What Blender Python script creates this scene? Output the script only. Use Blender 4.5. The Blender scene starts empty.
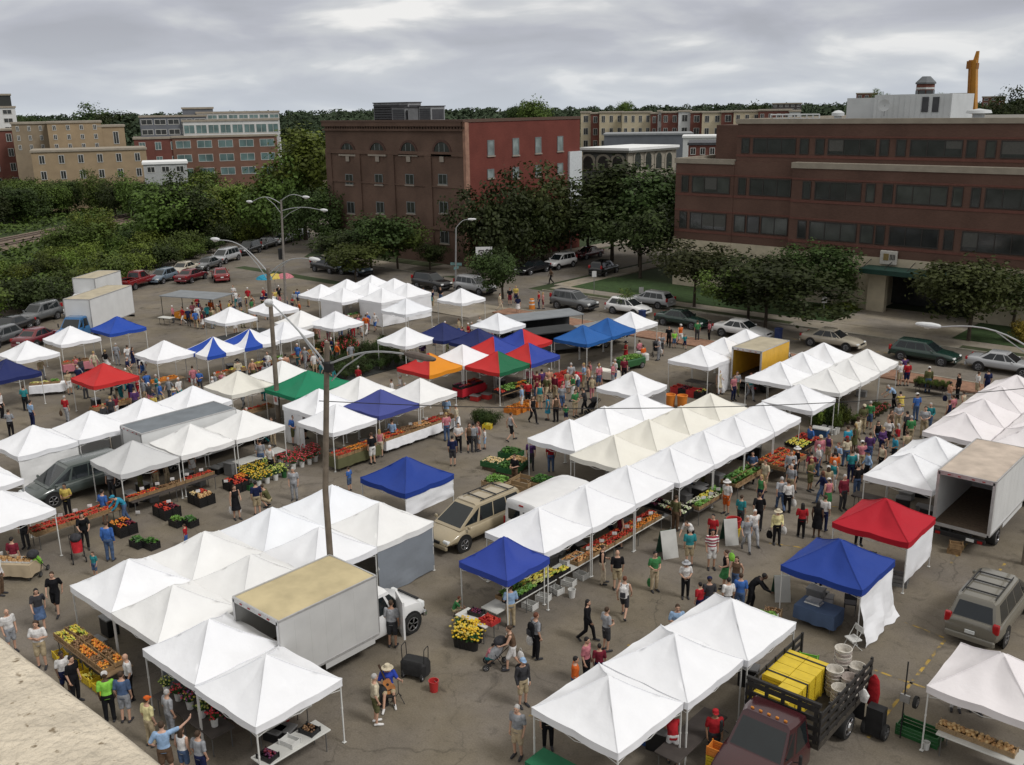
import bpy, math, random
from mathutils import Vector, Matrix, noise as mnoise
R = math.radians
rnd = random.Random(11)
scene = bpy.context.scene
col = scene.collection

# ---------------------------------------------------------------- survey
# World axes follow the market grid: X runs along the far street, Y runs from
# the parking deck towards it.  The photographer stands at (0, 0, CAM_H).
CAM_H, PITCH, ROLL, FPX, YAW = 18.42, R(15.88), R(.885), 965.0, R(41.5)

def ray(px, py):
    a, b = px - 512, py - 382.5
    X = (a * math.cos(ROLL) - b * math.sin(ROLL)) / FPX
    Yc = (a * math.sin(ROLL) + b * math.cos(ROLL)) / FPX
    dy = math.cos(PITCH) - Yc * math.sin(PITCH)
    dz = -math.sin(PITCH) - Yc * math.cos(PITCH)
    return (X * math.cos(YAW) - dy * math.sin(YAW), X * math.sin(YAW) + dy * math.cos(YAW), dz)

def at(px, py, z=0.0):
    """surveyed point at height z"""
    d = ray(px, py); k = (z - CAM_H) / d[2]
    return Vector((d[0] * k, d[1] * k, z))

def at_y(px, py, y):
    d = ray(px, py); k = y / d[1]
    return Vector((d[0] * k, y, CAM_H + d[2] * k))

def at_x(px, py, x):
    d = ray(px, py); k = x / d[0]
    return Vector((x, d[1] * k, CAM_H + d[2] * k))

def at_d(px, py, dist):
    d = ray(px, py); k = dist / math.hypot(d[0], d[1])
    return Vector((d[0] * k, d[1] * k, CAM_H + d[2] * k))

AWAY, RIGHT, LEFT, TOWARD = 131.5, 41.5, 221.5, 311.5

# ---------------------------------------------------------------- materials
_mats = {}
def mat(name, color, rough=.7, var=.12, scale=6.0, bump=0.0, bscale=None, metal=0.0, spec=.4, trans=0.0, coat=0.0, detail=4.0):
    if name in _mats: return _mats[name]
    m = bpy.data.materials.new(name); m.use_nodes = True
    nt = m.node_tree; N = nt.nodes; L = nt.links
    b = N['Principled BSDF']
    b.inputs['Roughness'].default_value = rough
    b.inputs['Metallic'].default_value = metal
    b.inputs['Specular IOR Level'].default_value = spec
    if coat:
        b.inputs['Coat Weight'].default_value = coat; b.inputs['Coat Roughness'].default_value = .08
    tc = N.new('ShaderNodeTexCoord'); oi = N.new('ShaderNodeObjectInfo')
    ad = N.new('ShaderNodeVectorMath'); ad.operation = 'ADD'
    sc = N.new('ShaderNodeVectorMath'); sc.operation = 'SCALE'; sc.inputs[3].default_value = 37.0
    cx = N.new('ShaderNodeCombineXYZ')
    L.new(oi.outputs['Random'], cx.inputs[0]); L.new(oi.outputs['Random'], cx.inputs[1])
    L.new(cx.outputs[0], sc.inputs[0])
    L.new(tc.outputs['Object'], ad.inputs[0]); L.new(sc.outputs[0], ad.inputs[1])
    nz = N.new('ShaderNodeTexNoise'); nz.inputs['Scale'].default_value = scale; nz.inputs['Detail'].default_value = detail
    L.new(ad.outputs[0], nz.inputs['Vector'])
    mx = N.new('ShaderNodeMix'); mx.data_type = 'RGBA'
    mr = N.new('ShaderNodeMapRange'); mr.inputs[1].default_value = .3; mr.inputs[2].default_value = .7
    L.new(nz.outputs['Fac'], mr.inputs[0]); L.new(mr.outputs[0], mx.inputs[0])
    c = list(color)[:3]
    mx.inputs[6].default_value = [x * (1 - var) for x in c] + [1]
    mx.inputs[7].default_value = [min(1, x * (1 + var)) for x in c] + [1]
    L.new(mx.outputs[2], b.inputs['Base Color'])
    if bump:
        nb = N.new('ShaderNodeTexNoise'); nb.inputs['Scale'].default_value = bscale or scale * 3; nb.inputs['Detail'].default_value = 3
        L.new(ad.outputs[0], nb.inputs['Vector'])
        bp = N.new('ShaderNodeBump'); bp.inputs['Strength'].default_value = min(1, bump); bp.inputs['Distance'].default_value = .03
        L.new(nb.outputs['Fac'], bp.inputs['Height']); L.new(bp.outputs[0], b.inputs['Normal'])
    if trans:
        tr = N.new('ShaderNodeBsdfTranslucent'); L.new(mx.outputs[2], tr.inputs['Color'])
        ms = N.new('ShaderNodeMixShader'); ms.inputs[0].default_value = trans
        out = N['Material Output']
        L.new(b.outputs[0], ms.inputs[1]); L.new(tr.outputs[0], ms.inputs[2]); L.new(ms.outputs[0], out.inputs[0])
    _mats[name] = m
    return m

def brick_mat(name, c1, c2, mortar, scale=1.0, vert='Y', bw=.22, bh=.075, patch=.25):
    """brick courses in object space; vert = horizontal axis of the wall"""
    m = bpy.data.materials.new(name); m.use_nodes = True
    nt = m.node_tree; N = nt.nodes; L = nt.links; b = N['Principled BSDF']; b.inputs['Roughness'].default_value = .85
    b.inputs['Specular IOR Level'].default_value = .2
    tc = N.new('ShaderNodeTexCoord'); sp = N.new('ShaderNodeSeparateXYZ'); L.new(tc.outputs['Object'], sp.inputs[0])
    sm = N.new('ShaderNodeMath'); sm.operation = 'ADD'; L.new(sp.outputs[0], sm.inputs[0]); L.new(sp.outputs[1], sm.inputs[1])
    cb = N.new('ShaderNodeCombineXYZ'); L.new(sm.outputs[0], cb.inputs[0]); L.new(sp.outputs[2], cb.inputs[1])
    br = N.new('ShaderNodeTexBrick'); L.new(cb.outputs[0], br.inputs['Vector'])
    br.inputs['Scale'].default_value = scale; br.inputs['Brick Width'].default_value = bw; br.inputs['Row Height'].default_value = bh
    br.inputs['Mortar Size'].default_value = .012
    br.inputs['Color1'].default_value = (*c1, 1); br.inputs['Color2'].default_value = (*c2, 1); br.inputs['Mortar'].default_value = (*mortar, 1)
    nz = N.new('ShaderNodeTexNoise'); nz.inputs['Scale'].default_value = .35; nz.inputs['Detail'].default_value = 6
    L.new(tc.outputs['Object'], nz.inputs['Vector'])
    mr = N.new('ShaderNodeMapRange'); mr.inputs[1].default_value = .3; mr.inputs[2].default_value = .7
    mr.inputs[3].default_value = 1 - patch; mr.inputs[4].default_value = 1 + patch * .6
    L.new(nz.outputs['Fac'], mr.inputs[0])
    mu = N.new('ShaderNodeMix'); mu.data_type = 'RGBA'; mu.blend_type = 'MULTIPLY'; mu.inputs[0].default_value = 1
    L.new(br.outputs['Color'], mu.inputs[6]); L.new(mr.outputs[0], mu.inputs[7]); L.new(mu.outputs[2], b.inputs['Base Color'])
    return m

# ---------------------------------------------------------------- mesh builder
class MB:
    def __init__(s): s.v = []; s.f = []; s.m = []
    def face(s, pts, m=0):
        n = len(s.v); s.v += [tuple(p) for p in pts]; s.f.append(tuple(range(n, n + len(pts)))); s.m.append(m)
    def box(s, c, d, m=0, rz=0.0, taper=1.0):
        hx, hy, hz = d[0] / 2, d[1] / 2, d[2] / 2; n = len(s.v); cr, sr = math.cos(rz), math.sin(rz)
        for z, k in ((-hz, 1), (hz, taper)):
            for x, y in ((-hx, -hy), (hx, -hy), (hx, hy), (-hx, hy)):
                x *= k; y *= k
                s.v.append((c[0] + x * cr - y * sr, c[1] + x * sr + y * cr, c[2] + z))
        for f in ((3, 2, 1, 0), (4, 5, 6, 7), (0, 1, 5, 4), (1, 2, 6, 5), (2, 3, 7, 6), (3, 0, 4, 7)):
            s.f.append(tuple(n + i for i in f)); s.m.append(m)
        return s
    def bb(s, a, b, m=0):
        return s.box([(a[i] + b[i]) / 2 for i in range(3)], [abs(b[i] - a[i]) for i in range(3)], m)
    def rbox(s, c, d, r=.03, m=0, rz=0.0):
        """box with chamfered vertical and top edges"""
        hx, hy, hz = d[0] / 2, d[1] / 2, d[2] / 2; cr, sr = math.cos(rz), math.sin(rz)
        def ring(ix, z, rr):
            P = []
            X, Y = hx - ix, hy - ix
            for sx, sy, first in ((1, -1, 0), (1, 1, 1), (-1, 1, 0), (-1, -1, 1)):
                a = (sx * X, sy * (Y - rr)); b_ = (sx * (X - rr), sy * Y)
                P += [b_, a] if first == 0 else [a, b_]
            return [(c[0] + x * cr - y * sr, c[1] + x * sr + y * cr, c[2] + z) for x, y in P]
        rings = [ring(0, -hz, r), ring(0, hz - r, r), ring(r * .7, hz, r * .6)]
        s.loft(rings, m, True, True); return s
    def loft(s, rings, m=0, cap0=True, cap1=True, closed=True):
        n0 = len(s.v); k = len(rings[0])
        for r in rings: s.v += [tuple(p) for p in r]
        for i in range(len(rings) - 1):
            for j in range(k if closed else k - 1):
                a = n0 + i * k + j; b = n0 + i * k + (j + 1) % k
                s.f.append((a, b, b + k, a + k)); s.m.append(m)
        if cap0: s.f.append(tuple(n0 + j for j in reversed(range(k)))); s.m.append(m)
        if cap1: s.f.append(tuple(n0 + (len(rings) - 1) * k + j for j in range(k))); s.m.append(m)
        return s
    def tube(s, p, q, r1, r2=None, n=8, m=0, cap=True):
        p, q = Vector(p), Vector(q); r2 = r1 if r2 is None else r2
        d = (q - p)
        if d.length < 1e-6: return s
        d.normalize(); a = d.orthogonal().normalized(); b = d.cross(a)
        rings = []
        for c, r in ((p, r1), (q, r2)):
            rings.append([c + a * math.cos(2 * math.pi * i / n) * r + b * math.sin(2 * math.pi * i / n) * r for i in range(n)])
        return s.loft(rings, m, cap, cap)
    def path(s, pts, r, n=6, m=0, r2=None):
        pts = [Vector(p) for p in pts]; rings = []; up = None; r2 = r if r2 is None else r2
        for i, p in enumerate(pts):
            d = (pts[min(i + 1, len(pts) - 1)] - pts[max(i - 1, 0)]).normalized()
            if up is None: up = d.orthogonal().normalized()
            up = (up - d * up.dot(d)).normalized(); b = d.cross(up)
            rr = r + (r2 - r) * i / (len(pts) - 1)
            rings.append([p + up * math.cos(2 * math.pi * k / n) * rr + b * math.sin(2 * math.pi * k / n) * rr for k in range(n)])
        return s.loft(rings, m)
    def lathe(s, c, prof, n=14, m=0, cap0=True, cap1=True):
        return s.loft([[(c[0] + r * math.cos(2 * math.pi * i / n), c[1] + r * math.sin(2 * math.pi * i / n), c[2] + z) for i in range(n)] for r, z in prof], m, cap0, cap1)
    def ell(s, c, r, nu=10, nv=6, m=0):
        if not hasattr(r, '__len__'): r = (r, r, r)
        rings = []
        for j in range(nv + 1):
            th = math.pi * (j / nv * .96 + .02) - math.pi / 2
            rings.append([(c[0] + r[0] * math.cos(th) * math.cos(2 * math.pi * i / nu), c[1] + r[1] * math.cos(th) * math.sin(2 * math.pi * i / nu), c[2] + r[2] * math.sin(th)) for i in range(nu)])
        return s.loft(rings, m)
    def prism(s, poly, z0, z1, m=0):
        return s.loft([[(x, y, z0) for x, y in poly], [(x, y, z1) for x, y in poly]], m)
    def mesh(s, name, nm=1, smooth=False, sharp=35):
        me = bpy.data.meshes.new(name); me.from_pydata(s.v, [], s.f)
        for i in range(nm): me.materials.append(None)
        me.polygons.foreach_set('material_index', s.m)
        if smooth:
            me.polygons.foreach_set('use_smooth', [True] * len(s.f)); me.update()
            try: me.set_sharp_from_angle(angle=R(sharp))
            except Exception: pass
        me.update(); return me
    def build(s, name, mats, parent=None, smooth=False, sharp=35, loc=None, rz=0.0):
        if not isinstance(mats, (list, tuple)): mats = [mats]
        me = s.mesh(name, 0, smooth, sharp)
        for m in mats: me.materials.append(m)
        return link(name, me, parent, loc, rz)

def link(name, me, parent=None, loc=None, rz=0.0, mats=None):
    o = bpy.data.objects.new(name, me); col.objects.link(o)
    if parent is not None: o.parent = parent
    if loc is not None: o.location = loc
    if rz: o.rotation_euler = (0, 0, rz)
    if mats:
        for i, m in enumerate(mats):
            o.material_slots[i].link = 'OBJECT'; o.material_slots[i].material = m
    return o

def tag(o, label=None, cat=None, group=None, kind=None):
    if label: o['label'] = label
    if cat: o['category'] = cat
    if group: o['group'] = group
    if kind: o['kind'] = kind
    return o

def thing(name, label, cat, loc=(0, 0, 0), rz=0.0, group=None):
    o = bpy.data.objects.new(name, None); col.objects.link(o); o.empty_display_size = .2
    o.location = loc; o.rotation_euler = (0, 0, rz)
    return tag(o, label, cat, group)

def kids(o): return [c for c in bpy.data.objects if c.parent is o]
def copy_tree(o, label=None, loc=None, rz=None, group=None, children=None):
    """copy of a thing with copies of its parts and sub-parts"""
    c = o.copy(); col.objects.link(c)
    if label: c['label'] = label
    if group: c['group'] = group
    if loc is not None: c.location = loc
    if rz is not None: c.rotation_euler = (0, 0, rz)
    for ch in o.children:
        d = ch.copy(); col.objects.link(d); d.parent = c
        for g in ch.children:
            e = g.copy(); col.objects.link(e); e.parent = d
    return c

def struct(o): o['kind'] = 'structure'; return o
ORD = ['first', 'second', 'third', 'fourth', 'fifth', 'sixth', 'seventh', 'eighth', 'ninth', 'tenth', 'eleventh', 'twelfth']

def nth(i):
    o = ORD + ['thirteenth', 'fourteenth', 'fifteenth', 'sixteenth', 'seventeenth', 'eighteenth', 'nineteenth', 'twentieth']
    if i < 20: return o[i]
    return 'twenty-' + ORD[i - 20] if i < 29 else 'thirtieth' if i == 29 else 'thirty-' + ORD[i - 30]
# ---------------------------------------------------------------- camera, sky, sun
cam = bpy.data.cameras.new('camera'); cam.sensor_width = 36; cam.lens = 36 * FPX / 1024; cam.clip_end = 9000; cam.clip_start = .05
co = bpy.data.objects.new('camera', cam); col.objects.link(co); scene.camera = co
co.matrix_world = Matrix.Translation((0, 0, CAM_H)) @ Matrix.Rotation(YAW, 4, 'Z') @ Matrix.Rotation(R(90) - PITCH, 4, 'X') @ Matrix.Rotation(-ROLL, 4, 'Z')
scene.view_settings.view_transform = 'Standard'; scene.view_settings.look = 'None'; scene.view_settings.exposure = 0
SUN_EL, SUN_AZ = R(50), R(8)      # azimuth measured from +X
sun = bpy.data.lights.new('sun', 'SUN'); sun.energy = 1.7; sun.angle = R(14); sun.color = (1, .98, .955)
so = bpy.data.objects.new('sun', sun); col.objects.link(so); so.location = (0, 0, 60)
d = Vector((math.cos(SUN_EL) * math.cos(SUN_AZ), math.cos(SUN_EL) * math.sin(SUN_AZ), math.sin(SUN_EL)))
so.rotation_euler = d.to_track_quat('Z', 'Y').to_euler()
w = bpy.data.worlds.new('World'); scene.world = w; w.use_nodes = True
N = w.node_tree.nodes; L = w.node_tree.links
bg = N['Background']; bg.inputs[1].default_value = .1
sky = N.new('ShaderNodeTexSky'); sky.sky_type = 'NISHITA'; sky.sun_disc = False; sky.sun_elevation = SUN_EL; sky.sun_rotation = R(90) - SUN_AZ
sky.dust_density = 2.0
tc = N.new('ShaderNodeTexCoord'); sp = N.new('ShaderNodeSeparateXYZ'); L.new(tc.outputs['Generated'], sp.inputs[0])
def math_(op, a, b=None, c=None):
    n = N.new('ShaderNodeMath'); n.operation = op
    for i, v in enumerate((a, b, c)):
        if v is None: continue
        if isinstance(v, (int, float)): n.inputs[i].default_value = v
        else: L.new(v, n.inputs[i])
    return n.outputs[0]
zz = math_('MAXIMUM', sp.outputs[2], 0.0)
den = math_('ADD', zz, .24)
# view aligned axes so the cloud bands lie along the horizon of this part of the sky
uu = math_('ADD', math_('MULTIPLY', sp.outputs[0], math.cos(YAW)), math_('MULTIPLY', sp.outputs[1], math.sin(YAW)))
vv = math_('SUBTRACT', math_('MULTIPLY', sp.outputs[1], math.cos(YAW)), math_('MULTIPLY', sp.outputs[0], math.sin(YAW)))
cxy = N.new('ShaderNodeCombineXYZ'); L.new(math_('DIVIDE', uu, den), cxy.inputs[0]); L.new(math_('DIVIDE', vv, den), cxy.inputs[1])
cxy.inputs[2].default_value = 3.7
n1 = N.new('ShaderNodeTexNoise'); n1.inputs['Scale'].default_value = 1.75; n1.inputs['Detail'].default_value = 7; n1.inputs['Roughness'].default_value = .47; n1.inputs['Distortion'].default_value = .35
L.new(cxy.outputs[0], n1.inputs['Vector'])
cr = N.new('ShaderNodeValToRGB'); L.new(n1.outputs['Fac'], cr.inputs[0])
e = cr.color_ramp.elements
e[0].position = .36; e[0].color = (.45, .47, .54, 1)
e[1].position = .63; e[1].color = (1.06, 1.05, 1.04, 1)
x = e.new(.46); x.color = (.53, .55, .63, 1)
x = e.new(.56); x.color = (.70, .72, .76, 1)
# overcast dome: brighter towards the zenith
gr = N.new('ShaderNodeMapRange'); L.new(zz, gr.inputs[0]); gr.inputs[1].default_value = .02; gr.inputs[2].default_value = .75; gr.inputs[3].default_value = 8.6; gr.inputs[4].default_value = 8.8
hz = N.new('ShaderNodeMix'); hz.data_type = 'RGBA'; hr = N.new('ShaderNodeMapRange'); L.new(zz, hr.inputs[0]); hr.inputs[1].default_value = .0; hr.inputs[2].default_value = .075; hr.inputs[3].default_value = .75; hr.inputs[4].default_value = 0.0; L.new(hr.outputs[0], hz.inputs[0]); L.new(cr.outputs[0], hz.inputs[6]); hz.inputs[7].default_value = (.72, .78, .85, 1)
wm = N.new('ShaderNodeMix'); wm.data_type = 'RGBA'; L.new(math_('MULTIPLY', zz, 1.15), wm.inputs[0]); L.new(hz.outputs[2], wm.inputs[6]); wm.inputs[7].default_value = (.92, .88, .8, 1)
vs = N.new('ShaderNodeVectorMath'); vs.operation = 'SCALE'; L.new(wm.outputs[2], vs.inputs[0]); L.new(gr.outputs[0], vs.inputs[3])
mx = N.new('ShaderNodeMix'); mx.data_type = 'RGBA'; mx.inputs[0].default_value = .93
L.new(sky.outputs[0], mx.inputs[6]); L.new(vs.outputs[0], mx.inputs[7]); L.new(mx.outputs[2], bg.inputs[0])
# ---------------------------------------------------------------- people
V = Vector
def joints(pose):
    J = dict(pel=V((0, 0, .95)), wai=V((0, 0, 1.12)), che=V((0, .01, 1.32)), shc=V((0, 0, 1.44)), nec=V((0, .005, 1.5)), hed=V((0, .03, 1.64)))
    for s, k in ((-1, 'l'), (1, 'r')):
        J[k + 'sh'] = V((s * .185, 0, 1.42)); J[k + 'el'] = V((s * .235, -.03, 1.14)); J[k + 'wr'] = V((s * .225, .06, .89)); J[k + 'ha'] = V((s * .215, .1, .79))
        J[k + 'hi'] = V((s * .09, 0, .92)); J[k + 'kn'] = V((s * .105, .02, .5)); J[k + 'an'] = V((s * .11, -.02, .08)); J[k + 'to'] = V((s * .13, .17, .035))
    def arm(k, el, wr, ha): J[k + 'el'], J[k + 'wr'], J[k + 'ha'] = V(el), V(wr), V(ha)
    def leg(k, kn, an, to): J[k + 'kn'], J[k + 'an'], J[k + 'to'] = V(kn), V(an), V(to)
    if pose == 'walk':
        leg('l', (-.1, .2, .52), (-.1, .27, .1), (-.1, .46, .07)); leg('r', (.1, -.02, .5), (.1, -.34, .16), (.11, -.22, .035))
        arm('l', (-.25, -.14, 1.16), (-.24, -.12, .92), (-.23, -.1, .82)); arm('r', (.25, .06, 1.16), (.23, .22, .95), (.21, .27, .86))
    elif pose == 'hold':
        arm('l', (-.25, -.02, 1.15), (-.12, .24, 1.12), (-.05, .3, 1.13)); arm('r', (.25, -.02, 1.15), (.13, .22, 1.07), (.05, .29, 1.08))
    elif pose == 'crossed':
        arm('l', (-.27, .03, 1.16), (-.02, .2, 1.17), (.08, .17, 1.2)); arm('r', (.27, .03, 1.16), (.02, .17, 1.13), (-.08, .17, 1.12))
    elif pose == 'reach':
        arm('r', (.46, .05, 1.5), (.68, .1, 1.68), (.74, .12, 1.76)); arm('l', (-.33, -.06, 1.18), (-.2, .07, 1.0), (-.15, .09, .96))
        leg('r', (.12, .04, .5), (.16, .04, .08), (.2, .22, .035))
    elif pose == 'bag':
        arm('r', (.24, -.02, 1.13), (.26, .02, .88), (.26, .03, .78)); arm('l', (-.25, -.02, 1.15), (-.2, .22, 1.06), (-.16, .3, 1.08))
        leg('l', (-.1, .09, .51), (-.11, .1, .08), (-.13, .28, .035))
    elif pose == 'bend':
        J['wai'] = V((0, .05, 1.1)); J['che'] = V((0, .2, 1.24)); J['shc'] = V((0, .29, 1.3)); J['nec'] = V((0, .35, 1.34)); J['hed'] = V((0, .45, 1.43))
        for s, k in ((-1, 'l'), (1, 'r')): J[k + 'sh'] = V((s * .18, .28, 1.28))
        arm('l', (-.22, .42, 1.03), (-.16, .6, .86), (-.13, .66, .8)); arm('r', (.22, .44, 1.05), (.18, .66, .92), (.16, .74, .88))
        leg('l', (-.1, .1, .5), (-.1, .04, .08), (-.12, .22, .035)); leg('r', (.11, -.06, .5), (.12, -.22, .1), (.13, -.04, .035))
    elif pose == 'push':
        J['che'].y = .06; J['shc'].y = .09; J['nec'].y = .1; J['hed'].y = .13
        for s, k in ((-1, 'l'), (1, 'r')): J[k + 'sh'].y = .08
        arm('l', (-.25, .2, 1.18), (-.2, .42, 1.06), (-.17, .5, 1.04)); arm('r', (.25, .2, 1.18), (.2, .42, 1.06), (.17, .5, 1.04))
        leg('l', (-.1, .18, .52), (-.1, .2, .1), (-.1, .38, .05)); leg('r', (.1, -.04, .5), (.1, -.3, .14), (.11, -.16, .035))
    elif pose == 'sit':
        dz = -.44
        for k in ('pel', 'wai', 'che', 'shc', 'nec', 'hed', 'lsh', 'rsh', 'lhi', 'rhi'): J[k].z += dz
        leg('l', (-.14, .44, .52), (-.16, .46, .08), (-.18, .64, .035)); leg('r', (.14, .46, .5), (.2, .66, .08), (.24, .83, .05))
        arm('l', (-.3, .05, .74), (-.42, .3, .8), (-.44, .36, .84)); arm('r', (.29, .06, .72), (.12, .24, .66), (.03, .26, .65))
        J['hed'].y += .05; J['hed'].z -= .02
    elif pose == 'crouch':
        dz = -.55
        for k in ('pel', 'wai', 'che', 'shc', 'nec', 'hed', 'lsh', 'rsh', 'lhi', 'rhi'): J[k].z += dz
        for k, yy in (('wai', .06), ('che', .15), ('shc', .2), ('nec', .23), ('hed', .3), ('lsh', .2), ('rsh', .2)): J[k].y += yy
        leg('l', (-.15, .38, .52), (-.13, .1, .09), (-.14, .27, .035)); leg('r', (.15, .4, .5), (.13, .06, .1), (.14, .24, .035))
        arm('l', (-.24, .36, .68), (-.16, .55, .52), (-.12, .62, .48)); arm('r', (.24, .36, .68), (.16, .56, .55), (.12, .64, .52))
    return J

def ringd(c, d, rx, ry, n=14):
    d = V(d).normalized(); x = V((1, 0, 0)); x = (x - d * x.dot(d)).normalized(); y = d.cross(x)
    return [V(c) + x * math.cos(2 * math.pi * i / n) * rx + y * math.sin(2 * math.pi * i / n) * ry for i in range(n)]

def torso(mb, J, g=0.0, lo=True, top=True, fem=False):
    ax = [(J['wai'] - J['pel']), (J['che'] - J['pel']), (J['shc'] - J['wai']), (J['nec'] - J['che'])]
    r = []
    if lo: r.append(ringd(J['pel'] - ax[0].normalized() * .09, ax[0], .145 + g, .105 + g))
    r.append(ringd(J['pel'], ax[0], .168 + g, .12 + g)); r.append(ringd(J['wai'], ax[1], .14 + g - (.015 if fem else 0), .105 + g))
    r.append(ringd(J['che'], ax[2], .172 + g, .122 + g)); r.append(ringd(J['shc'] - ax[3].normalized() * .03, ax[3], .17 + g, .095 + g))
    r.append(ringd(J['shc'] + ax[3].normalized() * .02, ax[3], .115 + g, .07 + g))
    if top: r.append(ringd(J['nec'], ax[3], .062 + g, .06 + g))
    mb.loft(r)

def limb(mb, a, b, r1, r2):
    mb.tube(a, b, r1, r2, 10); mb.ell(a, r1, 10, 6); mb.ell(b, r2, 10, 6)

def remesh(mb, vox, name):
    me = mb.mesh(name + '_tmp'); o = bpy.data.objects.new('tmp', me); col.objects.link(o)
    m = o.modifiers.new('r', 'REMESH'); m.mode = 'VOXEL'; m.voxel_size = vox
    s = o.modifiers.new('s', 'SMOOTH'); s.factor = .5; s.iterations = 3
    dg = bpy.context.evaluated_depsgraph_get(); dg.update()
    out = bpy.data.meshes.new_from_object(o.evaluated_get(dg)); out.name = name
    bpy.data.objects.remove(o); bpy.data.meshes.remove(me)
    out.polygons.foreach_set('use_smooth', [True] * len(out.polygons))
    out.materials.clear()
    return out

_pm = {}
def person_mesh(pose, what):
    key = (pose, what)
    if key in _pm: return _pm[key]
    J = joints(pose); mb = MB()
    if what == 'body':
        torso(mb, J)
        limb(mb, J['nec'] - V((0, 0, .04)), J['hed'] - V((0, .02, .06)), .058, .054)
        h = J['hed']; mb.ell(h, (.076, .094, .115), 14, 10); mb.ell(h + V((0, .035, -.065)), (.055, .055, .055))   # skull and jaw
        mb.ell(h + V((0, .098, -.018)), (.016, .022, .024), 8, 5)
        for s in (-1, 1): mb.ell(h + V((s * .078, -.005, -.015)), (.014, .022, .032), 8, 5)
        for k in 'lr':
            limb(mb, J[k + 'sh'], J[k + 'el'], .058, .043); limb(mb, J[k + 'el'], J[k + 'wr'], .041, .028)
            d = (J[k + 'ha'] - J[k + 'wr']).normalized(); limb(mb, J[k + 'wr'], J[k + 'wr'] + d * .07, .028, .036)
            limb(mb, J[k + 'hi'], J[k + 'kn'], .088, .058); limb(mb, J[k + 'kn'], J[k + 'an'], .056, .038)
            a, t = J[k + 'an'], J[k + 'to']
            limb(mb, a - V((0, 0, .015)), t, .045, .042); mb.ell(a + (a - t).normalized() * .05 + V((0, 0, -.035)), (.042, .05, .042))
        me = remesh(mb, .017, 'body_' + pose)
        # shoes by nearest bone, hands get five fingers, face gets eyes and mouth
        import bmesh
        bm = bmesh.new(); bm.from_mesh(me)
        for f in bm.faces:
            c = f.calc_center_median(); f.material_index = 0
            for k in 'lr':
                a, t = J[k + 'an'], J[k + 'to']; dd = t - a; q = max(-.45, min(1.1, (c - a).dot(dd) / dd.dot(dd)))
                if (a + dd * q - c).length < .085 and c.z < a.z + .035: f.material_index = 1
        ex = MB()
        for k, s in (('l', -1), ('r', 1)):
            wv = J[k + 'wr']; d = (J[k + 'ha'] - wv).normalized(); side = d.cross(V((1, 0, 0))).normalized()
            if side.length < .1: side = V((0, 1, 0))
            pal = side.cross(d)
            for i, ln in enumerate((.07, .08, .076, .06)):
                b0 = wv + d * .085 + side * (.033 - i * .021); b1 = b0 + d * ln * .55 - pal * s * .008; b2 = b1 + d * ln * .4 - pal * s * .03
                ex.tube(b0, b1, .0105, .0095, 6); ex.tube(b1, b2, .0095, .008, 6)
            t0 = wv + d * .03 + side * .03; t1 = t0 + side * .035 + d * .03; ex.tube(t0, t1, .013, .011, 6); ex.tube(t1, t1 + d * .035 - pal * s * .01, .011, .009, 6)
        h = J['hed']
        for s in (-1, 1): ex.ell(h + V((s * .03, .086, .008)), (.013, .008, .008), 6, 4, m=2); ex.box(h + V((s * .03, .092, .028)), (.03, .01, .006), m=2)
        ex.box(h + V((0, .088, -.068)), (.042, .012, .01), m=3)
        for c in ex.v: pass
        n = [bm.verts.new(c) for c in ex.v]
        for f, mi in zip(ex.f, ex.m):
            try:
                ff = bm.faces.new([n[i] for i in f]); ff.material_index = mi; ff.smooth = True
            except ValueError: pass
        bm.to_mesh(me); bm.free()
        nm = 4
    elif what in ('shirt', 'longshirt', 'tank'):
        torso(mb, J, .016, True, False)
        for k in 'lr':
            if what == 'tank':
                limb(mb, J[k + 'sh'] * .7 + J['shc'] * .3, J[k + 'sh'], .06, .05); continue
            e = J[k + 'el'] * .8 + J[k + 'sh'] * .2
            limb(mb, J[k + 'sh'], e if what == 'shirt' else J[k + 'el'], .074, .064 if what == 'shirt' else .055)
            if what == 'longshirt': limb(mb, J[k + 'el'], J[k + 'wr'], .054, .043)
        me = remesh(mb, .02, what + '_' + pose); nm = 1
    elif what in ('shorts', 'trousers', 'skirt', 'dress'):
        if what == 'dress':
            torso(mb, J, .018, True, False)
            for k in 'lr': limb(mb, J[k + 'sh'] * .6 + J['shc'] * .4, J[k + 'sh'], .06, .062)
        up = (J['wai'] - J['pel']).normalized()
        mb.loft([ringd(J['pel'] - V((0, 0, .06)), up, .17, .135), ringd(J['pel'], up, .185, .14), ringd(J['pel'] + up * .08, up, .172, .13)])
        for k in 'lr':
            hi, kn, an = J[k + 'hi'], J[k + 'kn'], J[k + 'an']
            if what == 'shorts': limb(mb, hi, kn + (hi - kn) * .08, .108, .088)
            elif what == 'trousers': limb(mb, hi, kn, .105, .078); limb(mb, kn, an + (kn - an) * .02, .077, .06)
        if what in ('skirt', 'dress'):
            c = (J['lkn'] + J['rkn']) / 2
            mb.loft([ringd(J['pel'] + V((0, 0, .05)), (0, 0, 1), .165, .13), ringd((J['pel'] + c) / 2, (c - J['pel']) * -1, .21, .17), ringd(c, (J['pel'] - c), .235, .2 + abs(J['lkn'].y - J['rkn'].y) * .5)])
        me = remesh(mb, .02, what + '_' + pose); nm = 1
    elif what in ('short_hair', 'long_hair', 'bun_hair'):
        h = J['hed']; mb.ell(h + V((0, -.018, .03)), (.087, .098, .104), 14, 8)
        if what == 'long_hair': mb.loft([ringd(h + V((0, -.05, .03)), (0, 0, 1), .088, .06), ringd(h + V((0, -.07, -.1)), (0, 0, 1), .1, .05), ringd(h + V((0, -.085, -.26)), (0, .1, 1), .1, .035), ringd(h + V((0, -.08, -.32)), (0, .1, 1), .06, .02)])
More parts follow.
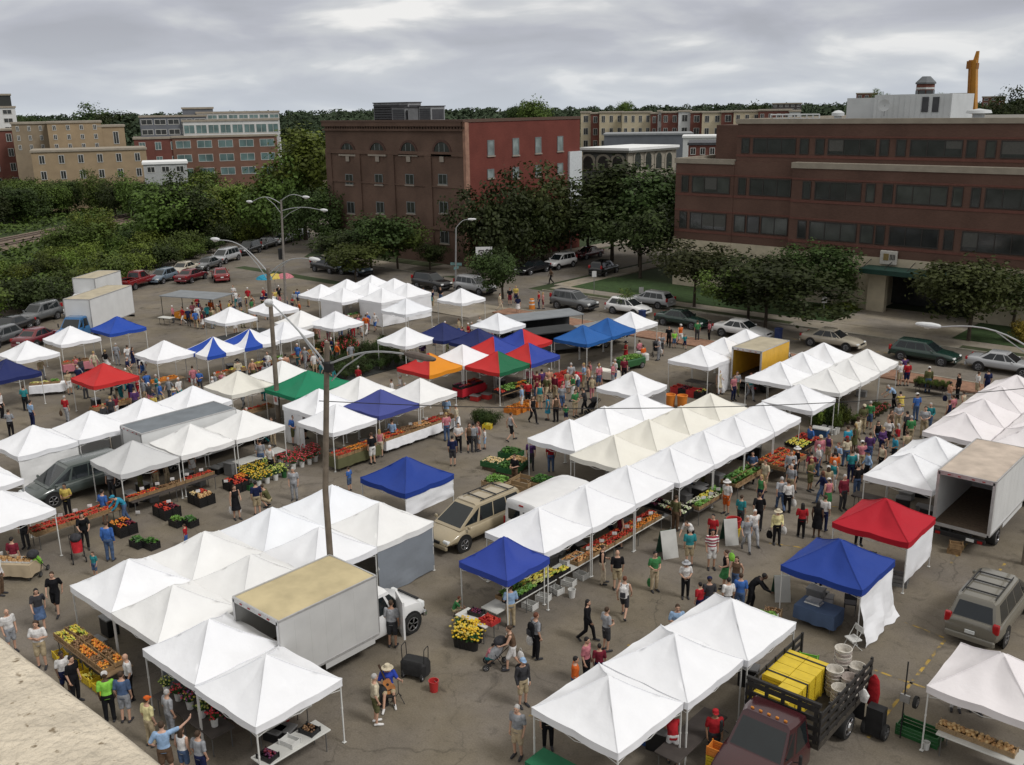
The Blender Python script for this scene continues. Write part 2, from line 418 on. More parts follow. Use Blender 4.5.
        if what == 'bun_hair': mb.ell(h + V((0, -.11, .06)), .045)
        # cut the face free
        me = remesh(mb, .016, what + '_' + pose); nm = 1
        import bmesh
        bm = bmesh.new(); bm.from_mesh(me)
        dl = [v for v in bm.verts if (v.co - h).y > .045 and (v.co - h).z < .055 and (v.co - h).z > -.2]
        bmesh.ops.delete(bm, geom=dl, context='VERTS'); bm.to_mesh(me); bm.free()
    elif what == 'cap':
        h = J['hed'] + V((0, 0, .045)); mb.lathe(h, [(.099, -.01), (.1, .02), (.085, .065), (.05, .088), (.012, .096)], 16)
        mb.loft([[h + V((x, .08 + .09 * math.sqrt(max(0, 1 - (x / .085) ** 2)) * q, .0 - .012 * q + dz)) for q, x in ((0, -.085), (1, -.07), (1, -.03), (1, .03), (1, .07), (0, .085))] for dz in (0, .012)])
        me = mb.mesh('cap_' + pose, 0, True); nm = 1
    elif what == 'sun_hat':
        h = J['hed'] + V((0, 0, .05)); mb.lathe(h, [(.2, -.03), (.19, -.018), (.104, .005), (.1, .05), (.085, .09), (.04, .105), (.01, .108)], 18)
        me = mb.mesh('sun_hat_' + pose, 0, True); nm = 1
    while len(me.materials) < nm: me.materials.append(None)
    _pm[key] = me
    return me

COLORS = dict(black=(.012, .012, .014), charcoal=(.045, .045, .05), navy=(.015, .02, .06), blue=(.05, .13, .38), royal=(.03, .06, .35), turquoise=(.035, .24, .36), teal=(.03, .2, .22),
    white=(.62, .61, .6), cream=(.52, .46, .34), grey=(.26, .27, .29), light_grey=(.34, .35, .37), red=(.34, .02, .026), maroon=(.16, .02, .035), orange=(.58, .12, .025), pink=(.46, .17, .2), peach=(.5, .27, .18),
    yellow=(.52, .4, .1), pale_yellow=(.66, .6, .32), green=(.05, .19, .07), lime=(.25, .58, .08), olive=(.1, .1, .045), khaki=(.38, .31, .2), tan=(.42, .34, .23), brown=(.11, .07, .045), purple=(.085, .04, .13), denim=(.07, .11, .2), light_blue=(.26, .38, .55), beige=(.5, .43, .33))
SKIN = [(.5, .3, .21), (.42, .24, .16), (.55, .34, .25), (.1, .055, .035), (.3, .17, .1)]
HAIRC = dict(black=(.012, .01, .01), brown=(.05, .028, .015), blond=(.35, .24, .1), grey=(.38, .37, .36), auburn=(.12, .04, .02), white=(.6, .6, .58))
def cloth(c): return mat('cloth_' + c, COLORS[c], .9, .3, 7, .6, 11, spec=.12)
dark_m = mat('eye_dark', (.02, .015, .012), .4); lip_m = mat('lips', (.3, .1, .09), .5)
_used = {}
PEOPLE = []
def person(x, y, face, pose='stand', top='white', tg='shirt', bot='navy', bg_='shorts', hair='brown', hs='short_hair', hat=None, hatc='white', skin=0, h=1.72, where='', act=None, group=None, label=None, shoe='charcoal', z=0.0):
    o = thing('person', '', 'person', (x, y, z), R(face - 90), group)
    k = h / 1.76; o.scale = (k, k, k)
    sm = mat('skin_%d' % skin, SKIN[skin], .55, .08, 8)
    link('body', person_mesh(pose, 'body'), o, mats=[sm, cloth(shoe), dark_m, lip_m])
    if tg == 'dress': link('dress', person_mesh(pose, 'dress'), o, mats=[cloth(top)])
    else:
        link({'longshirt': 'shirt', 'tank': 'tank_top'}.get(tg, tg), person_mesh(pose, tg), o, mats=[cloth(top) if top != 'striped' else striped_m])
        link(bg_, person_mesh(pose, bg_), o, mats=[cloth(bot)])
    if hs != 'bald' : link('hair', person_mesh(pose, hs), o, mats=[mat('hair_' + hair, HAIRC[hair], .7, .2, 20)])
    if hat: link('hat' if hat == 'sun_hat' else 'cap', person_mesh(pose, hat), o, mats=[cloth(hatc)])
    tn = {'shirt': 'shirt', 'longshirt': 'long sleeves', 'tank': 'tank top', 'dress': 'dress'}[tg]
    cn = lambda c: {'royal': 'bright blue', 'light_grey': 'light grey', 'pale_yellow': 'pale yellow', 'light_blue': 'light blue', 'denim': 'denim blue', 'striped': 'red and white striped'}.get(c, c)
    hd = ''
    if hat: hd = ', %s %s' % (cn(hatc), 'sun hat' if hat == 'sun_hat' else 'cap')
    elif hs == 'bald': hd = ', bald'
    elif hs == 'long_hair': hd = ', long %s hair' % hair
    elif hs == 'bun_hair': hd = ', %s hair bun' % hair
    else: hd = ', %s hair' % hair
    a = act or {'stand': 'standing', 'walk': 'walking', 'hold': 'holding something', 'crossed': 'arms crossed', 'reach': 'arm raised', 'bag': 'one arm bent', 'bend': 'bending forward', 'push': 'pushing a stroller', 'sit': 'sitting', 'crouch': 'crouching'}[pose]
    if label: lab = label
    elif tg == 'dress': lab = 'person in %s dress%s, %s %s' % (cn(top), hd, a, where)
    else: lab = 'person in %s %s, %s %s%s, %s %s' % (cn(top), tn, cn(bot), bg_, hd, a, where)
    if len(lab.split()) > 16: lab = lab.replace(' %s %s' % (a, where), ' ' + where)
    if len(lab.split()) > 16 and hd: lab = lab.replace(hd, '', 1)
    o['label'] = lab
    PEOPLE.append(o)
    return o

def stripes():
    m = mat('cloth_striped', (.7, .68, .66), .9); m = m.copy(); nt = m.node_tree; b = nt.nodes['Principled BSDF']
    tc = nt.nodes.new('ShaderNodeTexCoord'); sp = nt.nodes.new('ShaderNodeSeparateXYZ'); nt.links.new(tc.outputs['Object'], sp.inputs[0])
    a = nt.nodes.new('ShaderNodeMath'); a.operation = 'MULTIPLY'; a.inputs[1].default_value = 7.5; nt.links.new(sp.outputs[2], a.inputs[0])
    f = nt.nodes.new('ShaderNodeMath'); f.operation = 'FRACT'; nt.links.new(a.outputs[0], f.inputs[0])
    g = nt.nodes.new('ShaderNodeMath'); g.operation = 'GREATER_THAN'; g.inputs[1].default_value = .5; nt.links.new(f.outputs[0], g.inputs[0])
    mx = nt.nodes.new('ShaderNodeMix'); mx.data_type = 'RGBA'; mx.inputs[6].default_value = (.72, .7, .68, 1); mx.inputs[7].default_value = (.3, .03, .06, 1)
    nt.links.new(g.outputs[0], mx.inputs[0]); nt.links.new(mx.outputs[2], b.inputs['Base Color']); return m
striped_m = stripes()
for _p in ('stand', 'walk', 'hold', 'crossed', 'reach', 'bag', 'bend', 'push', 'sit', 'crouch'):
    for _w in ('body', 'shirt', 'longshirt', 'tank', 'shorts', 'trousers', 'skirt', 'dress', 'short_hair', 'long_hair', 'cap', 'sun_hat'):
        person_mesh(_p, _w)
def P(px, py, face, **k):
    """a person whose feet were surveyed at this point of the lot"""
    p = at(px, py); return person(p.x, p.y, face, **k)
# ---------------------------------------------------------------- pop-up canopies
def canopy_mesh(seed, pattern, half=1.5, eave=2.2, rise=.98, halfy=None):
    halfy = halfy or half
    rg = random.Random(seed); mb = MB(); nr, na = 9, 5
    def pt(face, a, r):
        # a in -1..1 across the face, r 0 centre .. 1 eave
        c = [(a, -1), (1, a), (-a, 1), (-1, -a)][face]
        x, y = c[0] * r * half, c[1] * r * halfy
        mid = 1 - abs(a)
        z = eave + rise * (.72 * (1 - r) + .28 * (1 - r) ** 2.2) - .15 * math.sin(math.pi * r) * mid ** .75 * (.7 + .6 * sag[face])
        z -= (.045 * mid * (1 - mid) * 4) * r ** 4 * (.5 + .8 * sag[face])
        if r < .1: z -= (.1 - r) * .25
        f = (.04 * r * (1 - r) * 4 * min(1, mid * 3)) + .012 * r * mid
        z += f * mnoise.noise(Vector((x * 2.1 + seed, y * 2.1, seed * 3.3))) * 1.9
        z += .018 * mid * (1 - r) * math.sin(a * (8 + 3 * sag[face]) + seed) * (1 if r > .15 else 0) + .02 * math.sin(r * 22 + seed + face) * max(0, abs(a) - .55) * r
        return (x, y, z)
    sag = [rg.random() for _ in range(4)]
    slot = {'plain': lambda f, h: 0, 'duo': lambda f, h: (0 if f in (0, 3) else 1), 'stripe': lambda f, h: (h + 0) % 2}[pattern]
    for f in range(4):
        for i in range(nr):
            r0, r1 = i / nr, (i + 1) / nr
            for j in range(2 * na):
                a0, a1 = -1 + j / na, -1 + (j + 1) / na
                m = slot(f, 0 if j < na else 1)
                if i == 0: mb.face([pt(f, a0, r1), pt(f, a1, r1), pt(f, 0, 0)], m)
                else: mb.face([pt(f, a0, r0), pt(f, a0, r1), pt(f, a1, r1), pt(f, a1, r0)], m)
        # valance: two folds so its lower hem can swing a little
        for j in range(2 * na):
            a0, a1 = -1 + j / na, -1 + (j + 1) / na; m = slot(f, 0 if j < na else 1); q = []
            for a in (a0, a1):
                x, y, z = pt(f, a, 1.0); sw = .012 * math.sin(a * 7 + seed + f)
                n = [(0, -1), (1, 0), (0, 1), (-1, 0)][f]
                q.append([(x, y, z), (x + n[0] * (sw - .006), y + n[1] * (sw - .006), z - .12), (x + n[0] * sw * 1.3, y + n[1] * sw * 1.3, z - .24 + .012 * math.sin(a * 5 + f + seed))])
            mb.face([q[0][0], q[0][1], q[1][1], q[1][0]], m); mb.face([q[0][1], q[0][2], q[1][2], q[1][1]], m)
    import bmesh
    for k in range(4):      # sewn seam tape along each ridge
        q = [pt(k, 1.0, .06 + .94 * i / 8) for i in range(9)]; mb.path([(x, y, z + .004) for x, y, z in q], .017, 5, slot(k, 1))
    me = mb.mesh('canopy', 2)
    bm = bmesh.new(); bm.from_mesh(me); bmesh.ops.remove_doubles(bm, verts=bm.verts, dist=.002); bm.to_mesh(me); bm.free()
    me.polygons.foreach_set('use_smooth', [True] * len(me.polygons)); me.set_sharp_from_angle(angle=R(32))
    return me
_cm = {}
def canopy(seed, pattern, half, hy=None):
    k = (seed, pattern, half, hy)
    if k not in _cm: _cm[k] = canopy_mesh(seed, pattern, half, halfy=hy)
    return _cm[k]
leg_m = mat('leg_white', (.62, .62, .6), .45, .05); leg_d = mat('leg_dark', (.05, .05, .055), .5, .05)
_fm = {}
def frame_meshes(half, hy, h=2.2):
    k = (half, hy, h)
    if k in _fm: return _fm[k]
    lg = MB(); lg.box((0, 0, h / 2), (.038, .038, h)); lg.box((0, 0, .03), (.11, .11, .012)); lg.box((0, 0, h * .55), (.048, .048, .06))
    fr = MB(); e = h - .08; q, qy = half - .06, hy - .06
    for s in (-1, 1):
        for i in range(2):          # scissor trusses along each side
            for (A, B) in (((0, e - .3), (1, e)), ((0, e), (1, e - .3))):
                a = -1 + i + A[0]; b = -1 + i + B[0]
                fr.tube((a * q, s * qy, A[1]), (b * q, s * qy, B[1]), .011, n=5); fr.tube((s * q, a * qy, A[1]), (s * q, b * qy, B[1]), .011, n=5)
    for x in (-1, 1):
        for y in (-1, 1): fr.tube((x * q, y * qy, e), (0, 0, h + .78), .013, n=5)
    fr.tube((0, 0, h + .35), (0, 0, h + .8), .02, n=6)
    _fm[k] = (lg.mesh('leg', 1), fr.mesh('roof_frame', 1)); return _fm[k]
CAN = dict(white=(.84, .85, .88), offwhite=(.82, .82, .815), greyw=(.58, .585, .59), cream=(.77, .75, .68), pinkw=(.8, .765, .78), bluew=(.82, .84, .88), blue=(.018, .05, .27), navy=(.015, .024, .11), bblue=(.02, .07, .38), sky=(.02, .11, .36), indigo=(.06, .075, .27),
    red=(.43, .012, .025), rred=(.52, .03, .03), orange=(.72, .27, .02), green=(.012, .2, .1), dgreen=(.015, .13, .06), mblue=(.03, .06, .32))
def canm(c): return mat('canvas_' + c, CAN[c], .62, .025, 1.3, .5, 4.0, spec=.25, trans=.05 if CAN[c][0] > .5 else .04)
def tent(x, y, c='white', label='', c2=None, pattern='plain', half=1.521, hy=None, rz=0.0, dz=0.0, dark=False, group=None, hide=()):
    hy = hy or half
    o = thing('market_canopy', label, 'canopy', (x, y, 0), rz, group)
    if c2 and pattern == 'plain': pattern = 'duo'
    sd = rnd.randrange(5)
    link('canvas_roof', canopy(sd, pattern, half, hy), o, (0, 0, dz), mats=[canm(c), canm(c2 or c)])
    lg, fr = frame_meshes(half, hy)
    lm = leg_d if dark else leg_m
    for k, (sx, sy) in enumerate(((-1, -1), (1, -1), (1, 1), (-1, 1))):
        if k in hide: continue
        link('leg', lg, o, (sx * (half - .05), sy * (hy - .05), dz * .5), mats=[lm])
    link('roof_frame', fr, o, (0, 0, dz), mats=[lm])
    return o
def wall(o, side, c, half=1.521, z0=.05, z1=2.0, a0=-1, a1=1, billow=.12, seed=0, label=None, out=.0):
    """fabric wall hung on one side of a canopy; side 0:-y 1:+x 2:+y 3:-x"""
    mb = MB(); n, k = 26, 10; g = []
    for j in range(k + 1):
        v = j / k; row = []
        for i in range(n + 1):
            u = i / n; a = (a0 + (a1 - a0) * u) * half * .985
            z = z1 + (z0 - z1) * v
            off = half + .02 - .05 + out * v ** 2 + billow * (.35 * math.sin(u * 9 + v * 5 + seed) * v * (1 - .3 * v) + .25 * math.sin(u * 23 + seed * 2 + 3 * v) * (.25 + .5 * v) + mnoise.noise(Vector((u * 3, v * 3, seed))) * v)
            z += .03 * math.sin(u * 6 + seed) * v
            p = [(a, -off), (off, a), (-a, off), (-off, -a)][side]
            row.append((p[0], p[1], z))
        g.append(row)
    for j in range(k):
        for i in range(n): mb.face([g[j][i], g[j + 1][i], g[j + 1][i + 1], g[j][i + 1]])
    w_ = mb.build('side_wall', canm(c), o, True, 80)
    if label: w_['label'] = label
    return w_

TENT = {}
def row(key, x, ys, c, desc, **k):
    cs = c if isinstance(c, list) else [c] * len(ys)
    for i, y in enumerate(ys):
        lab = desc if len(ys) == 1 else desc.replace('#', ('nearest' if i == 0 else 'farthest' if i == len(ys) - 1 else ORD[i] + '-nearest'))
        TENT[key, i] = tent(x + rnd.uniform(-.012, .012), y, cs[i], lab, rz=R(rnd.uniform(-.25, .25)), dz=rnd.uniform(-.02, .03), **k)
sp3 = lambda y0, n, d=3.05: [y0 + i * d for i in range(n)]
for i, q in enumerate(('nearest', 'middle', 'farthest')): TENT['A', i] = tent(-13.75 + .24 * i, 19.4 + 3.05 * i, 'white', q + ' white canopy in the row of three beside the maroon stake truck', rz=R(-2), dz=rnd.uniform(-.02, .05))
row('B', -22.75, sp3(27.2, 3), 'white', '# white canopy in the row of three running on from the small blue canopy')
row('C', -22.55, sp3(36.45, 4), 'white', '# white canopy in the aisle-side row of four above the pepper stalls')
row('D', -25.6, sp3(36.3, 4), 'cream', '# cream canopy in the middle row of four, wedged between two white rows')
row('E', -28.75, sp3(36.85, 3), 'white', '# white canopy in the row of three behind the white van')
row('F', -31.6, [46.6], 'white', 'lone white canopy standing open between the van row and the blue canopies')
row('G', -31.7, sp3(54.7, 3, 3.1), 'white', '# white canopy in the row of three left of the yellow truck')
row('H', -25.7, sp3(54.0, 3, 3.15), 'white', '# white canopy in the row of three right of the yellow truck')
row('I', -22.75, sp3(54.2, 3), 'offwhite', '# off-white canopy in the row with hanging plants, facing the far street')
row('J', -22.55, [50.1], 'white', 'single white canopy over a blue cooler, just in front of the potted plants')
row('K', -13.65, [42.6, 45.65], 'white', '# white canopy of the pair pressed against the open white truck')
row('L', -13.7, sp3(50.3, 4, 3.1), 'pinkw', '# pinkish white canopy in the row of four at the right edge')
row('N', -10.6, sp3(50.4, 3, 3.1), 'pinkw', '# pinkish white canopy in the outermost right row, cut by the frame')
row('O', -5.75, [27.6], 'pinkw', 'white canopy over the bread table at the bottom right corner')
row('R', -12.6, [36.8], 'red', 'plain red canopy with white side wall beside the open truck')
row('S', -12.45, [32.0], 'blue', 'blue canopy with billowing white wall over a blue covered table')
row('T', -22.05, [24.35], 'mblue', 'small royal blue canopy at the near end of the long white row', half=1.2)
row('U', -31.2, [27.9], 'blue', 'blue canopy with white half wall beside the tan minivan')
row('V', -31.15, sp3(14.4, 4), ['white', 'offwhite', 'bluew', 'bluew'], '# white canopy in the back row behind the white box truck')
row('Vf', -28.1, sp3(14.4, 4), ['offwhite', 'offwhite', 'white', 'offwhite'], '# white canopy in the front row touching the white box truck')
TENT['W', 0] = tent(-25.1, 13.9, 'white', 'white canopy of the foreground pair, the one touching the truck rear', dz=.04)
TENT['W', 1] = tent(-22.05, 13.88, 'white', 'white canopy of the foreground pair, the one nearer the guitar player', rz=R(.5))
row('X', -49.7, sp3(19.0, 4), 'white', '# white canopy in the left row sheltering a dark minivan')
row('Y', -43.35, sp3(21.05, 3, 3.13), ['greyw', 'offwhite', 'offwhite'], '# greyish white canopy in the row of three over the long tomato tables')
row('Z', -46.2, [14.8], 'white', 'white canopy corner at the left edge behind the bake stall')
row('Z2', -41.6, [14.2], 'white', 'white canopy over the bake stall at the left edge')
row('AA', -65.2, [23.9], 'navy', 'navy canopy cut by the left edge of the lot')
row('AB', -69.6, [27.1], 'white', 'white canopy left of the blue cab truck, nearer the left edge')
row('AC', -72.0, [31.3], 'white', 'white canopy directly in front of the blue truck cab')
row('AD', -72.6, [35.3], 'bblue', 'bright blue canopy beside the white box of the blue cab truck')
row('AE', -59.0, [27.4], 'rred', 'bright red canopy standing alone at the left of the market')
row('AF', -61.8, [33.2], 'white', 'white canopy left of the blue and white striped canopies')
TENT['AG', 0] = tent(-60.1, 36.0, 'bblue', 'blue and white striped canopy, left one of the striped pair', c2='white', pattern='stripe')
TENT['AG', 1] = tent(-60.2, 39.1, 'bblue', 'blue and white striped canopy, right one of the striped pair', c2='white', pattern='stripe')
row('AH', -60.2, [42.2], 'white', 'white canopy next to the striped pair, behind the light pole')
row('AI', -68.6, [42.9], 'white', 'white canopy parked beside a low dark trailer near the upper left crowd')
row('AJ', -68.9, [47.3], 'white', 'white canopy behind the tall double lamp pole')
row('AJ2', -62.6, [45.5], 'offwhite', 'low white canopy with drooping sides in front of the double lamp pole')
row('AK', -71.2, sp3(54.2, 3), 'white', '# white canopy in the back row of the white cluster by the brick building')
row('AK2', -68.1, sp3(54.3, 3), 'white', '# white canopy in the middle row of the white cluster by the brick building')
row('AK3', -65.0, sp3(56.2, 2), 'white', '# white canopy in the front row of the white cluster by the brick building')
row('AK4', -59.6, [54.1], 'bluew', 'pale bluish canopy in front of the white cluster')
row('AK5', -59.3, [60.4], 'white', 'white canopy alone near the street beside the silver parked car')
row('AL', -60.1, [47.0], 'white', 'white canopy over the potted plant stand')
row('AM', -51.5, [46.6], 'white', 'white canopy with deep valance left of the navy pair')
row('AN', -50.4, [49.3], 'navy', 'navy canopy of the pair, the left one')
row('AN2', -46.9, [49.4], 'navy', 'navy canopy of the pair, the right one')
row('AO', -49.4, [54.3], 'bluew', 'pale bluish white canopy in front of the grey roofed trailer')
TENT['AP', 0] = tent(-44.3, 48.2, 'rred', 'red and blue canopy, left one of the back pair', c2='mblue')
TENT['AP', 1] = tent(-44.3, 51.3, 'mblue', 'blue and red canopy, right one of the back pair', c2='rred')
TENT['AQ', 0] = tent(-41.2, 48.3, 'rred', 'red and blue canopy in front, right of the red and green one', c2='mblue')
TENT['AR', 0] = tent(-44.4, 45.2, 'white', 'white canopy hemmed in by the yellow, green and blue canopies')
TENT['AS', 0] = tent(-44.5, 42.2, 'rred', 'red and yellow canopy with a lamp head before it', c2='orange')
TENT['AT', 0] = tent(-41.3, 45.3, 'rred', 'red and green canopy between the yellow and blue ones', c2='dgreen')
row('AU', -41.6, [54.9, 57.95], 'sky', '# plain blue canopy of the pair near the green cart')
row('AV', -41.6, [61.0], 'white', 'white canopy at the street end of the blue pair')
row('AW', -50.5, [31.7], 'cream', 'cream canopy left of the green canopy')
row('AW2', -50.4, [34.9], 'offwhite', 'white canopy right behind the green canopy')
TENT['AW3', 0] = tent(-47.2, 34.5, 'green', 'green long canopy behind the wooden pole', hy=2.2)
row('AX', -43.4, [32.4], 'white', 'white canopy with hanging wall behind the green clothed stall')
row('AX2', -40.25, [31.1], 'white', 'white canopy over the green clothed table')
row('AX3', -43.6, [35.6], 'offwhite', 'white canopy partly hidden behind the violet blue canopy')
row('AY', -40.5, [34.5], 'indigo', 'violet blue canopy between two white ones')
row('AY2', -40.5, [37.6], 'offwhite', 'white canopy at the right end of the white clothed fruit stall')
W_ = wall
W_(TENT['X', 0], 1, 'offwhite', seed=1, billow=.16); W_(TENT['X', 1], 3, 'offwhite', seed=2); W_(TENT['X', 2], 3, 'offwhite', seed=5); W_(TENT['X', 3], 3, 'white', seed=8)
GW = mat('canvas_greywall', (.2, .215, .25), .7, .06, 2, .3, 5)
CAN['wallgrey'] = (.23, .255, .29)
W_(TENT['Vf', 3], 1, 'wallgrey', seed=3, billow=.07); W_(TENT['V', 3], 2, 'wallgrey', seed=7); W_(TENT['Vf', 0], 1, 'wallgrey', seed=4, billow=.08); W_(TENT['Vf', 3], 2, 'wallgrey', seed=7)
W_(TENT['S', 0], 1, 'white', seed=6, billow=.22, out=.35); W_(TENT['R', 0], 1, 'white', seed=2, billow=.05, z0=.45)
W_(TENT['U', 0], 1, 'white', seed=9, billow=.06, z0=1.1); W_(TENT['G', 0], 1, 'white', seed=3, a0=-.1, a1=.9, billow=.12); W_(TENT['AX', 0], 0, 'white', seed=5, a0=-1, a1=.2)
for k in (('AK3', 0), ('AK3', 1)): W_(TENT[k], 1, 'white', seed=k[1], billow=.08); W_(TENT[k], 0, 'white', seed=4 + k[1], billow=.08)
W_(TENT['AK2', 0], 0, 'white', seed=3, billow=.06); W_(TENT['F', 0], 2, 'white', seed=2, z0=.9)
# ---------------------------------------------------------------- vehicles (x right, +y forward)
glass_m = mat('car_glass', (.012, .016, .018), .06, .1, 2, spec=.6)
tyre_m = mat('tyre', (.018, .018, .018), .85, .2, 30); rim_m = mat('rim', (.38, .38, .4), .3, .1, metal=.8)
trim_m = mat('black_trim', (.015, .015, .016), .6); lamp_m = mat('headlamp', (.7, .72, .72), .12, .05); tail_m = mat('tail_lamp', (.3, .01, .012), .2, .1)
chrome_m = mat('chrome', (.5, .5, .5), .25, .05, metal=.9); plate_m = mat('plate', (.6, .62, .62), .5)
_wh = {}
def wheel(parent, x, y, r, w=.21):
    if (r, w) not in _wh:
        t = MB(); t.loft([[(xx, rr * math.cos(2 * math.pi * i / 20), rr * math.sin(2 * math.pi * i / 20)) for i in range(20)] for xx, rr in ((-w / 2, r * .62), (-w / 2, r * .94), (-w * .36, r), (w * .36, r), (w / 2, r * .94), (w / 2, r * .62))])
        m = MB()
        for sx in (-1, 1):
            m.loft([[(sx * xx, rr * math.cos(2 * math.pi * i / 20), rr * math.sin(2 * math.pi * i / 20)) for i in range(20)] for xx, rr in ((w * .5, r * .66), (w * .53, r * .6), (w * .38, r * .52), (w * .42, r * .16), (w * .46, r * .1))], 0)
            for k in range(5):
                a = 2 * math.pi * k / 5; m.tube((sx * w * .43, r * .1 * math.cos(a), r * .1 * math.sin(a)), (sx * w * .46, r * .58 * math.cos(a), r * .58 * math.sin(a)), r * .07, r * .09, 6)
        _wh[r, w] = (t.mesh('tyre', 1, True), m.mesh('rim', 1, True))
    t, m = _wh[r, w]
    o = link('wheel', t, parent, (x, y, r), mats=[tyre_m]); link('rim', m, o, mats=[rim_m]); return o

KIND = {  # length, width, height, belt, hood profile, glasshouse (base rear, roof rear, roof front, base front)
 'sedan': (4.75, 1.8, 1.43, .92, [(-2.37, .5, .86), (-2.2, .42, .98), (-1.55, .4, 1.0), (-.9, .4, .94), (.7, .4, .93), (.95, .4, .93), (1.75, .42, .84), (2.2, .46, .72), (2.37, .52, .6)], (-1.75, -.95, .2, 1.05)),
 'hatch': (4.2, 1.75, 1.5, .95, [(-2.1, .5, .9), (-2.0, .42, .97), (-1.5, .4, .97), (-.9, .4, .95), (.7, .4, .95), (.95, .4, .95), (1.6, .42, .86), (1.95, .46, .74), (2.1, .52, .6)], (-2.02, -1.55, .2, 1.15)),
 'wagon': (4.75, 1.8, 1.5, .95, [(-2.37, .5, .9), (-2.28, .42, .97), (-1.6, .4, .97), (-.9, .4, .95), (.7, .4, .94), (.95, .4, .94), (1.75, .42, .85), (2.2, .46, .73), (2.37, .52, .6)], (-2.28, -1.85, .25, 1.1)),
 'suv': (4.65, 1.85, 1.75, 1.1, [(-2.32, .55, 1.05), (-2.26, .46, 1.12), (-1.6, .44, 1.12), (-.9, .44, 1.1), (.7, .44, 1.08), (.95, .44, 1.07), (1.75, .46, 1.0), (2.2, .5, .9), (2.32, .56, .7)], (-2.26, -2.0, .25, 1.1)),
 'minivan': (5.05, 1.95, 1.75, 1.02, [(-2.52, .5, .96), (-2.46, .42, 1.04), (-1.6, .4, 1.04), (-.9, .4, 1.02), (.7, .4, 1.0), (1.3, .4, .99), (1.9, .42, .9), (2.35, .46, .74), (2.52, .52, .6)], (-2.46, -2.15, .55, 1.75)),
 'pickup': (5.5, 1.95, 1.8, 1.12, [(-2.75, .6, 1.05), (-2.7, .5, 1.12), (-1.6, .48, 1.12), (-.9, .48, 1.12), (.5, .48, 1.12), (.9, .48, 1.12), (1.9, .5, 1.08), (2.6, .55, .98), (2.75, .62, .75)], (-.75, -.5, .55, 1.15)),
}
def paint(name, c): return mat('paint_' + name, c, .22, .04, 2, spec=.5, coat=.6)
PAINT = dict(black=(.012, .012, .014), white=(.72, .72, .72), silver=(.36, .37, .385), grey=(.1, .105, .11), tan=(.36, .3, .2), champagne=(.4, .36, .29), red=(.17, .01, .013), dark_red=(.13, .012, .018), blue=(.035, .07, .16), green=(.012, .035, .028), greygreen=(.06, .075, .07), pewter=(.15, .14, .115), steel=(.12, .16, .2), maroon=(.1, .02, .026), truckblue=(.03, .13, .3), stakered=(.045, .01, .013))
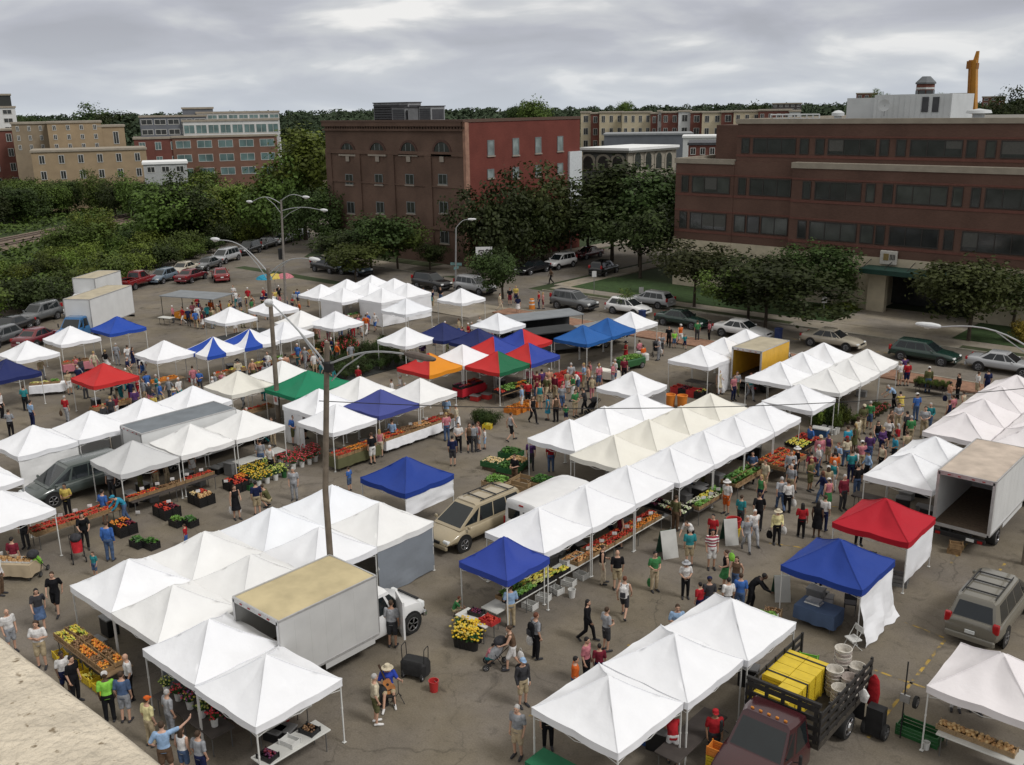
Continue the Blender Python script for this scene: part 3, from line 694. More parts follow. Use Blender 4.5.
def car(kind, color, label, x, y, face, group=None, rack=False, cat='car'):
    Ln, W, H, belt, prof, gh = KIND[kind]
    o = thing('parked_car' if kind not in ('minivan', 'pickup') else ('minivan' if kind == 'minivan' else 'pickup_truck'), label, cat, (x, y, 0), R(face - 90), group)
    pm = paint(color, PAINT[color]); r = .33 if kind in ('sedan', 'hatch', 'wagon') else .36
    axf, axr = Ln / 2 - .92, -Ln / 2 + .95
    b = MB(); rings = []
    def sec(yy, zb, zt):
        e = max(0, abs(yy) - Ln * .36) / (Ln * .14); hw = W / 2 * (1 - .13 * min(1, e) ** 2)
        pts = [(hw * .86, zb), (hw * .97, zb + .08), (hw, zb + (zt - zb) * .45), (hw * .985, zb + (zt - zb) * .68), (hw * .95, zt - .05), (hw * .86, zt), (hw * .45, zt + .025)]
        return [(px, yy, z) for px, z in pts] + [(-px, yy, z) for px, z in reversed(pts)]
    P_ = [(prof[0][0] - .02, prof[0][1] + .08, prof[0][2] - .12)] + prof + [(prof[-1][0] + .03, prof[-1][1] + .02, prof[-1][2] - .08)]
    ys = []
    for i in range(len(P_) - 1):
        n = 3 if P_[i + 1][0] - P_[i][0] > .5 else 1
        for k in range(n):
            t = k / n; rings.append(sec(*[P_[i][j] * (1 - t) + P_[i + 1][j] * t for j in range(3)]))
    rings.append(sec(*P_[-1])); b.loft(rings)
    b.build('body', pm, o, True, 50)
    # cabin
    g = MB(); hb, hr = W / 2 * .9, W / 2 * .69; a, c, d_, e_ = gh; zb = belt - .03
    def gring(yb, yt, k): return None
    base = [(hb, a), (hb, c), (hb * 1.0, d_), (hb, e_)]
    B = [(hb * .9, a + .02, zb), (hb, a + .3, zb), (hb, d_ + .1, zb), (hb * .93, e_, zb - .02)]
    T = [(hr * .9, c, H - .045), (hr, c + .2, H - .01), (hr, d_ - .2, H), (hr * .92, d_, H - .035)]
    n = len(B)
    ringb = B + [(-x_, y_, z_) for x_, y_, z_ in reversed(B)]; ringt = T + [(-x_, y_, z_) for x_, y_, z_ in reversed(T)]
    ringc = [(x_ * .8, y_ * .96 + .02 * 0, H + .035) for x_, y_, z_ in ringt]
    g.loft([ringb, ringt, ringc]); g.build('cabin', pm, o, True, 28)
    def pane(p, name, inset=(.06, .07), off=.006):
        p = [Vector(q) for q in p]; cc = sum(p, Vector()) / 4; nrm = (p[1] - p[0]).cross(p[3] - p[0]).normalized()
        if nrm.dot(cc - Vector((0, (a + e_) / 2, zb))) < 0: nrm = -nrm
        def bl(u, v): return p[0] * (1 - u) * (1 - v) + p[1] * u * (1 - v) + p[2] * u * v + p[3] * (1 - u) * v
        m = MB(); q = [bl(u, v) + nrm * off for u, v in ((inset[0], inset[1]), (1 - inset[0], inset[1]), (1 - inset[0], 1 - inset[1]), (inset[0], 1 - inset[1]))]
        m.loft([q, [x_ - nrm * (off + .01) for x_ in q]]); return m.build(name, glass_m, o)
    pane([(-B[3][0], B[3][1], B[3][2]), B[3], T[3], (-T[3][0], T[3][1], T[3][2])], 'windshield', (.04, .1))
    pane([(-B[0][0], B[0][1], B[0][2]), B[0], T[0], (-T[0][0], T[0][1], T[0][2])], 'rear_window', (.07, .14))
    for s in (-1, 1):
        S = lambda q: Vector((q[0] * s, q[1], q[2]))
        nW = {'minivan': 3, 'suv': 3, 'wagon': 3, 'pickup': 1}.get(kind, 2)
        for k in range(nW):
            u0, u1 = k / nW, (k + 1) / nW
            bl = lambda A_, B_, t: Vector(A_) * (1 - t) + Vector(B_) * t
            pane([bl(S(B[1]), S(B[2]), u0), bl(S(B[1]), S(B[2]), u1), bl(S(T[1]), S(T[2]), u1), bl(S(T[1]), S(T[2]), u0)], 'side_window', (.035, .12))
        pane([S(B[2]), S(B[3]), S(T[3]), S(T[2])], 'side_window', (.12, .14))
        hl = MB(); hl.rbox((s * W * .35, Ln / 2 - .12, prof[-2][2] - .1), (.34, .2, .15), .04); hl.build('headlight', lamp_m, o, True)
        tl = MB(); zt = prof[1][2]
        tl.rbox((s * W * .405, -Ln / 2 + .07, zt - .12 if kind in ('sedan', 'hatch') else zt + (.12 if kind == 'suv' else -.05)), (.22, .16, .2 if kind in ('sedan', 'hatch') else .34), .03); tl.build('tail_light', tail_m, o, True)
        mr = MB(); mr.rbox((s * (W / 2 + .07), e_ - .35, belt + .06), (.16, .1, .13), .03); mr.build('side_mirror', pm, o, True)
        for yy in (axf, axr):
            wheel(o, s * (W / 2 - .1), yy, r)
            ar = MB(); ar.lathe((0, 0, 0), [(r + .075, -.01), (r + .075, .012)], 20); ar.v = [(s * (W / 2 - .012) + z_ * s, yy + x_, r + .02 + y_) for x_, y_, z_ in ar.v]; ar.build('wheel_arch', trim_m, o)
        if rack:
            rk = MB(); rk.tube((s * hr * .82, c + .2, H + .08), (s * hr * .82, d_ - .35, H + .08), .022); rk.build('roof_rail', trim_m, o)
    if rack:
        for yy in (c + .55, (c + d_) / 2, d_ - .6): rk = MB(); rk.bb((-hr * .82, yy - .03, H + .07), (hr * .82, yy + .03, H + .1)); rk.build('roof_bar', trim_m, o)
    for yy, hh in ((Ln / 2, .17), (-Ln / 2, .2)): bp = MB(); bp.rbox((0, yy, .43), (W * .85, .14, hh), .05); bp.build('bumper', pm if kind != 'suv' else trim_m, o, True)
    gl = MB(); gl.bb((-W * .2, Ln / 2 - .03, prof[-1][2] - .07), (W * .2, Ln / 2 + .045, prof[-1][2] + .04)); gl.build('grille', trim_m, o)
    pl = MB(); pl.bb((-.16, -Ln / 2 - .085, .62), (.16, -Ln / 2 - .05, .74)); pl.build('licence_plate', plate_m, o)
    if kind == 'pickup':
        bd = MB(); bd.bb((-.8, -2.62, 1.12), (.8, -.9, 1.145)); bd.build('bed_liner', trim_m, o)
        for s in (-1, 1): q = MB(); q.bb((s * .8, -2.68, 1.13), (s * .9, -.82, 1.24)); q.build('bed_rail', pm, o)
        q = MB(); q.bb((-.8, -2.7, 1.13), (.8, -2.62, 1.24)); q.build('tailgate', pm, o)
    return o

def C(kind, color, label, px, py, face, z=0.0, **k):
    p = at(px, py, z); return car(kind, color, label, p.x, p.y, face, **k)

def cab(o, L0, color, style):
    """truck cab whose back stands at y=L0"""
    pm = paint(color, PAINT.get(color, (.7, .7, .7))); W = 1.95 if style != 'stake' else 2.0
    b = MB(); ln = 2.5
    st = [(L0, .5, 1.25), (L0 + 1.05, .48, 1.25), (L0 + 1.45, .48, 1.22), (L0 + 2.1, .5, 1.1), (L0 + 2.4, .52, .95), (L0 + 2.5, .56, .8)]
    rings = []
    for yy, z0, z1 in st:
        k = 1 if yy < L0 + 1.5 else 1 - .12 * (yy - L0 - 1.5) ** 1.2
        pts = [(W / 2 * k * .95, z0), (W / 2 * k, z0 + .15), (W / 2 * k, z1 - .18), (W / 2 * k * .95, z1 - .03), (W / 2 * k * .8, z1 + .02)]
        rings.append([(x, yy, z) for x, z in pts] + [(-x, yy, z) for x, z in reversed(pts)])
    b.loft(rings); b.build('cab_body', pm, o, True, 40)
    g = MB(); zt = 2.02; hb, hr = W / 2 * .95, W / 2 * .8
    B = [(hb, L0, 1.2), (hb, L0 + .95, 1.2), (hb * .92, L0 + 1.5, 1.18)]; T = [(hr, L0 + .02, zt), (hr, L0 + .6, zt), (hr * .92, L0 + .85, zt - .03)]
    m_ = lambda P_: P_ + [(-x, y, z) for x, y, z in reversed(P_)]
    g.loft([m_(B), m_(T), [(x * .85, L0 + .05 + (y - L0) * .9, zt + .06) for x, y, z in m_(T)]]); g.build('cab_roof', pm, o, True, 28)
    def pane(p, name, ix, iy):
        p = [Vector(q) for q in p]; cc = sum(p, Vector()) / 4; nr = (p[1] - p[0]).cross(p[3] - p[0]).normalized()
        if nr.dot(cc - Vector((0, L0 + .5, 1.2))) < 0: nr = -nr
        q = [p[0] * (1 - u) * (1 - v) + p[1] * u * (1 - v) + p[2] * u * v + p[3] * (1 - u) * v + nr * .006 for u, v in ((ix, iy), (1 - ix, iy), (1 - ix, 1 - iy), (ix, 1 - iy))]
        w_ = MB(); w_.loft([q, [x - nr * .015 for x in q]]); w_.build(name, glass_m, o)
    mm = lambda q, s: (q[0] * s, q[1], q[2])
    pane([mm(B[2], -1), B[2], T[2], mm(T[2], -1)], 'windshield', .05, .1)
    for s in (-1, 1):
        pane([mm(B[0], s), mm(B[1], s), mm(T[1], s), mm(T[0], s)], 'side_window', .1, .12); pane([mm(B[1], s), mm(B[2], s), mm(T[2], s), mm(T[1], s)], 'side_window', .12, .15)
        h = MB(); h.rbox((s * .72, L0 + 2.43, .88), (.3, .16, .2), .03); h.build('headlight', lamp_m, o, True)
        q = MB(); q.tube((s * W / 2, L0 + 1.1, 1.25), (s * (W / 2 + .2), L0 + 1.15, 1.35), .015); q.rbox((s * (W / 2 + .22), L0 + 1.15, 1.42), (.08, .1, .34), .02); q.build('side_mirror', trim_m, o, True)
        ar = MB(); ar.lathe((0, 0, 0), [(.47, -.01), (.47, .012)], 20); ar.v = [(s * (W / 2 - .004) + z_ * s, L0 + 1.75 + x_, .42 + y_) for x_, y_, z_ in ar.v]; ar.build('wheel_arch', trim_m, o)
        wheel(o, s * (W / 2 - .08), L0 + 1.75, .4, .24)
    q = MB(); q.bb((-.55, L0 + 2.44, .66), (.55, L0 + 2.535, .98)); q.build('grille', trim_m, o)
    q = MB(); q.rbox((0, L0 + 2.5, .5), (W * .95, .16, .2), .04); q.build('bumper', chrome_m, o, True)

wallbox_m = mat('box_white', (.66, .67, .67), .4, .05, 1.2, .08, 3); 
def boxtruck(label, x, y, face, Lb, Wb, z0, z1, boxc, roofc, cabc=None, open_rear=False, open_door=False):
    """cargo box from y=0 (rear) to y=Lb (front), cab in front of it"""
    o = thing('box_truck', label, 'truck', (x, y, 0), R(face - 90))
    bm_ = boxc; hw = Wb / 2; t = .05
    m = MB()
    m.bb((-hw, 0, z0), (-hw + t, Lb, z1)); m.bb((hw - t, 0, z0), (hw, Lb, z1)); m.bb((-hw + t, Lb - t, z0), (hw - t, Lb, z1))
    for s in (-1, 1):
        for i in range(1, int(Lb / .6)): m.bb((s * hw, i * .6 - .012, z0 + .12), (s * (hw + .003), i * .6 + .012, z1 - .12))
    if not open_rear: m.bb((-hw + t, 0.02, z0), (hw - t, t, z1))
    m.build('cargo_box', bm_, o)
    fl = MB(); fl.bb((-hw + t + .002, .01, z0 + .002), (hw - t - .002, Lb - t - .002, z0 + .06)); fl.build('cargo_floor', mat('wood_floor', (.09, .065, .045), .8, .3, 8), o)
    rf = MB(); n = 14
    rf.loft([[(xx, yy, z1 + .012 + .035 * (1 - (xx / hw) ** 2) + .014 * mnoise.noise(Vector((xx * 1.3, yy * .9, x)))) for xx in [(-1 + 2 * i / 8) * (hw - .03) for i in range(9)]] for yy in [.04 + (Lb - .08) * k / n for k in range(n + 1)]], 0, False, False, False)
    rf.build('box_roof', roofc, o, True, 60)
    tr = MB()
    for s in (-1, 1):
        tr.bb((s * (hw - .03), 0, z1), (s * (hw + .025), Lb, z1 + .055)); tr.bb((s * (hw - .03), 0, z0 - .08), (s * (hw + .022), Lb, z0 - .002))
        tr.bb((s * (hw - .1), -.03, z0), (s * (hw + .02), -.002, z1)); tr.bb((s * (hw - .06), Lb + .002, z0), (s * (hw + .018), Lb + .03, z1))
    tr.bb((-hw + .03, -.03, z1 - .12), (hw - .03, .038, z1 + .055)); tr.bb((-hw + .03, Lb - .04, z1), (hw - .03, Lb + .02, z1 + .055)); tr.bb((-hw + .1, -.03, z0 - .1), (hw - .1, -.002, z0 + .05))
    tr.build('box_trim', mat('alu_trim', (.5, .5, .5), .4, .1, metal=.5), o)
    for s in (-1, -.4, .4, 1): q = MB(); q.bb((s * hw * .6 - .06, -.05, z1 - .07), (s * hw * .6 + .06, -.032, z1 - .03)); q.build('marker_light', tail_m, o)
    fr = MB()
    for s in (-1, 1): fr.bb((s * .38, -.02, z0 - .3), (s * .46, Lb + .3, z0 - .08))
    fr.bb((-hw + .1, -.16, z0 - .42), (hw - .1, -.04, z0 - .24)); fr.build('chassis', trim_m, o)
    for s in (-1, 1):
        q = MB(); q.bb((s * (hw - .3) - .1, -.175, z0 - .4), (s * (hw - .3) + .1, -.162, z0 - .28)); q.build('tail_light', tail_m, o)
        wheel(o, s * (hw - .22), Lb * .28, .4, .4)
        q = MB(); q.bb((s * (hw - .02), Lb * .28 + .55, z0 - .32), (s * (hw + .0), Lb - .2, z0 - .082)); q.build('side_skirt', bm_, o)
    q = MB(); q.bb((.3, -.175, z0 - .4), (.62, -.162, z0 - .27)); q.build('licence_plate', plate_m, o)
    if cabc: cab(o, Lb + .04, cabc, 'van')
    if open_door:
        q = MB(); q.box((1.32, Lb + .95, 1.25), (.07, 1.0, 1.45), rz=R(62)); q.build('cab_door', paint('white', PAINT['white']), o)
    return o
roof_tan = mat('roof_tan', (.5, .42, .25), .8, .16, 1.1, .1, 6); roof_grey = mat('roof_grey', (.16, .18, .2), .7, .15, 1.2); roof_dirty = mat('roof_dirty', (.5, .42, .35), .8, .2, 1.3, .15, 5); roof_khaki = mat('roof_khaki', (.42, .37, .27), .8, .15, 1.2)
yellowbox = mat('box_yellow', (.62, .36, .04), .45, .08, 2); whitepaint = wallbox_m; greybox = mat('box_greywhite', (.5, .5, .49), .5, .06, 1.5)
boxtruck('white box truck with tan roof and open rear, nearest to the guitar player', -24.62, 15.25, 90, 4.0, 2.5, .95, 3.1, greybox, roof_tan, 'white', True, True)
boxtruck('white box truck with open dark rear and dirty roof at the right edge', -10.75, 40.75, 90, 5.2, 2.3, .95, 3.3, wallbox_m, roof_dirty, 'white', True)
boxtruck('yellow box truck with tan roof and open rear between two rows of canopies', -29.0, 56.0, 90, 3.9, 2.15, .9, 3.0, yellowbox, roof_khaki, 'white', True)
boxtruck('white box truck with bright blue cab at the left of the lot', -84.4, 41.6, 303, 6.8, 2.4, .95, 3.4, wallbox_m, roof_khaki, 'truckblue')
boxtruck('white box truck half hidden behind the blue cab truck', -93.3, 45.2, 303, 4.6, 2.3, .95, 3.4, wallbox_m, roof_khaki, 'white')
boxtruck('white step van with dark grey roof wedged behind the greyish canopies', -46.6, 22.6, 90, 5.6, 2.2, .7, 2.55, wallbox_m, roof_grey, 'white')

# stake bed truck in the foreground (nose towards the deck)
def stake():
    o = thing('stake_truck', 'maroon stake bed truck carrying stacked yellow crates and baskets', 'truck', (-10.17, 26.6, 0), R(180))
    Lb, W = 3.72, 2.3; z = 1.15
    d = mat('stake_dark', (.022, .02, .019), .65, .25, 6)
    m = MB(); m.bb((-W / 2, 0, z - .16), (W / 2, Lb, z)); m.build('bed', mat('bed_wood', (.045, .038, .03), .85, .3, 7, .2), o)
    for s in (-1, 1):
        q = MB()
        for i in range(7): yy = .05 + i * (Lb - .1) / 6; q.bb((s * (W / 2 - .06), yy - .045, z + .002), (s * (W / 2), yy + .045, z + 1.05))
        for k in range(4): q.bb((s * (W / 2 - .028), .01, z + .08 + k * .27), (s * (W / 2 + .012), Lb - .01, z + .2 + k * .27))
        q.build('stake_side', d, o)
    q = MB()
    for i in range(5): xx = -W / 2 + .15 + i * (W - .3) / 4; q.bb((xx - .05, Lb - .06, z + .003), (xx + .05, Lb, z + 1.25))
    for k in range(4): q.bb((-W / 2 + .07, Lb - .045, z + .1 + k * .3), (W / 2 - .07, Lb + .012, z + .25 + k * .3))
    q.bb((-W / 2 + .02, Lb - .08, z + 1.2), (W / 2 - .02, Lb + .02, z + 1.3)); q.build('headboard', d, o)
    c = MB()
    for s in (-1, 1): c.bb((s * .36, -.1, .7), (s * .46, Lb + 1.2, .97))
    c.bb((-1.0, -.16, .6), (1.0, -.04, .8)); c.build('chassis', trim_m, o)
    for s in (-1, 1):
        wheel(o, s * .87, 1.3, .43, .42); h = MB(); h.lathe((0, 0, 0), [(.16, 0), (.14, .05), (.05, .08)], 14); h.v = [(s * (1.09 + z_), 1.3 + x_, .43 + y_) for x_, y_, z_ in h.v]; h.build('hub_cap', chrome_m, o, True)
        t = MB(); t.bb((s * .8 - .1, -.175, .63), (s * .8 + .1, -.162, .77)); t.build('tail_light', tail_m, o)
        mf = MB(); mf.bb((s * 1.0 - .25, .62, .35), (s * 1.0 + .25, .64, .95)); mf.build('mud_flap', trim_m, o)
    cab(o, Lb + .12, 'stakered', 'van')
    for i in range(5): q = MB(); q.rbox((-.5 + i * .25, Lb + .82, 2.1), (.1, .06, .05), .015); q.build('roof_marker', mat('amber', (.5, .18, .02), .3), o)
    return o
stake()
# vans near the tents
car('minivan', 'tan', 'tan minivan with roof rack nosed in beside the blue canopy', -27.75, 28.75, 268, rack=True, cat='minivan')
car('minivan', 'greygreen', 'dark grey green minivan under the left white canopies', -46.7, 19.5, 270, cat='minivan')
car('minivan', 'pewter', 'silver minivan with roof rack seen from behind at the right edge', -7.95, 35.35, 90, rack=True, cat='minivan')
def van():
    o = thing('cargo_van', 'white van with raised roof and rear windows facing the tan minivan', 'van', (-25.15, 28.9, 0), R(0))
    W, H, Ln = 2.05, 2.15, 5.3; rings = []
    for yy, k, zt in ((0, .93, H - .08), (.06, .98, H), (3.3, 1, H), (3.9, .98, H - .06), (4.3, .97, 1.5), (4.6, .96, 1.18), (5.2, .9, 1.0), (5.3, .86, .8)):
        hw = W / 2 * k; ins = .86 if zt > 1.6 else .93
        pts = [(hw * .96, .42), (hw, .6), (hw, min(1.15, zt - .08)), (hw * (ins + .05), zt - .16 if zt > 1.4 else zt - .05), (hw * ins, zt - .04), (hw * ins * .6, zt + .03 * (zt > 1.6))]
        rings.append([(a, yy, z) for a, z in pts] + [(-a, yy, z) for a, z in reversed(pts)])
    b = MB(); b.loft(rings); b.build('body', paint('white', PAINT['white']), o, True, 40)
    for s in (-1, 1):
        q = MB(); q.rbox((s * .42, -.005, 1.5), (.66, .03, .5), .01); q.build('rear_window', glass_m, o)
        q = MB(); q.bb((s * .96 - .05, -.03, .95), (s * .96 + .03, .02, 1.3)); q.build('tail_light', tail_m, o)
        q = MB(); q.box((s * .985, 3.45, 1.5), (.03, .8, .42)); q.build('side_window', glass_m, o)
        wheel(o, s * .92, 1.1, .36, .24); wheel(o, s * .92, 4.4, .36, .24)
    q = MB(); q.rbox((0, -.02, 2.02), (.24, .05, .06), .01); q.build('brake_light', tail_m, o)
    q = MB(); q.rbox((0, -.07, .5), (2.0, .16, .18), .04); q.build('bumper', chrome_m, o, True)
    q = MB(); q.loft([[(-.85, 4.27, 1.52), (.85, 4.27, 1.52), (.8, 3.93, 2.02), (-.8, 3.93, 2.02)], [(-.85, 4.3, 1.54), (.85, 4.3, 1.54), (.8, 3.96, 2.04), (-.8, 3.96, 2.04)]]); q.build('windshield', glass_m, o)
van()
LS = 118
C('hatch', 'grey', 'dark grey car cut by the left edge of the lot', 0, 345, LS + 180)
C('sedan', 'black', 'black car second from the left edge below the trees', 11, 333, LS + 180)
C('suv', 'grey', 'grey suv parked below the trees left of the white truck', 40, 322, LS + 180)
C('sedan', 'dark_red', 'dark red car roof showing behind the two white canopies at left', 40, 344, LS)
C('pickup', 'red', 'red pickup truck beyond the two white trucks', 138, 287, LS, cat='pickup')
C('hatch', 'steel', 'steel blue hatchback right of the red pickup', 163, 282, LS + 180)
C('sedan', 'champagne', 'pale car behind the dark red sedan at the left kerb', 184, 274, LS + 180)
C('sedan', 'dark_red', 'dark red sedan beside the pale one at the left kerb', 192, 281, LS)
C('sedan', 'red', 'red car facing away near the grey roofed stall', 221, 280, 152)
C('minivan', 'silver', 'silver minivan in the kerb line below the left trees', 226, 262, LS + 180, cat='minivan')
C('sedan', 'grey', 'grey sedan just left of the silver minivan', 208, 269, LS + 180)
C('suv', 'black', 'black suv just right of the silver minivan', 249, 254, LS + 180)
C('sedan', 'grey', 'dark grey sedan in the kerb line behind the pole', 266, 248, LS + 180)
C('sedan', 'silver', 'silver sedan in the kerb line right of the pole', 283, 243.5, LS + 180)
C('sedan', 'black', 'farthest black car in the left kerb line', 299, 239, LS + 180)
C('suv', 'black', 'dark suv under the trees left of the brown brick facade', 328, 272, 0)
C('suv', 'steel', 'dark blue green suv in front of the brown brick facade', 355, 275, 0)
C('suv', 'black', 'black suv parked at the corner beside the white cluster', 432, 289, 0)
C('suv', 'silver', 'silver suv parked by the small white canopy at the street', 475, 293, 0)
C('sedan', 'black', 'black sedan in front of the white suv on the side street', 533, 273, 270)
C('suv', 'white', 'white suv parked on the side street beneath the red wall', 560, 268, 270)
C('sedan', 'maroon', 'dark car in the tree shade behind the white suv', 588, 258, 270)
C('suv', 'black', 'black suv in shade at the side street corner', 604, 275, 100)
C('suv', 'grey', 'dark suv standing by the black trailer at the street', 574, 309, 0)
C('hatch', 'white', 'white hatchback behind the small sapling', 628, 314, 0)
C('wagon', 'silver', 'silver wagon with dark rear window next to the white hatchback', 650, 306, 180)
C('sedan', 'green', 'dark green sedan on the street behind the group of walkers', 682, 326, 0)
C('sedan', 'white', 'white sedan behind the round street tree', 742, 337, 0)
C('sedan', 'champagne', 'champagne sedan parked before the office entrance path', 832, 347, 0)
C('wagon', 'green', 'dark green wagon with blue cloth on its hood', 924, 361, 0)
C('sedan', 'silver', 'silver sedan at the right edge of the far street', 1003, 372, 0)
# ---------------------------------------------------------------- ground, streets, pavements
def sheet(name, poly, z, m):
    mb = MB(); mb.face([(x, y, z) for x, y in poly]); return struct(mb.build(name, m))
def rect(x0, y0, x1, y1): return [(x0, y0), (x1, y0), (x1, y1), (x0, y1)]
def asphalt(name, base, stain=.45, crack=.5, tint=(1.0, .93, .8)):
    m = bpy.data.materials.new(name); m.use_nodes = True; nt = m.node_tree; N = nt.nodes; L = nt.links; b = N['Principled BSDF']
    b.inputs['Roughness'].default_value = .9; b.inputs['Specular IOR Level'].default_value = .2
    tc = N.new('ShaderNodeTexCoord')
    def nz(s, d=5, r=.55, dist=0):
        n = N.new('ShaderNodeTexNoise'); n.inputs['Scale'].default_value = s; n.inputs['Detail'].default_value = d; n.inputs['Roughness'].default_value = r; n.inputs['Distortion'].default_value = dist
        L.new(tc.outputs['Object'], n.inputs['Vector']); return n.outputs['Fac']
    def rng(v, a, b_, c, d):
        n = N.new('ShaderNodeMapRange'); L.new(v, n.inputs[0])
        for i, q in enumerate((a, b_, c, d)): n.inputs[i + 1].default_value = q
        return n.outputs[0]
    def mul(a, b_):
        n = N.new('ShaderNodeMath'); n.operation = 'MULTIPLY'
        for i, q in enumerate((a, b_)):
            if isinstance(q, float): n.inputs[i].default_value = q
            else: L.new(q, n.inputs[i])
        return n.outputs[0]
    big = rng(nz(.16, 4), .3, .7, .8, 1.22); mid = rng(nz(.9, 6, .6, .4), .3, .75, 1.12, .84); fine = rng(nz(18, 3), .3, .7, .86, 1.14)
    st = rng(nz(.55, 5, .65, .8), .6, .74, 1.0, 1 - stain)
    # cracks: thin dark lines along warped cell borders
    wn = N.new('ShaderNodeTexNoise'); wn.inputs['Scale'].default_value = .8; wn.inputs['Detail'].default_value = 4; L.new(tc.outputs['Object'], wn.inputs['Vector'])
    va = N.new('ShaderNodeVectorMath'); va.operation = 'MULTIPLY_ADD'; va.inputs[1].default_value = (1.6, 1.6, 0); L.new(wn.outputs['Color'], va.inputs[0]); L.new(tc.outputs['Object'], va.inputs[2])
    vo = N.new('ShaderNodeTexVoronoi'); vo.feature = 'DISTANCE_TO_EDGE'; vo.inputs['Scale'].default_value = .3; L.new(va.outputs[0], vo.inputs['Vector'])
    ck = rng(vo.outputs['Distance'], .0, .014, 1 - crack, 1.0)
    gate = rng(nz(.23, 2), .42, .58, 0.0, 1.0)
    cm = N.new('ShaderNodeMix'); cm.data_type = 'FLOAT'; L.new(gate, cm.inputs[0]); cm.inputs[2].default_value = 1.0; L.new(ck, cm.inputs[3])
    v = mul(mul(mul(big, mid), mul(fine, st)), cm.outputs[0])
    v = mul(v, rng(nz(2.6, 5, .7, .5), .56, .72, 1.0, .72))
    tn = N.new('ShaderNodeMix'); tn.data_type = 'RGBA'; L.new(rng(nz(.3, 3), .35, .65, 0, 1), tn.inputs[0])
    tn.inputs[6].default_value = (base * tint[0], base * tint[1], base * tint[2], 1); tn.inputs[7].default_value = (base * tint[0] * .95, base * tint[1] * .98, base * tint[2] * 1.12, 1)
    sc = N.new('ShaderNodeVectorMath'); sc.operation = 'SCALE'; L.new(tn.outputs[2], sc.inputs[0]); L.new(v, sc.inputs[3]); L.new(sc.outputs[0], b.inputs['Base Color'])
    bp = N.new('ShaderNodeBump'); bp.inputs['Strength'].default_value = .35; bp.inputs['Distance'].default_value = .02; L.new(nz(30, 3), bp.inputs['Height']); L.new(bp.outputs[0], b.inputs['Normal'])
    return m
lot_m = asphalt('lot_asphalt', .175, .55, .3, (1, .85, .63)); road_m = asphalt('road_asphalt', .165, .3, .35, (1, .87, .68)); walk_m = asphalt('pavement_concrete', .29, .2, .3, (1, .87, .66))
earth_m = mat('meadow', (.03, .048, .014), .95, .4, .12); lawn_m = mat('lawn', (.034, .066, .018), .95, .3, 2.2, .4, 30); verge_m = mat('verge', (.05, .06, .025), .95, .4, 1.2, .4, 20)
brickpave_m = brick_mat('brick_pavers', (.26, .13, .085), (.3, .16, .1), (.2, .15, .11), 1.0, bw=.24, bh=.12)
brickpave_m = mat('brick_pavers_red', (.26, .145, .095), .9, .25, 3, .2, 20)
sheet('ground', rect(-4000, -3000, 4000, 5000), 0.0, earth_m)
sheet('lot_asphalt', [(40, -12), (60, 66), (-92, 66), (-100, 50), (-86, 22), (-70, -12)], .004, lot_m)
sheet('far_street', rect(-104, 67.6, 160, 76.8), .008, road_m)
sheet('side_street', rect(-76.5, 76.81, -65.5, 260), .009, road_m)
sheet('rail_side_street', [(-80, 10), (-90, 10), (-136, 100), (-182, 190), (-172, 192), (-122, 98), (-104, 76.7), (-103.9, 66.1), (-91.9, 66.1), (-99.9, 50), (-85.9, 22)], .007, road_m)
def slab(name, poly, h, m, z0=.002):
    mb = MB(); mb.prism(poly, z0, h); return struct(mb.build(name, m))
slab('near_pavement', rect(-60, 65.2, 30, 67.55), .11, brickpave_m)
slab('near_pavement', rect(-79, 62.0, -60.01, 67.55), .1, walk_m)
slab('far_pavement', rect(-63.5, 76.85, 120, 79.8), .12, walk_m)
slab('corner_pavement', [(-103, 76.85), (-78.5, 76.85), (-77.2, 78.4), (-77.2, 82.8), (-103, 82.8)], .12, walk_m)
slab('side_pavement', rect(-79.6, 82.9, -77.2, 200), .12, walk_m)
slab('office_side_pavement', rect(-64.5, 79.9, -62.2, 200), .12, walk_m)
slab('entrance_path', rect(-33.5, 79.85, -23.5, 88.6), .13, walk_m)
mb = MB(); mb.prism(rect(-62.1, 79.85, -33.6, 87.5), .002, .14); struct(mb.build('lawn', lawn_m))
mb = MB(); mb.prism(rect(-23.4, 79.85, 60, 87.5), .002, .14); struct(mb.build('lawn', lawn_m))
mb = MB(); mb.bb((-63.5, 76.9, .121), (-36, 77.9, .135)); mb.bb((-22, 76.9, .121), (60, 77.9, .135)); struct(mb.build('verge', verge_m))
mb = MB(); mb.bb((-103, 83, .002), (-80, 83.4, .05)); mb.bb((-97, 80.2, .121), (-84, 82.6, .14)); struct(mb.build('verge', verge_m))
kerb_m = mat('kerb', (.3, .28, .23), .85, .2, 3)
mb = MB(); mb.bb((-60, 67.55, .002), (30, 67.7, .14)); mb.bb((-63.5, 76.7, .002), (120, 76.85, .145)); mb.bb((-103, 76.7, .002), (-78.5, 76.85, .145)); struct(mb.build('kerb', kerb_m))
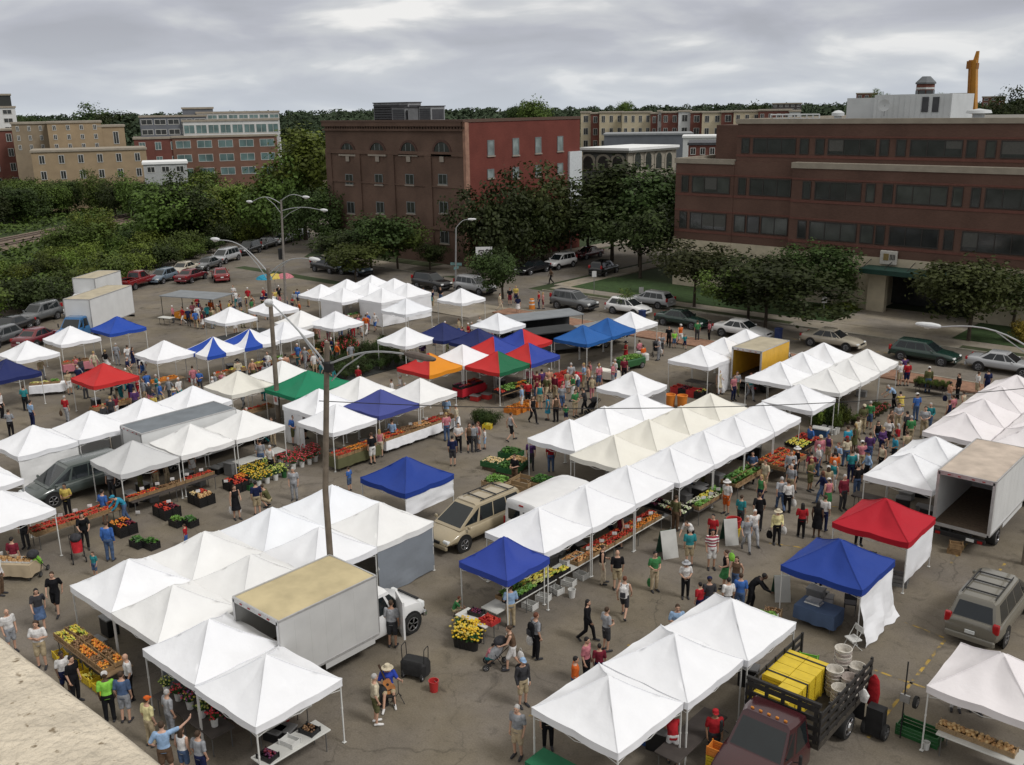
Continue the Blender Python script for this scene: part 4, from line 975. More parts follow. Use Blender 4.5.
# worn yellow bay lines on the lot
line_m = mat('worn_yellow_paint', (.38, .25, .05), .9, .25, 3)
nt = line_m.node_tree; nn = nt.nodes.new('ShaderNodeTexNoise'); nn.inputs['Scale'].default_value = 3.2; nn.inputs['Detail'].default_value = 6
tcc = nt.nodes.new('ShaderNodeTexCoord'); nt.links.new(tcc.outputs['Object'], nn.inputs['Vector'])
rr = nt.nodes.new('ShaderNodeMapRange'); rr.inputs[1].default_value = .4; rr.inputs[2].default_value = .56; nt.links.new(nn.outputs['Fac'], rr.inputs[0])
bs = nt.nodes['Principled BSDF']; src = bs.inputs['Base Color'].links[0].from_socket; mm = nt.nodes.new('ShaderNodeMix'); mm.data_type = 'RGBA'
nt.links.new(rr.outputs[0], mm.inputs[0]); nt.links.new(src, mm.inputs[6]); mm.inputs[7].default_value = (.125, .11, .09, 1); nt.links.new(mm.outputs[2], bs.inputs['Base Color'])
mb = MB()
def stripe(a, b, wd=.1):
    a, b = Vector((a[0], a[1], .009)), Vector((b[0], b[1], .009)); d = (b - a).normalized(); n = Vector((-d.y, d.x, 0)) * wd / 2
    mb.face([a + n, a - n, b - n, b + n])
pa, pb = at(945, 640), at(868, 738); stripe(pa, pb)
d0 = (pa - pb)
stripe(pa + d0 * .35, pa + d0 * 1.1); stripe(at(868, 668), at(925, 688)); stripe(at(985, 520), at(950, 565)); stripe(at(905, 622), at(944, 638))
for i in range(5): x = -19.8 + i * 0; stripe((-17.2, 20 + i * 5.4), (-15.6, 20.6 + i * 5.4))
struct(mb.build('bay_lines', line_m))
mb = MB()
for i in range(14): stripe((-58 + i * 6, 72.4), (-55.2 + i * 6, 72.4), .1)
struct(mb.build('lane_marks', line_m))
# railway beyond the bushes: gravel bed, two tracks
ra, rb = at(0, 245), at(150, 214.5); rd = (rb - ra).normalized(); rn = Vector((-rd.y, rd.x, 0))
def rail_strip(name, o0, o1, z, m):
    a, b = ra - rd * 60, rb + rd * 260
    q = MB(); q.face([a + rn * o0 + Vector((0, 0, z)), a + rn * o1 + Vector((0, 0, z)), b + rn * o1 + Vector((0, 0, z)), b + rn * o0 + Vector((0, 0, z))]); return struct(q.build(name, m))
bed = MB()
a, b = ra - rd * 60, rb + rd * 260
def sect(p): return [p + rn * o + Vector((0, 0, z)) for o, z in ((-5, 0.02), (-4, .3), (4, .3), (5, .02))]
bed.loft([sect(a), sect(b)], 0, True, True, False); struct(bed.build('railway_bed', mat('ballast', (.17, .13, .095), .95, .3, 1.5)))
for o in (-2.1, 1.9):
    rail_strip('track_bed', o - 1.25, o + 1.25, .32, mat('sleepers', (.06, .042, .032), .9, .35, 1.4))
    q = MB()
    for s in (-.75, .75): q.tube(a + rn * (o + s) + Vector((0, 0, .4)), b + rn * (o + s) + Vector((0, 0, .4)), .07, n=5)
    struct(q.build('rails', mat('rail_steel', (.2, .15, .12), .5, .2, 2)))

# ---------------------------------------------------------------- buildings
win_m = mat('window_glass', (.032, .034, .034), .12, .35, .6, spec=.7); win_l = mat('window_glass_pale', (.22, .26, .26), .12, .35, .9, spec=.6)
stone_m = mat('limestone', (.5, .44, .33), .85, .12, 1.5, .1, 6); cop_m = mat('coping', (.29, .255, .205), .8, .12, 1.2)
framem = mat('window_frame_dark', (.03, .025, .022), .5)
def window(parent, x0, x1, z0, z1, y, axis='y', nrm=-1, glass=None, frame=None, sill=None, mull=0, depth=.14, blind=0.0):
    """window in a wall plane; axis 'y': wall at y facing nrm, axis 'x': wall at x"""
    f = MB(); g = MB()
    def bx(m, u0, u1, v0, v1, d0, d1):
        if axis == 'y': m.bb((u0, y + nrm * d0, v0), (u1, y + nrm * d1, v1))
        else: m.bb((y + nrm * d0, u0, v0), (y + nrm * d1, u1, v1))
    t = .09
    bx(f, x0, x1, z1 - t, z1, .004, .07); bx(f, x0, x1, z0, z0 + t, .004, .07); bx(f, x0, x0 + t, z0 + t, z1 - t, .004, .07); bx(f, x1 - t, x1, z0 + t, z1 - t, .004, .07)
    for k in range(mull):
        u = x0 + (x1 - x0) * (k + 1) / (mull + 1); bx(f, u - .035, u + .035, z0 + t, z1 - t, .004, .06)
    o = f.build('window', frame or framem, parent)
    bx(g, x0 + t, x1 - t, z0 + t, z1 - t, .005, .03); g.build('pane', glass or win_m, o)
    if blind > 0:
        q = MB(); cw = (x1 - x0) / (mull + 1); ci = rnd.randrange(mull + 1); us = x0 + cw * ci + t; ue = x0 + cw * min(mull + 1, ci + rnd.choice((1, 1, 2))) - t * .5
        bx(q, us, min(ue, x1 - t), z1 - t - (z1 - z0 - 2 * t) * blind, z1 - t, .031, .036); q.build('blind', mat('blind', (.075, .075, .068), .7), o)
    if sill:
        q = MB(); bx(q, x0 - .1, x1 + .1, z0 - .16, z0 - .003, .002, .14); q.build('sill', sill, o)
    return o

# brown brick warehouse with arched top windows, its right flank painted red
BF, BR, BL, BB, BH = 83.4, -80.4, -106.4, 105.2, 17.2
o = thing('brick_building', 'tall brown brick building with arched top windows and a red right flank', 'building', (0, 0, 0))
bwn = brick_mat('brown_brick', (.128, .077, .058), (.155, .094, .069), (.13, .09, .071), patch=.25); bred = brick_mat('red_brick', (.15, .04, .03), (.175, .05, .038), (.14, .047, .038), patch=.18)
m = MB(); m.bb((BL, BF, 0), (BR - .05, BB, BH - .6)); m.build('wall', bwn, o)
m = MB(); m.bb((BR - .05 + .002, BF + .5, .0), (BR + .02, BB, BH - .3)); m.build('red_wall', bred, o)['label'] = 'red painted right flank wall'
m = MB(); m.bb((BR - .35, BF - .14, 0), (BR + .06, BF + .5, BH - .1)); m.build('corner_strip', mat('pale_brick', (.3, .17, .12), .85, .2, 2), o)
m = MB()
for xx in (BL + .1, -100.4, -93.9, -87.2): m.bb((xx - .1, BF - .16, .4), (xx + 1.0, BF - .002, 13.0))
m.bb((BL, BF - .2, 13.0), (BR - .36, BF - .003, 13.5)); m.bb((BL, BF - .12, 9.3), (BR - .36, BF - .003, 9.5)); m.bb((BL - .05, BF - .22, 4.2), (BR - .36, BF - .003, 4.6))
m.bb((BL - .1, BF - .3, BH - 1.3), (BR - .36, BF - .003, BH - 1.05)); m.bb((BL - .1, BF - .45, BH - .75), (BR - .36, BF - .003, BH - .25))
for i in range(52): xx = BL + .2 + i * .5; m.bb((xx, BF - .2, BH - 1.05), (xx + .25, BF - .004, BH - .78))
m.build('brick_trim', bwn, o)
m = MB(); m.bb((BL - .15, BF - .5, BH - .25), (BR + .1, BF + .35, BH)); m.bb((BR - .4, BF + .352, BH - .28), (BR + .12, BB, BH + .05)); m.bb((BL - .1, BF + .352, BH - .6), (BR - .42, BB, BH - .3)); m.build('roof', mat('coping_brown', (.1, .06, .045), .8), o)
lint = mat('stone_sill', (.3, .26, .22), .8, .1, 2)
for wx in (347.7, 377.5, 408.6, 442):
    q = at_y(wx, 150, BF); x = q.x; zs = at_y(wx, 154.3, BF).z; wid = 1.35
    # arched opening
    g = MB(); n = 14; arc = [(x + wid * math.cos(math.pi * i / n), zs + .15 + wid * .95 * math.sin(math.pi * i / n)) for i in range(n + 1)]
    fr = MB()
    for i in range(n):
        (x0, z0), (x1, z1) = arc[i], arc[i + 1]; k = 1.2
        X0, Z0, X1, Z1 = x + (x0 - x) * k, zs + .15 + (z0 - zs - .15) * k, x + (x1 - x) * k, zs + .15 + (z1 - zs - .15) * k
        fr.loft([[(x0, BF - .004, z0), (x1, BF - .004, z1), (X1, BF - .004, Z1), (X0, BF - .004, Z0)], [(x0, BF - .12, z0), (x1, BF - .12, z1), (X1, BF - .12, Z1), (X0, BF - .12, Z0)]])
    w_ = fr.build('arched_window', mat('arch_brick', (.085, .045, .035), .85, .15, 3), o)
    g.loft([[(a_, BF - .003, b_) for a_, b_ in arc], [(a_, BF - .05, b_) for a_, b_ in arc]]); g.build('pane', win_m, w_)
    mu = MB()
    for dx in (-.45, .45): mu.bb((x + dx - .05, BF - .08, zs + .1), (x + dx + .05, BF - .052, zs + 1.25))
    mu.bb((x - wid, BF - .08, zs + .12), (x + wid, BF - .052, zs + .24)); mu.build('mullion', mat('pale_frame', (.17, .185, .185), .6), w_)
    q = MB(); q.bb((x - wid - .35, BF - .2, zs - .22), (x + wid + .35, BF - .003, zs)); q.prism([(x - .35, BF - .16), (x + .35, BF - .16), (x + .25, BF - .004), (x - .25, BF - .004)], zs - .9, zs - .23); q.build('sill', lint, w_)
    for (ya, yb) in ((174, 184.5), (201.5, 213), (231, 243)):
        window(o, x - .75, x + .75, at_y(wx, yb, BF).z, at_y(wx, ya, BF).z, BF, glass=win_m, frame=mat('pale_frame', (.17, .185, .185), .6), sill=lint, mull=1)
for px_, pys in ((490.5, ((140, 155.5), (169, 178))), (515.5, ((138, 155), (167, 178))), (538, ((137, 153), (165, 176))), (560, ((136, 151), (163, 174)))):
    for ya, yb in pys:
        q = at_x(px_, ya, BR + .02); q2 = at_x(px_, yb, BR + .02)
        window(o, q.y - .6, q.y + .6, q2.z, q.z, BR + .02, 'x', 1, glass=win_l, frame=mat('pale_frame', (.17, .185, .185), .6), sill=lint, mull=0)
q = MB(); q.bb((BR + .03, BB - 2.6, 4.0), (BR + .35, BB + .05, at_x(577, 151, BR).z)); q.build('flue_panel', mat('white_sheet', (.55, .58, .6), .5), o)
# machines on its roof
rm = mat('roof_unit_grey', (.24, .25, .26), .6, .15, 1.5); rd_ = mat('roof_unit_dark', (.05, .052, .058), .6, .2, 1.5)
for (pa, pb, pt, c, kx) in ((381, 405, 105, rm, 'long grey roof unit on the brick building, leftmost'), (380.5, 415, 102.5, rd_, 'dark topped penthouse on the brick building roof'), (399, 412, 107, rd_, 'dark louvred roof unit on the brick building, middle'), (415, 425, 107, rm, 'pale roof unit beside the right louvred unit'), (426, 438, 106, rd_, 'dark louvred roof unit on the brick building, right')):
    yy = 94 if kx.startswith('dark topped') or kx.startswith('long') else 88
    A_, B_ = at_y(pa, 116, yy), at_y(pb, 116, yy); zt = at_y((pa + pb) / 2, pt, yy).z
    t = thing('roof_unit', kx, 'roof unit', ((A_.x + B_.x) / 2, yy, BH - .28)); wd = abs(B_.x - A_.x)
    q = MB(); q.bb((-wd / 2, -1.2, 0), (wd / 2, 1.2, zt - BH + .2)); q.build('housing', rm, t)
    if c is rd_:
        q = MB()
        for k in range(6): zz_ = .25 + k * (zt - BH - .2) / 6; q.bb((-wd / 2 + .15, -1.26, zz_), (wd / 2 - .15, -1.203, zz_ + (zt - BH) / 9))
        q.bb((wd / 2 + .003, -1.0, .3), (wd / 2 + .05, 1.0, zt - BH - .1)); q.build('louvre', rd_, t)
    q = MB(); q.bb((-wd / 2 - .1, -1.3, zt - BH + .203), (wd / 2 + .1, 1.3, zt - BH + .32)); q.build('cap', rd_, t)

# red brown office building
OY = 88.0
o = thing('office_building', 'long red brown office building with ribbon windows and limestone base', 'building', (0, 0, 0))
obr = brick_mat('office_brick', (.112, .06, .045), (.135, .073, .055), (.115, .073, .058), patch=.2); ored = mat('office_band', (.132, .054, .041), .85, .12, 3)
zc, zm, zr = 4.95, 12.7, 16.6
xL, xM, xP, xE = -54.7, -48.0, -41.4, 40.0
m = MB()
m.bb((xL, OY, zc), (xM, OY + 22, zm)); m.bb((xM + .001, OY + .3, zc), (xE, OY + 40, zr)); m.bb((xP, OY - .9, zc), (xE, OY + .298, zm - .1)); m.bb((xM + .002, OY + .05, zc), (xP - .001, OY + .298, zm + .3))
m.bb((at_y(717, 120, OY + 6).x, OY + 6, zm + .13), (xM, OY + 30, zr - .25)); m.build('wall', obr, o)
m = MB(); m.bb((xL - .02, OY - .02, .0), (xM - .02, OY + 22, zc - .003)); m.bb((xM - .018, OY + .04, 0), (xP - .02, OY + 22, zc - .003))
m.bb((xP - .018, OY - .93, 0), (-32.6, OY + 22, zc - .003)); m.bb((-32.599, OY - .93, 3.75), (-24.0, OY + 22, zc - .003)); m.bb((-23.999, OY - .93, 0), (xE, OY + 22, zc - .003)); m.build('stone_base', stone_m, o)
m = MB(); m.bb((-32.6, OY + 3.2, .14), (-24.0, OY + 3.4, 3.75)); m.build('entrance_glass', win_m, o)
m = MB(); m.bb((-33.1, OY - 1.6, .14), (-31.5, OY - .935, 3.7)); m.build('entrance_pier', stone_m, o)
m = MB(); m.bb((xL - .12, OY - .15, zm), (xM + .0, OY + .3, zm + .5)); m.bb((xL - .12, OY + .302, zm), (xL + .2, OY + 22, zm + .5)); m.bb((xP - .1, OY - 1.02, zm - .1), (xE, OY + .29, zm + .42)); m.bb((xM - .1, OY + .15, zr), (xE, OY + .8, zr + .45)); m.bb((xM - .1, OY + .802, zr), (xM + .3, OY + 40, zr + .45)); m.build('coping', cop_m, o)
m = MB(); m.bb((xL + .22, OY + .32, zm + .02), (xM, OY + 22, zm + .12)); m.bb((xM + .32, OY + .82, zr + .02), (xE, OY + 40, zr + .2)); m.build('roof', mat('roof_gravel', (.18, .17, .15), .9, .15, 1), o)
m = MB()
for (x0, x1, y_, rows) in ((xL, xM, OY, (0, 1)), (xM, xP, OY + .05, (0, 1)), (xP, xE, OY - .9, (0, 1)), (xM, xE, OY + .3, (2,))):
    for r_ in rows:
        za, zb = ((6.0, 7.85), (9.75, 11.5), (13.75, 15.3))[r_]
        m.bb((x0 + .002, y_ - .05, za - .28), (x1 - .002, y_ - .002, za - .05)); m.bb((x0 + .002, y_ - .05, zb + .05), (x1 - .002, y_ - .002, zb + .2))
m.build('brick_band', ored, o)
def wins(y_, za, zb, spans):
    for a_, b_ in spans:
        n = max(0, int((b_ - a_) / 1.3) - 1); window(o, a_, b_, za, zb, y_, glass=win_m if rnd.random() < .75 else mat('window_glass_mid', (.06, .065, .06), .1, .4, .5), frame=framem, mull=n, blind=rnd.choice((0, 0, .5, .8)) if b_ - a_ > 2 else 0)
def pxs(y_, *sp): return [(at_y(a_, 160, y_).x, at_y(b_, 160, y_).x) for a_, b_ in sp]
wins(OY, 9.8, 11.45, pxs(OY, (682.5, 689.5), (693, 731))); wins(OY, 6.1, 7.8, pxs(OY, (681.5, 689), (692, 729)))
wins(OY + .05, 9.8, 11.45, pxs(OY + .05, (739.5, 747.5), (751, 793))); wins(OY + .05, 6.1, 7.8, pxs(OY + .05, (737, 748.5), (750, 763), (764.5, 792)))
wins(OY + .3, 13.8, 15.25, pxs(OY + .3, (741, 749), (752.5, 795), (799, 808), (814.5, 823.5), (827, 875), (878.5, 888), (895, 905), (909, 961.5), (965, 976), (984, 995), (999.5, 1050), (1054, 1064)))
wins(OY - .9, 9.8, 11.45, pxs(OY - .9, (804.5, 813), (817, 864), (868.5, 878), (885.5, 896), (899, 951.5), (956, 967), (975, 985), (989.5, 1045), (1050, 1062)))
wins(OY - .9, 6.1, 7.8, pxs(OY - .9, (802, 811), (814, 862.5), (866, 880), (882, 891.5), (896, 947), (952, 962.5), (970.5, 1040), (1046, 1060)))
# extra bays beyond the frame
for k in range(4): wins(OY - .9, 9.8, 11.45, [(-14 + k * 9, -9 + k * 9)]); wins(OY - .9, 6.1, 7.8, [(-14 + k * 9, -9 + k * 9)]); wins(OY + .3, 13.8, 15.25, [(-12 + k * 9, -7 + k * 9)])
aw = thing('entrance_awning', 'dark green flat awning over the recessed office entrance', 'awning', (0, 0, 0))
q = MB(); q.rbox((-28.3, OY - 2.0, 3.98), (10.4, 2.1, .5), .08); q.build('canopy', mat('awning_green', (.012, .045, .035), .6, .15, 2), aw); q = MB()
for k in range(6): q.tube((-33.2 + k * 1.96, OY - 2.9, 4.24), (-33.2 + k * 1.96, OY - .96, 4.75), .03)
q.build('rod', trim_m, aw)
sg = thing('stone_sign', 'pale stone sign block with gold emblem above the entrance', 'sign', (-31.6, OY - 1.15, 4.3))
q = MB(); q.rbox((0, 0, .75), (1.5, .3, 1.2), .04); q.build('block', mat('sign_stone', (.48, .46, .42), .8), sg); q = MB(); q.bb((-.42, -.18, .5), (.05, -.153, 1.1)); q.build('emblem', mat('emblem_gold', (.22, .16, .06), .5), sg)
q = MB()
for k in range(4): q.bb((.15 + .13 * k, -.18, .55 + .04 * (k % 2)), (.22 + .13 * k, -.153, 1.05)); 
q.build('lettering', framem, sg)
# roof plant on the office
wh = mat('metal_panel', (.52, .54, .55), .5, .06, .8)
pl = thing('roof_plant', 'white metal plant room with louvres on the office roof', 'roof unit', (0, 0, 0))
Y_ = OY + 10
A_, B_, C_ = at_y(846, 116, Y_).x, at_y(875, 116, Y_).x, at_y(952, 116, Y_).x
q = MB(); q.bb((A_, Y_, zr + .2), (B_, Y_ + 6, at_y(860, 98, Y_).z)); q.bb((B_ + .01, Y_ - .5, zr + .2), (C_, Y_ + 6, at_y(900, 94.5, Y_).z))
for k in range(14): xx = B_ + .3 + k * (C_ - B_ - .5) / 13; q.bb((xx, Y_ - .53, zr + .3), (xx + .04, Y_ - .502, at_y(900, 95, Y_).z))
q.build('housing', wh, pl)
for a_, b_ in ((922, 928.5), (932.5, 939)): q = MB(); q.bb((at_y(a_, 105, Y_ - .5).x, Y_ - .58, at_y(a_, 112, Y_).z), (at_y(b_, 105, Y_ - .5).x, Y_ - .535, at_y(a_, 97, Y_).z)); q.build('louvre', rd_, pl)
dsh = thing('satellite_dish', 'white satellite dish in front of the rooftop plant room', 'dish', at_y(883, 114, Y_ - 2)); q = MB(); q.lathe((0, 0, 0), [(.02, 0), (.3, .06), (.55, .2), (.56, .22), (.3, .09), (.02, .03)], 16); q.v = [(x, -z_ * .9 + .3, y + .8) for x, y, z_ in q.v]; q.build('reflector', wh, dsh, True); q = MB(); q.tube((0, .3, -.2), (0, .3, .8), .05); q.build('mast', rm, dsh)
ln = thing('roof_rack', 'low pale railing frame lying along the office roof edge', 'railing', (0, 0, 0)); q = MB(); xa, xb = at_y(784, 116, Y_).x, at_y(832, 116, Y_).x
for zz_ in (.35, .75): q.tube((xa, Y_ - 3, zr + zz_), (xb, Y_ - 3, zr + zz_), .07, n=6)
q.build('rail', wh, ln); q = MB()
for k in range(9): xx = xa + (xb - xa) * k / 8; q.bb((xx - .05, Y_ - 3.05, zr + .2), (xx + .05, Y_ - 2.95, zr + .75))
q.build('post', wh, ln)
vt = thing('roof_vent', 'round white roof vent left of the plant room', 'vent', at_y(838, 115, Y_ - 3)); q = MB(); q.lathe((0, 0, -.6), [(.35, 0), (.35, .5), (.6, .52), (.6, .8), (.3, 1.0), (.05, 1.05)], 14); q.build('cowl', wh, vt, True)
vt = thing('roof_vent', 'low flat white roof vent right of the plant room', 'vent', at_y(979, 112, Y_ - 3)); q = MB(); q.lathe((0, 0, -.6), [(.5, 0), (.5, .45), (1.1, .5), (1.0, .75), (.3, .85), (.05, .9)], 14); q.build('cowl', wh, vt, True)

# stone hall with arched windows and white roof
sx = -82.0; Ys = at_x(628, 160, sx).y; Ye = at_x(676, 160, sx).y; zt = at_x(630, 150.5, sx).z
o = thing('stone_hall', 'low stone hall with round arched windows and a white flat roof', 'building', (0, 0, 0))
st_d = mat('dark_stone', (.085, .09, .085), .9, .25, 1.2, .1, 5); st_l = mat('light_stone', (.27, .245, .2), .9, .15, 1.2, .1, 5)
xl = at_y(583, 145, Ys).x
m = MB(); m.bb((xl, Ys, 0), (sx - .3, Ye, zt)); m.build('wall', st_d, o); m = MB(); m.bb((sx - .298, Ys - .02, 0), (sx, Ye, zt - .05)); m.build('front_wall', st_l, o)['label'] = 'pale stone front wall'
m = MB(); m.bb((xl - .3, Ys - .4, zt), (sx + .4, Ye + .3, zt + .35)); m.build('roof', mat('white_membrane', (.75, .76, .76), .7, .05, .5), o)
m = MB(); m.bb((xl - .32, Ys - .44, zt - .3), (sx + .44, Ys - .022, zt + .02)); m.bb((sx + .003, Ys, zt - .3), (sx + .44, Ye, zt - .003)); m.build('cornice', mat('stone_cornice', (.12, .12, .11), .8), o)
def arch(c0, zb, zt_, wd, axis, pl_, nr, mp, mg):
    n = 10; pts = [(c0 - wd, zb)] + [(c0 - wd * math.cos(math.pi * i / n), zt_ - wd + wd * math.sin(math.pi * i / n)) for i in range(n + 1)] + [(c0 + wd, zb)]
    big = [(c0 + (u - c0) * 1.45, zb - .12 if v == zb else v + (.3 if v > zt_ - wd else 0)) for u, v in pts]
    mk = (lambda u, v, d_: (u, pl_ + nr * d_, v)) if axis == 'y' else (lambda u, v, d_: (pl_ + nr * d_, u, v))
    q = MB(); q.loft([[mk(u, v, .003) for u, v in big], [mk(u, v, .1) for u, v in big]]); w_ = q.build('arched_window', mp, o)
    q = MB(); q.loft([[mk(u, v, .101) for u, v in pts], [mk(u, v, .14) for u, v in pts]]); q.build('pane', mg, w_)
for px_ in (637.3, 648, 658.3, 668.5): q = at_x(px_, 160, sx); arch(q.y, at_x(px_, 168, sx).z, at_x(px_, 152.5, sx).z, .75, 'x', sx, 1, st_l, win_m)
for px_ in (588.5, 603.5, 618): q = at_y(px_, 160, Ys); arch(q.x, at_y(px_, 169, Ys).z, at_y(px_, 156, Ys).z, .9, 'y', Ys, -1, st_l, win_m)

# generic far blocks: facade facing the camera side (-y) and flank (+x)
INTO = [None]
def block(label, pxl, pxr, pyt, dist_y, depth, wm, stories, bays, glass=None, pyb=None, roofm=None, trim=None, cat='building', flank=None, wfrac=.55, name='apartment_block', kink=None):
    pm = (pxl + pxr) / 2; dr = ray(pm, pyt); dist = dist_y * 1.12 if INTO[0] else dist_y / dr[1] * math.hypot(dr[0], dr[1]); c = at_d(pm, pyt, dist); z1 = c.z; y_ = 0.0; x1 = (pxr - pxl) / 2 * dist / FPX; x0 = -x1; rz = math.atan2(c.y, c.x) - math.pi / 2; lo = (c.x, c.y, 0)
    b = INTO[0] or thing(name, label, cat, (0, 0, 0))
    tf = dict(loc=lo, rz=rz)
    m = MB(); m.bb((x0, y_, 0), (x1, y_ + depth, z1)); m.build('wall', wm, b, **tf)
    m = MB(); m.bb((x0 - .2, y_ - .2, z1), (x1 + .2, y_ + depth, z1 + .4)); m.build('roof', roofm or cop_m, b, **tf)
    if stories:
        zb = at_d(pm, pyb, dist).z if pyb else 1.0; sh = (z1 - zb) / stories; bw = (x1 - x0) / bays
        for i in range(bays):
            for k in range(stories):
                w2 = bw * wfrac / 2; xc = x0 + (i + .5) * bw; wo = window(b, xc - w2, xc + w2, zb + k * sh + sh * .25, zb + k * sh + sh * .8, y_, glass=glass or win_m, frame=trim or mat('white_frame', (.5, .5, .48), .6), mull=1); wo.location = lo; wo.rotation_euler = (0, 0, rz)
    return b
tanb = mat('tan_brick', (.3, .225, .14), .85, .1, .7); creamb = mat('cream_siding', (.52, .45, .32), .85, .08, .7); redb = mat('far_red_brick', (.15, .055, .042), .85, .12, .7); whiteb = mat('white_siding', (.55, .56, .56), .7, .06, .7)
block('red brick block cut by the left edge of the view', -40, 23, 131, 90, 20, redb, 4, 5, pyb=190, wfrac=.35)
block('pale grey tower behind the red block at the left edge', -30, 9, 108, 96, 16, whiteb, 3, 3, pyb=134, name='tower_block')
block('dark water tank top at the left edge', -14, 7, 95.5, 99, 8, mat('dark_tank', (.03, .032, .03), .7), 0, 1, name='roof_tank')
INTO[0] = thing('apartment_block', 'stepped tan brick apartment block left of the glass condominium', 'building')
block('tan brick apartment block, lower front wing with big windows', 42, 137, 151, 190, 12, tanb, 2, 6, pyb=182, wfrac=.3)
block('tan brick apartment block, stepped upper part', 52, 96, 123, 203, 15, tanb, 3, 4, pyb=151, wfrac=.28)
block('tan brick apartment block, right shoulder', 90, 121, 127, 203.2, 12, tanb, 1, 2, pyb=150, wfrac=.3)
block('brown tan apartment block at the back left of the tan ones', 16, 52, 124, 206, 15, mat('umber_brick', (.24, .19, .13), .85, .1, .7), 3, 4, pyb=152, wfrac=.28)
INTO[0] = thing('condominium', 'glass and brick condominium with orange brick bays and white banded top floors', 'building')
glassg = mat('green_glass', (.11, .17, .17), .1, .35, .5, spec=.7); greyp = mat('grey_panel', (.12, .13, .15), .6, .1, .6); obk = mat('orange_brick', (.16, .085, .06), .85, .12, .7)
block('glass and brick condominium, red brick lower left part', 137, 178, 139, 205, 14, redb, 2, 3, pyb=168, glass=glassg, wfrac=.4)
block('glass and brick condominium, orange brick lower right part', 178, 272, 137, 204.5, 16, obk, 3, 5, pyb=178, glass=glassg, wfrac=.7, flank=obk)
block('glass and brick condominium, grey upper storeys at left', 144, 202, 117, 209, 12, greyp, 2, 5, pyb=137, glass=win_m, wfrac=.85)
block('glass and brick condominium, white banded upper storeys at right', 188, 274, 121, 208, 14, whiteb, 1, 8, pyb=137, glass=glassg, wfrac=.9)
block('glass and brick condominium, set back top floor', 201, 275, 113, 212, 12, whiteb, 1, 8, pyb=120.5, glass=glassg, wfrac=.9)
block('small stair house on the condominium roof', 184, 211, 109, 214, 5, greyp, 0, 1, name='roof_house')
INTO[0] = None
block('low white roofed shed beyond the tracks', 146, 184, 164, 92, 8, mat('shed_grey', (.35, .36, .36), .7), 1, 3, pyb=175, roofm=mat('white_membrane', (.75, .76, .76), .7), name='shed')
# far row of apartments, alternating fronts
xs = [(581, 591, 113, 'c'), (591, 600, 114, 'r'), (600, 623, 113, 'c'), (623, 651, 113, 'c'), (651, 658, 114, 'r'), (658, 662, 112, 'w'), (662, 679, 113, 'r'), (679, 691, 112, 'w'), (691, 703, 113, 'r'), (703, 722, 113, 'c'), (722, 735, 112.5, 'r'), (735, 760, 112, 'c'), (760, 790, 111, 'r'), (790, 800, 112, 'w')]
nmw = dict(c='cream', r='red brick', w='white')
for i, (a_, b_, t_, c_) in enumerate(xs):
    block('far %s apartment front, %s from the left in the row behind the stone hall' % (nmw[c_], ORD[i] if i < 12 else ('thirteenth', 'fourteenth')[i - 12]), a_, b_ - .15, t_, 236 + (i % 3) * .8, 18, dict(c=creamb, r=redb, w=whiteb)[c_], 3, max(1, int((b_ - a_) / 7)), pyb=150, wfrac=.45, name='apartment_house')
block('grey roofed low hall between the stone hall and the far apartments', 606, 690, 135, 200, 14, greyp, 0, 1, roofm=rm, name='low_hall')
block('white roofed low building behind the office wing', 685, 742, 137.5, 185, 10, whiteb, 0, 1, roofm=mat('white_membrane', (.75, .76, .76), .7), name='low_hall')
block('dark flat building beside the office wing', 690, 735, 145, 150, 14, redb, 1, 5, pyb=158, roofm=rd_, name='low_block')
block('dark brick warehouse far behind the office roof at left', 774, 800, 104, 330, 20, mat('far_dark', (.07, .06, .06), .8), 2, 5, pyb=112, name='warehouse')
# octagonal brick tower and the crane far away
tw = thing('octagonal_tower', 'round topped brick tower with pale bands on the skyline', 'tower', (0, 0, 0)); pc = at_d(925, 92, 300); hw = .0
q = MB(); r_ = (at_d(934.5, 92, 300) - at_d(916, 92, 300)).length / 2; zt = at_d(925, 84, 300).z
def octa(rr, z): return [(pc.x + rr * math.cos(R(22.5 + 45 * i)), pc.y + rr * math.sin(R(22.5 + 45 * i)), z) for i in range(8)]
q.loft([octa(r_, 0), octa(r_, zt)]); q.build('wall', redb, tw); q = MB(); q.loft([octa(r_ + .3, zt), octa(r_ + .3, zt + .4), octa(r_ * .45, zt + 2.0)]); q.build('roof', mat('slate', (.13, .14, .15), .8), tw)
for k in range(3): q = MB(); z_ = zt - 1.4 - k * 2.4; q.loft([octa(r_ + .05, z_), octa(r_ + .05, z_ + .5)]); q.build('band', whiteb, tw)
for k in range(8):
    for l in range(3):
        a_ = R(45 * k); q = MB(); q.box((pc.x + (r_ * .926) * math.cos(a_), pc.y + r_ * .926 * math.sin(a_), zt - 2.2 - l * 2.4), (.3, 1.6, 1.1), rz=a_); q.build('window', win_m, tw)
cr_ = thing('crane', 'tall orange yellow folded crane boom standing behind the office', 'crane', (0, 0, 0)); p0 = at_d(972, 111, 150); p1 = at_d(973.5, 60, 150); p2 = at_d(978, 51, 150)
ym = mat('crane_yellow', (.45, .2, .02), .5, .12, .8)
q = MB(); w0 = (at_d(977, 100, 150) - at_d(968, 100, 150)).length
def sq(c, w_): return [c + Vector((a_ * w_ * .5, b_ * w_ * .5, 0)) for a_, b_ in ((-1, -1), (1, -1), (1, 1), (-1, 1))]
q.loft([sq(Vector((p0.x, p0.y, 0)), w0), sq(p0, w0), sq(p1, w0 * .85)]); q.build('mast', ym, cr_); q = MB(); q.loft([sq(p1 + Vector((.2, .2, -.4)), w0 * .55), sq(p2, w0 * .3)]); q.build('boom_tip', ym, cr_)
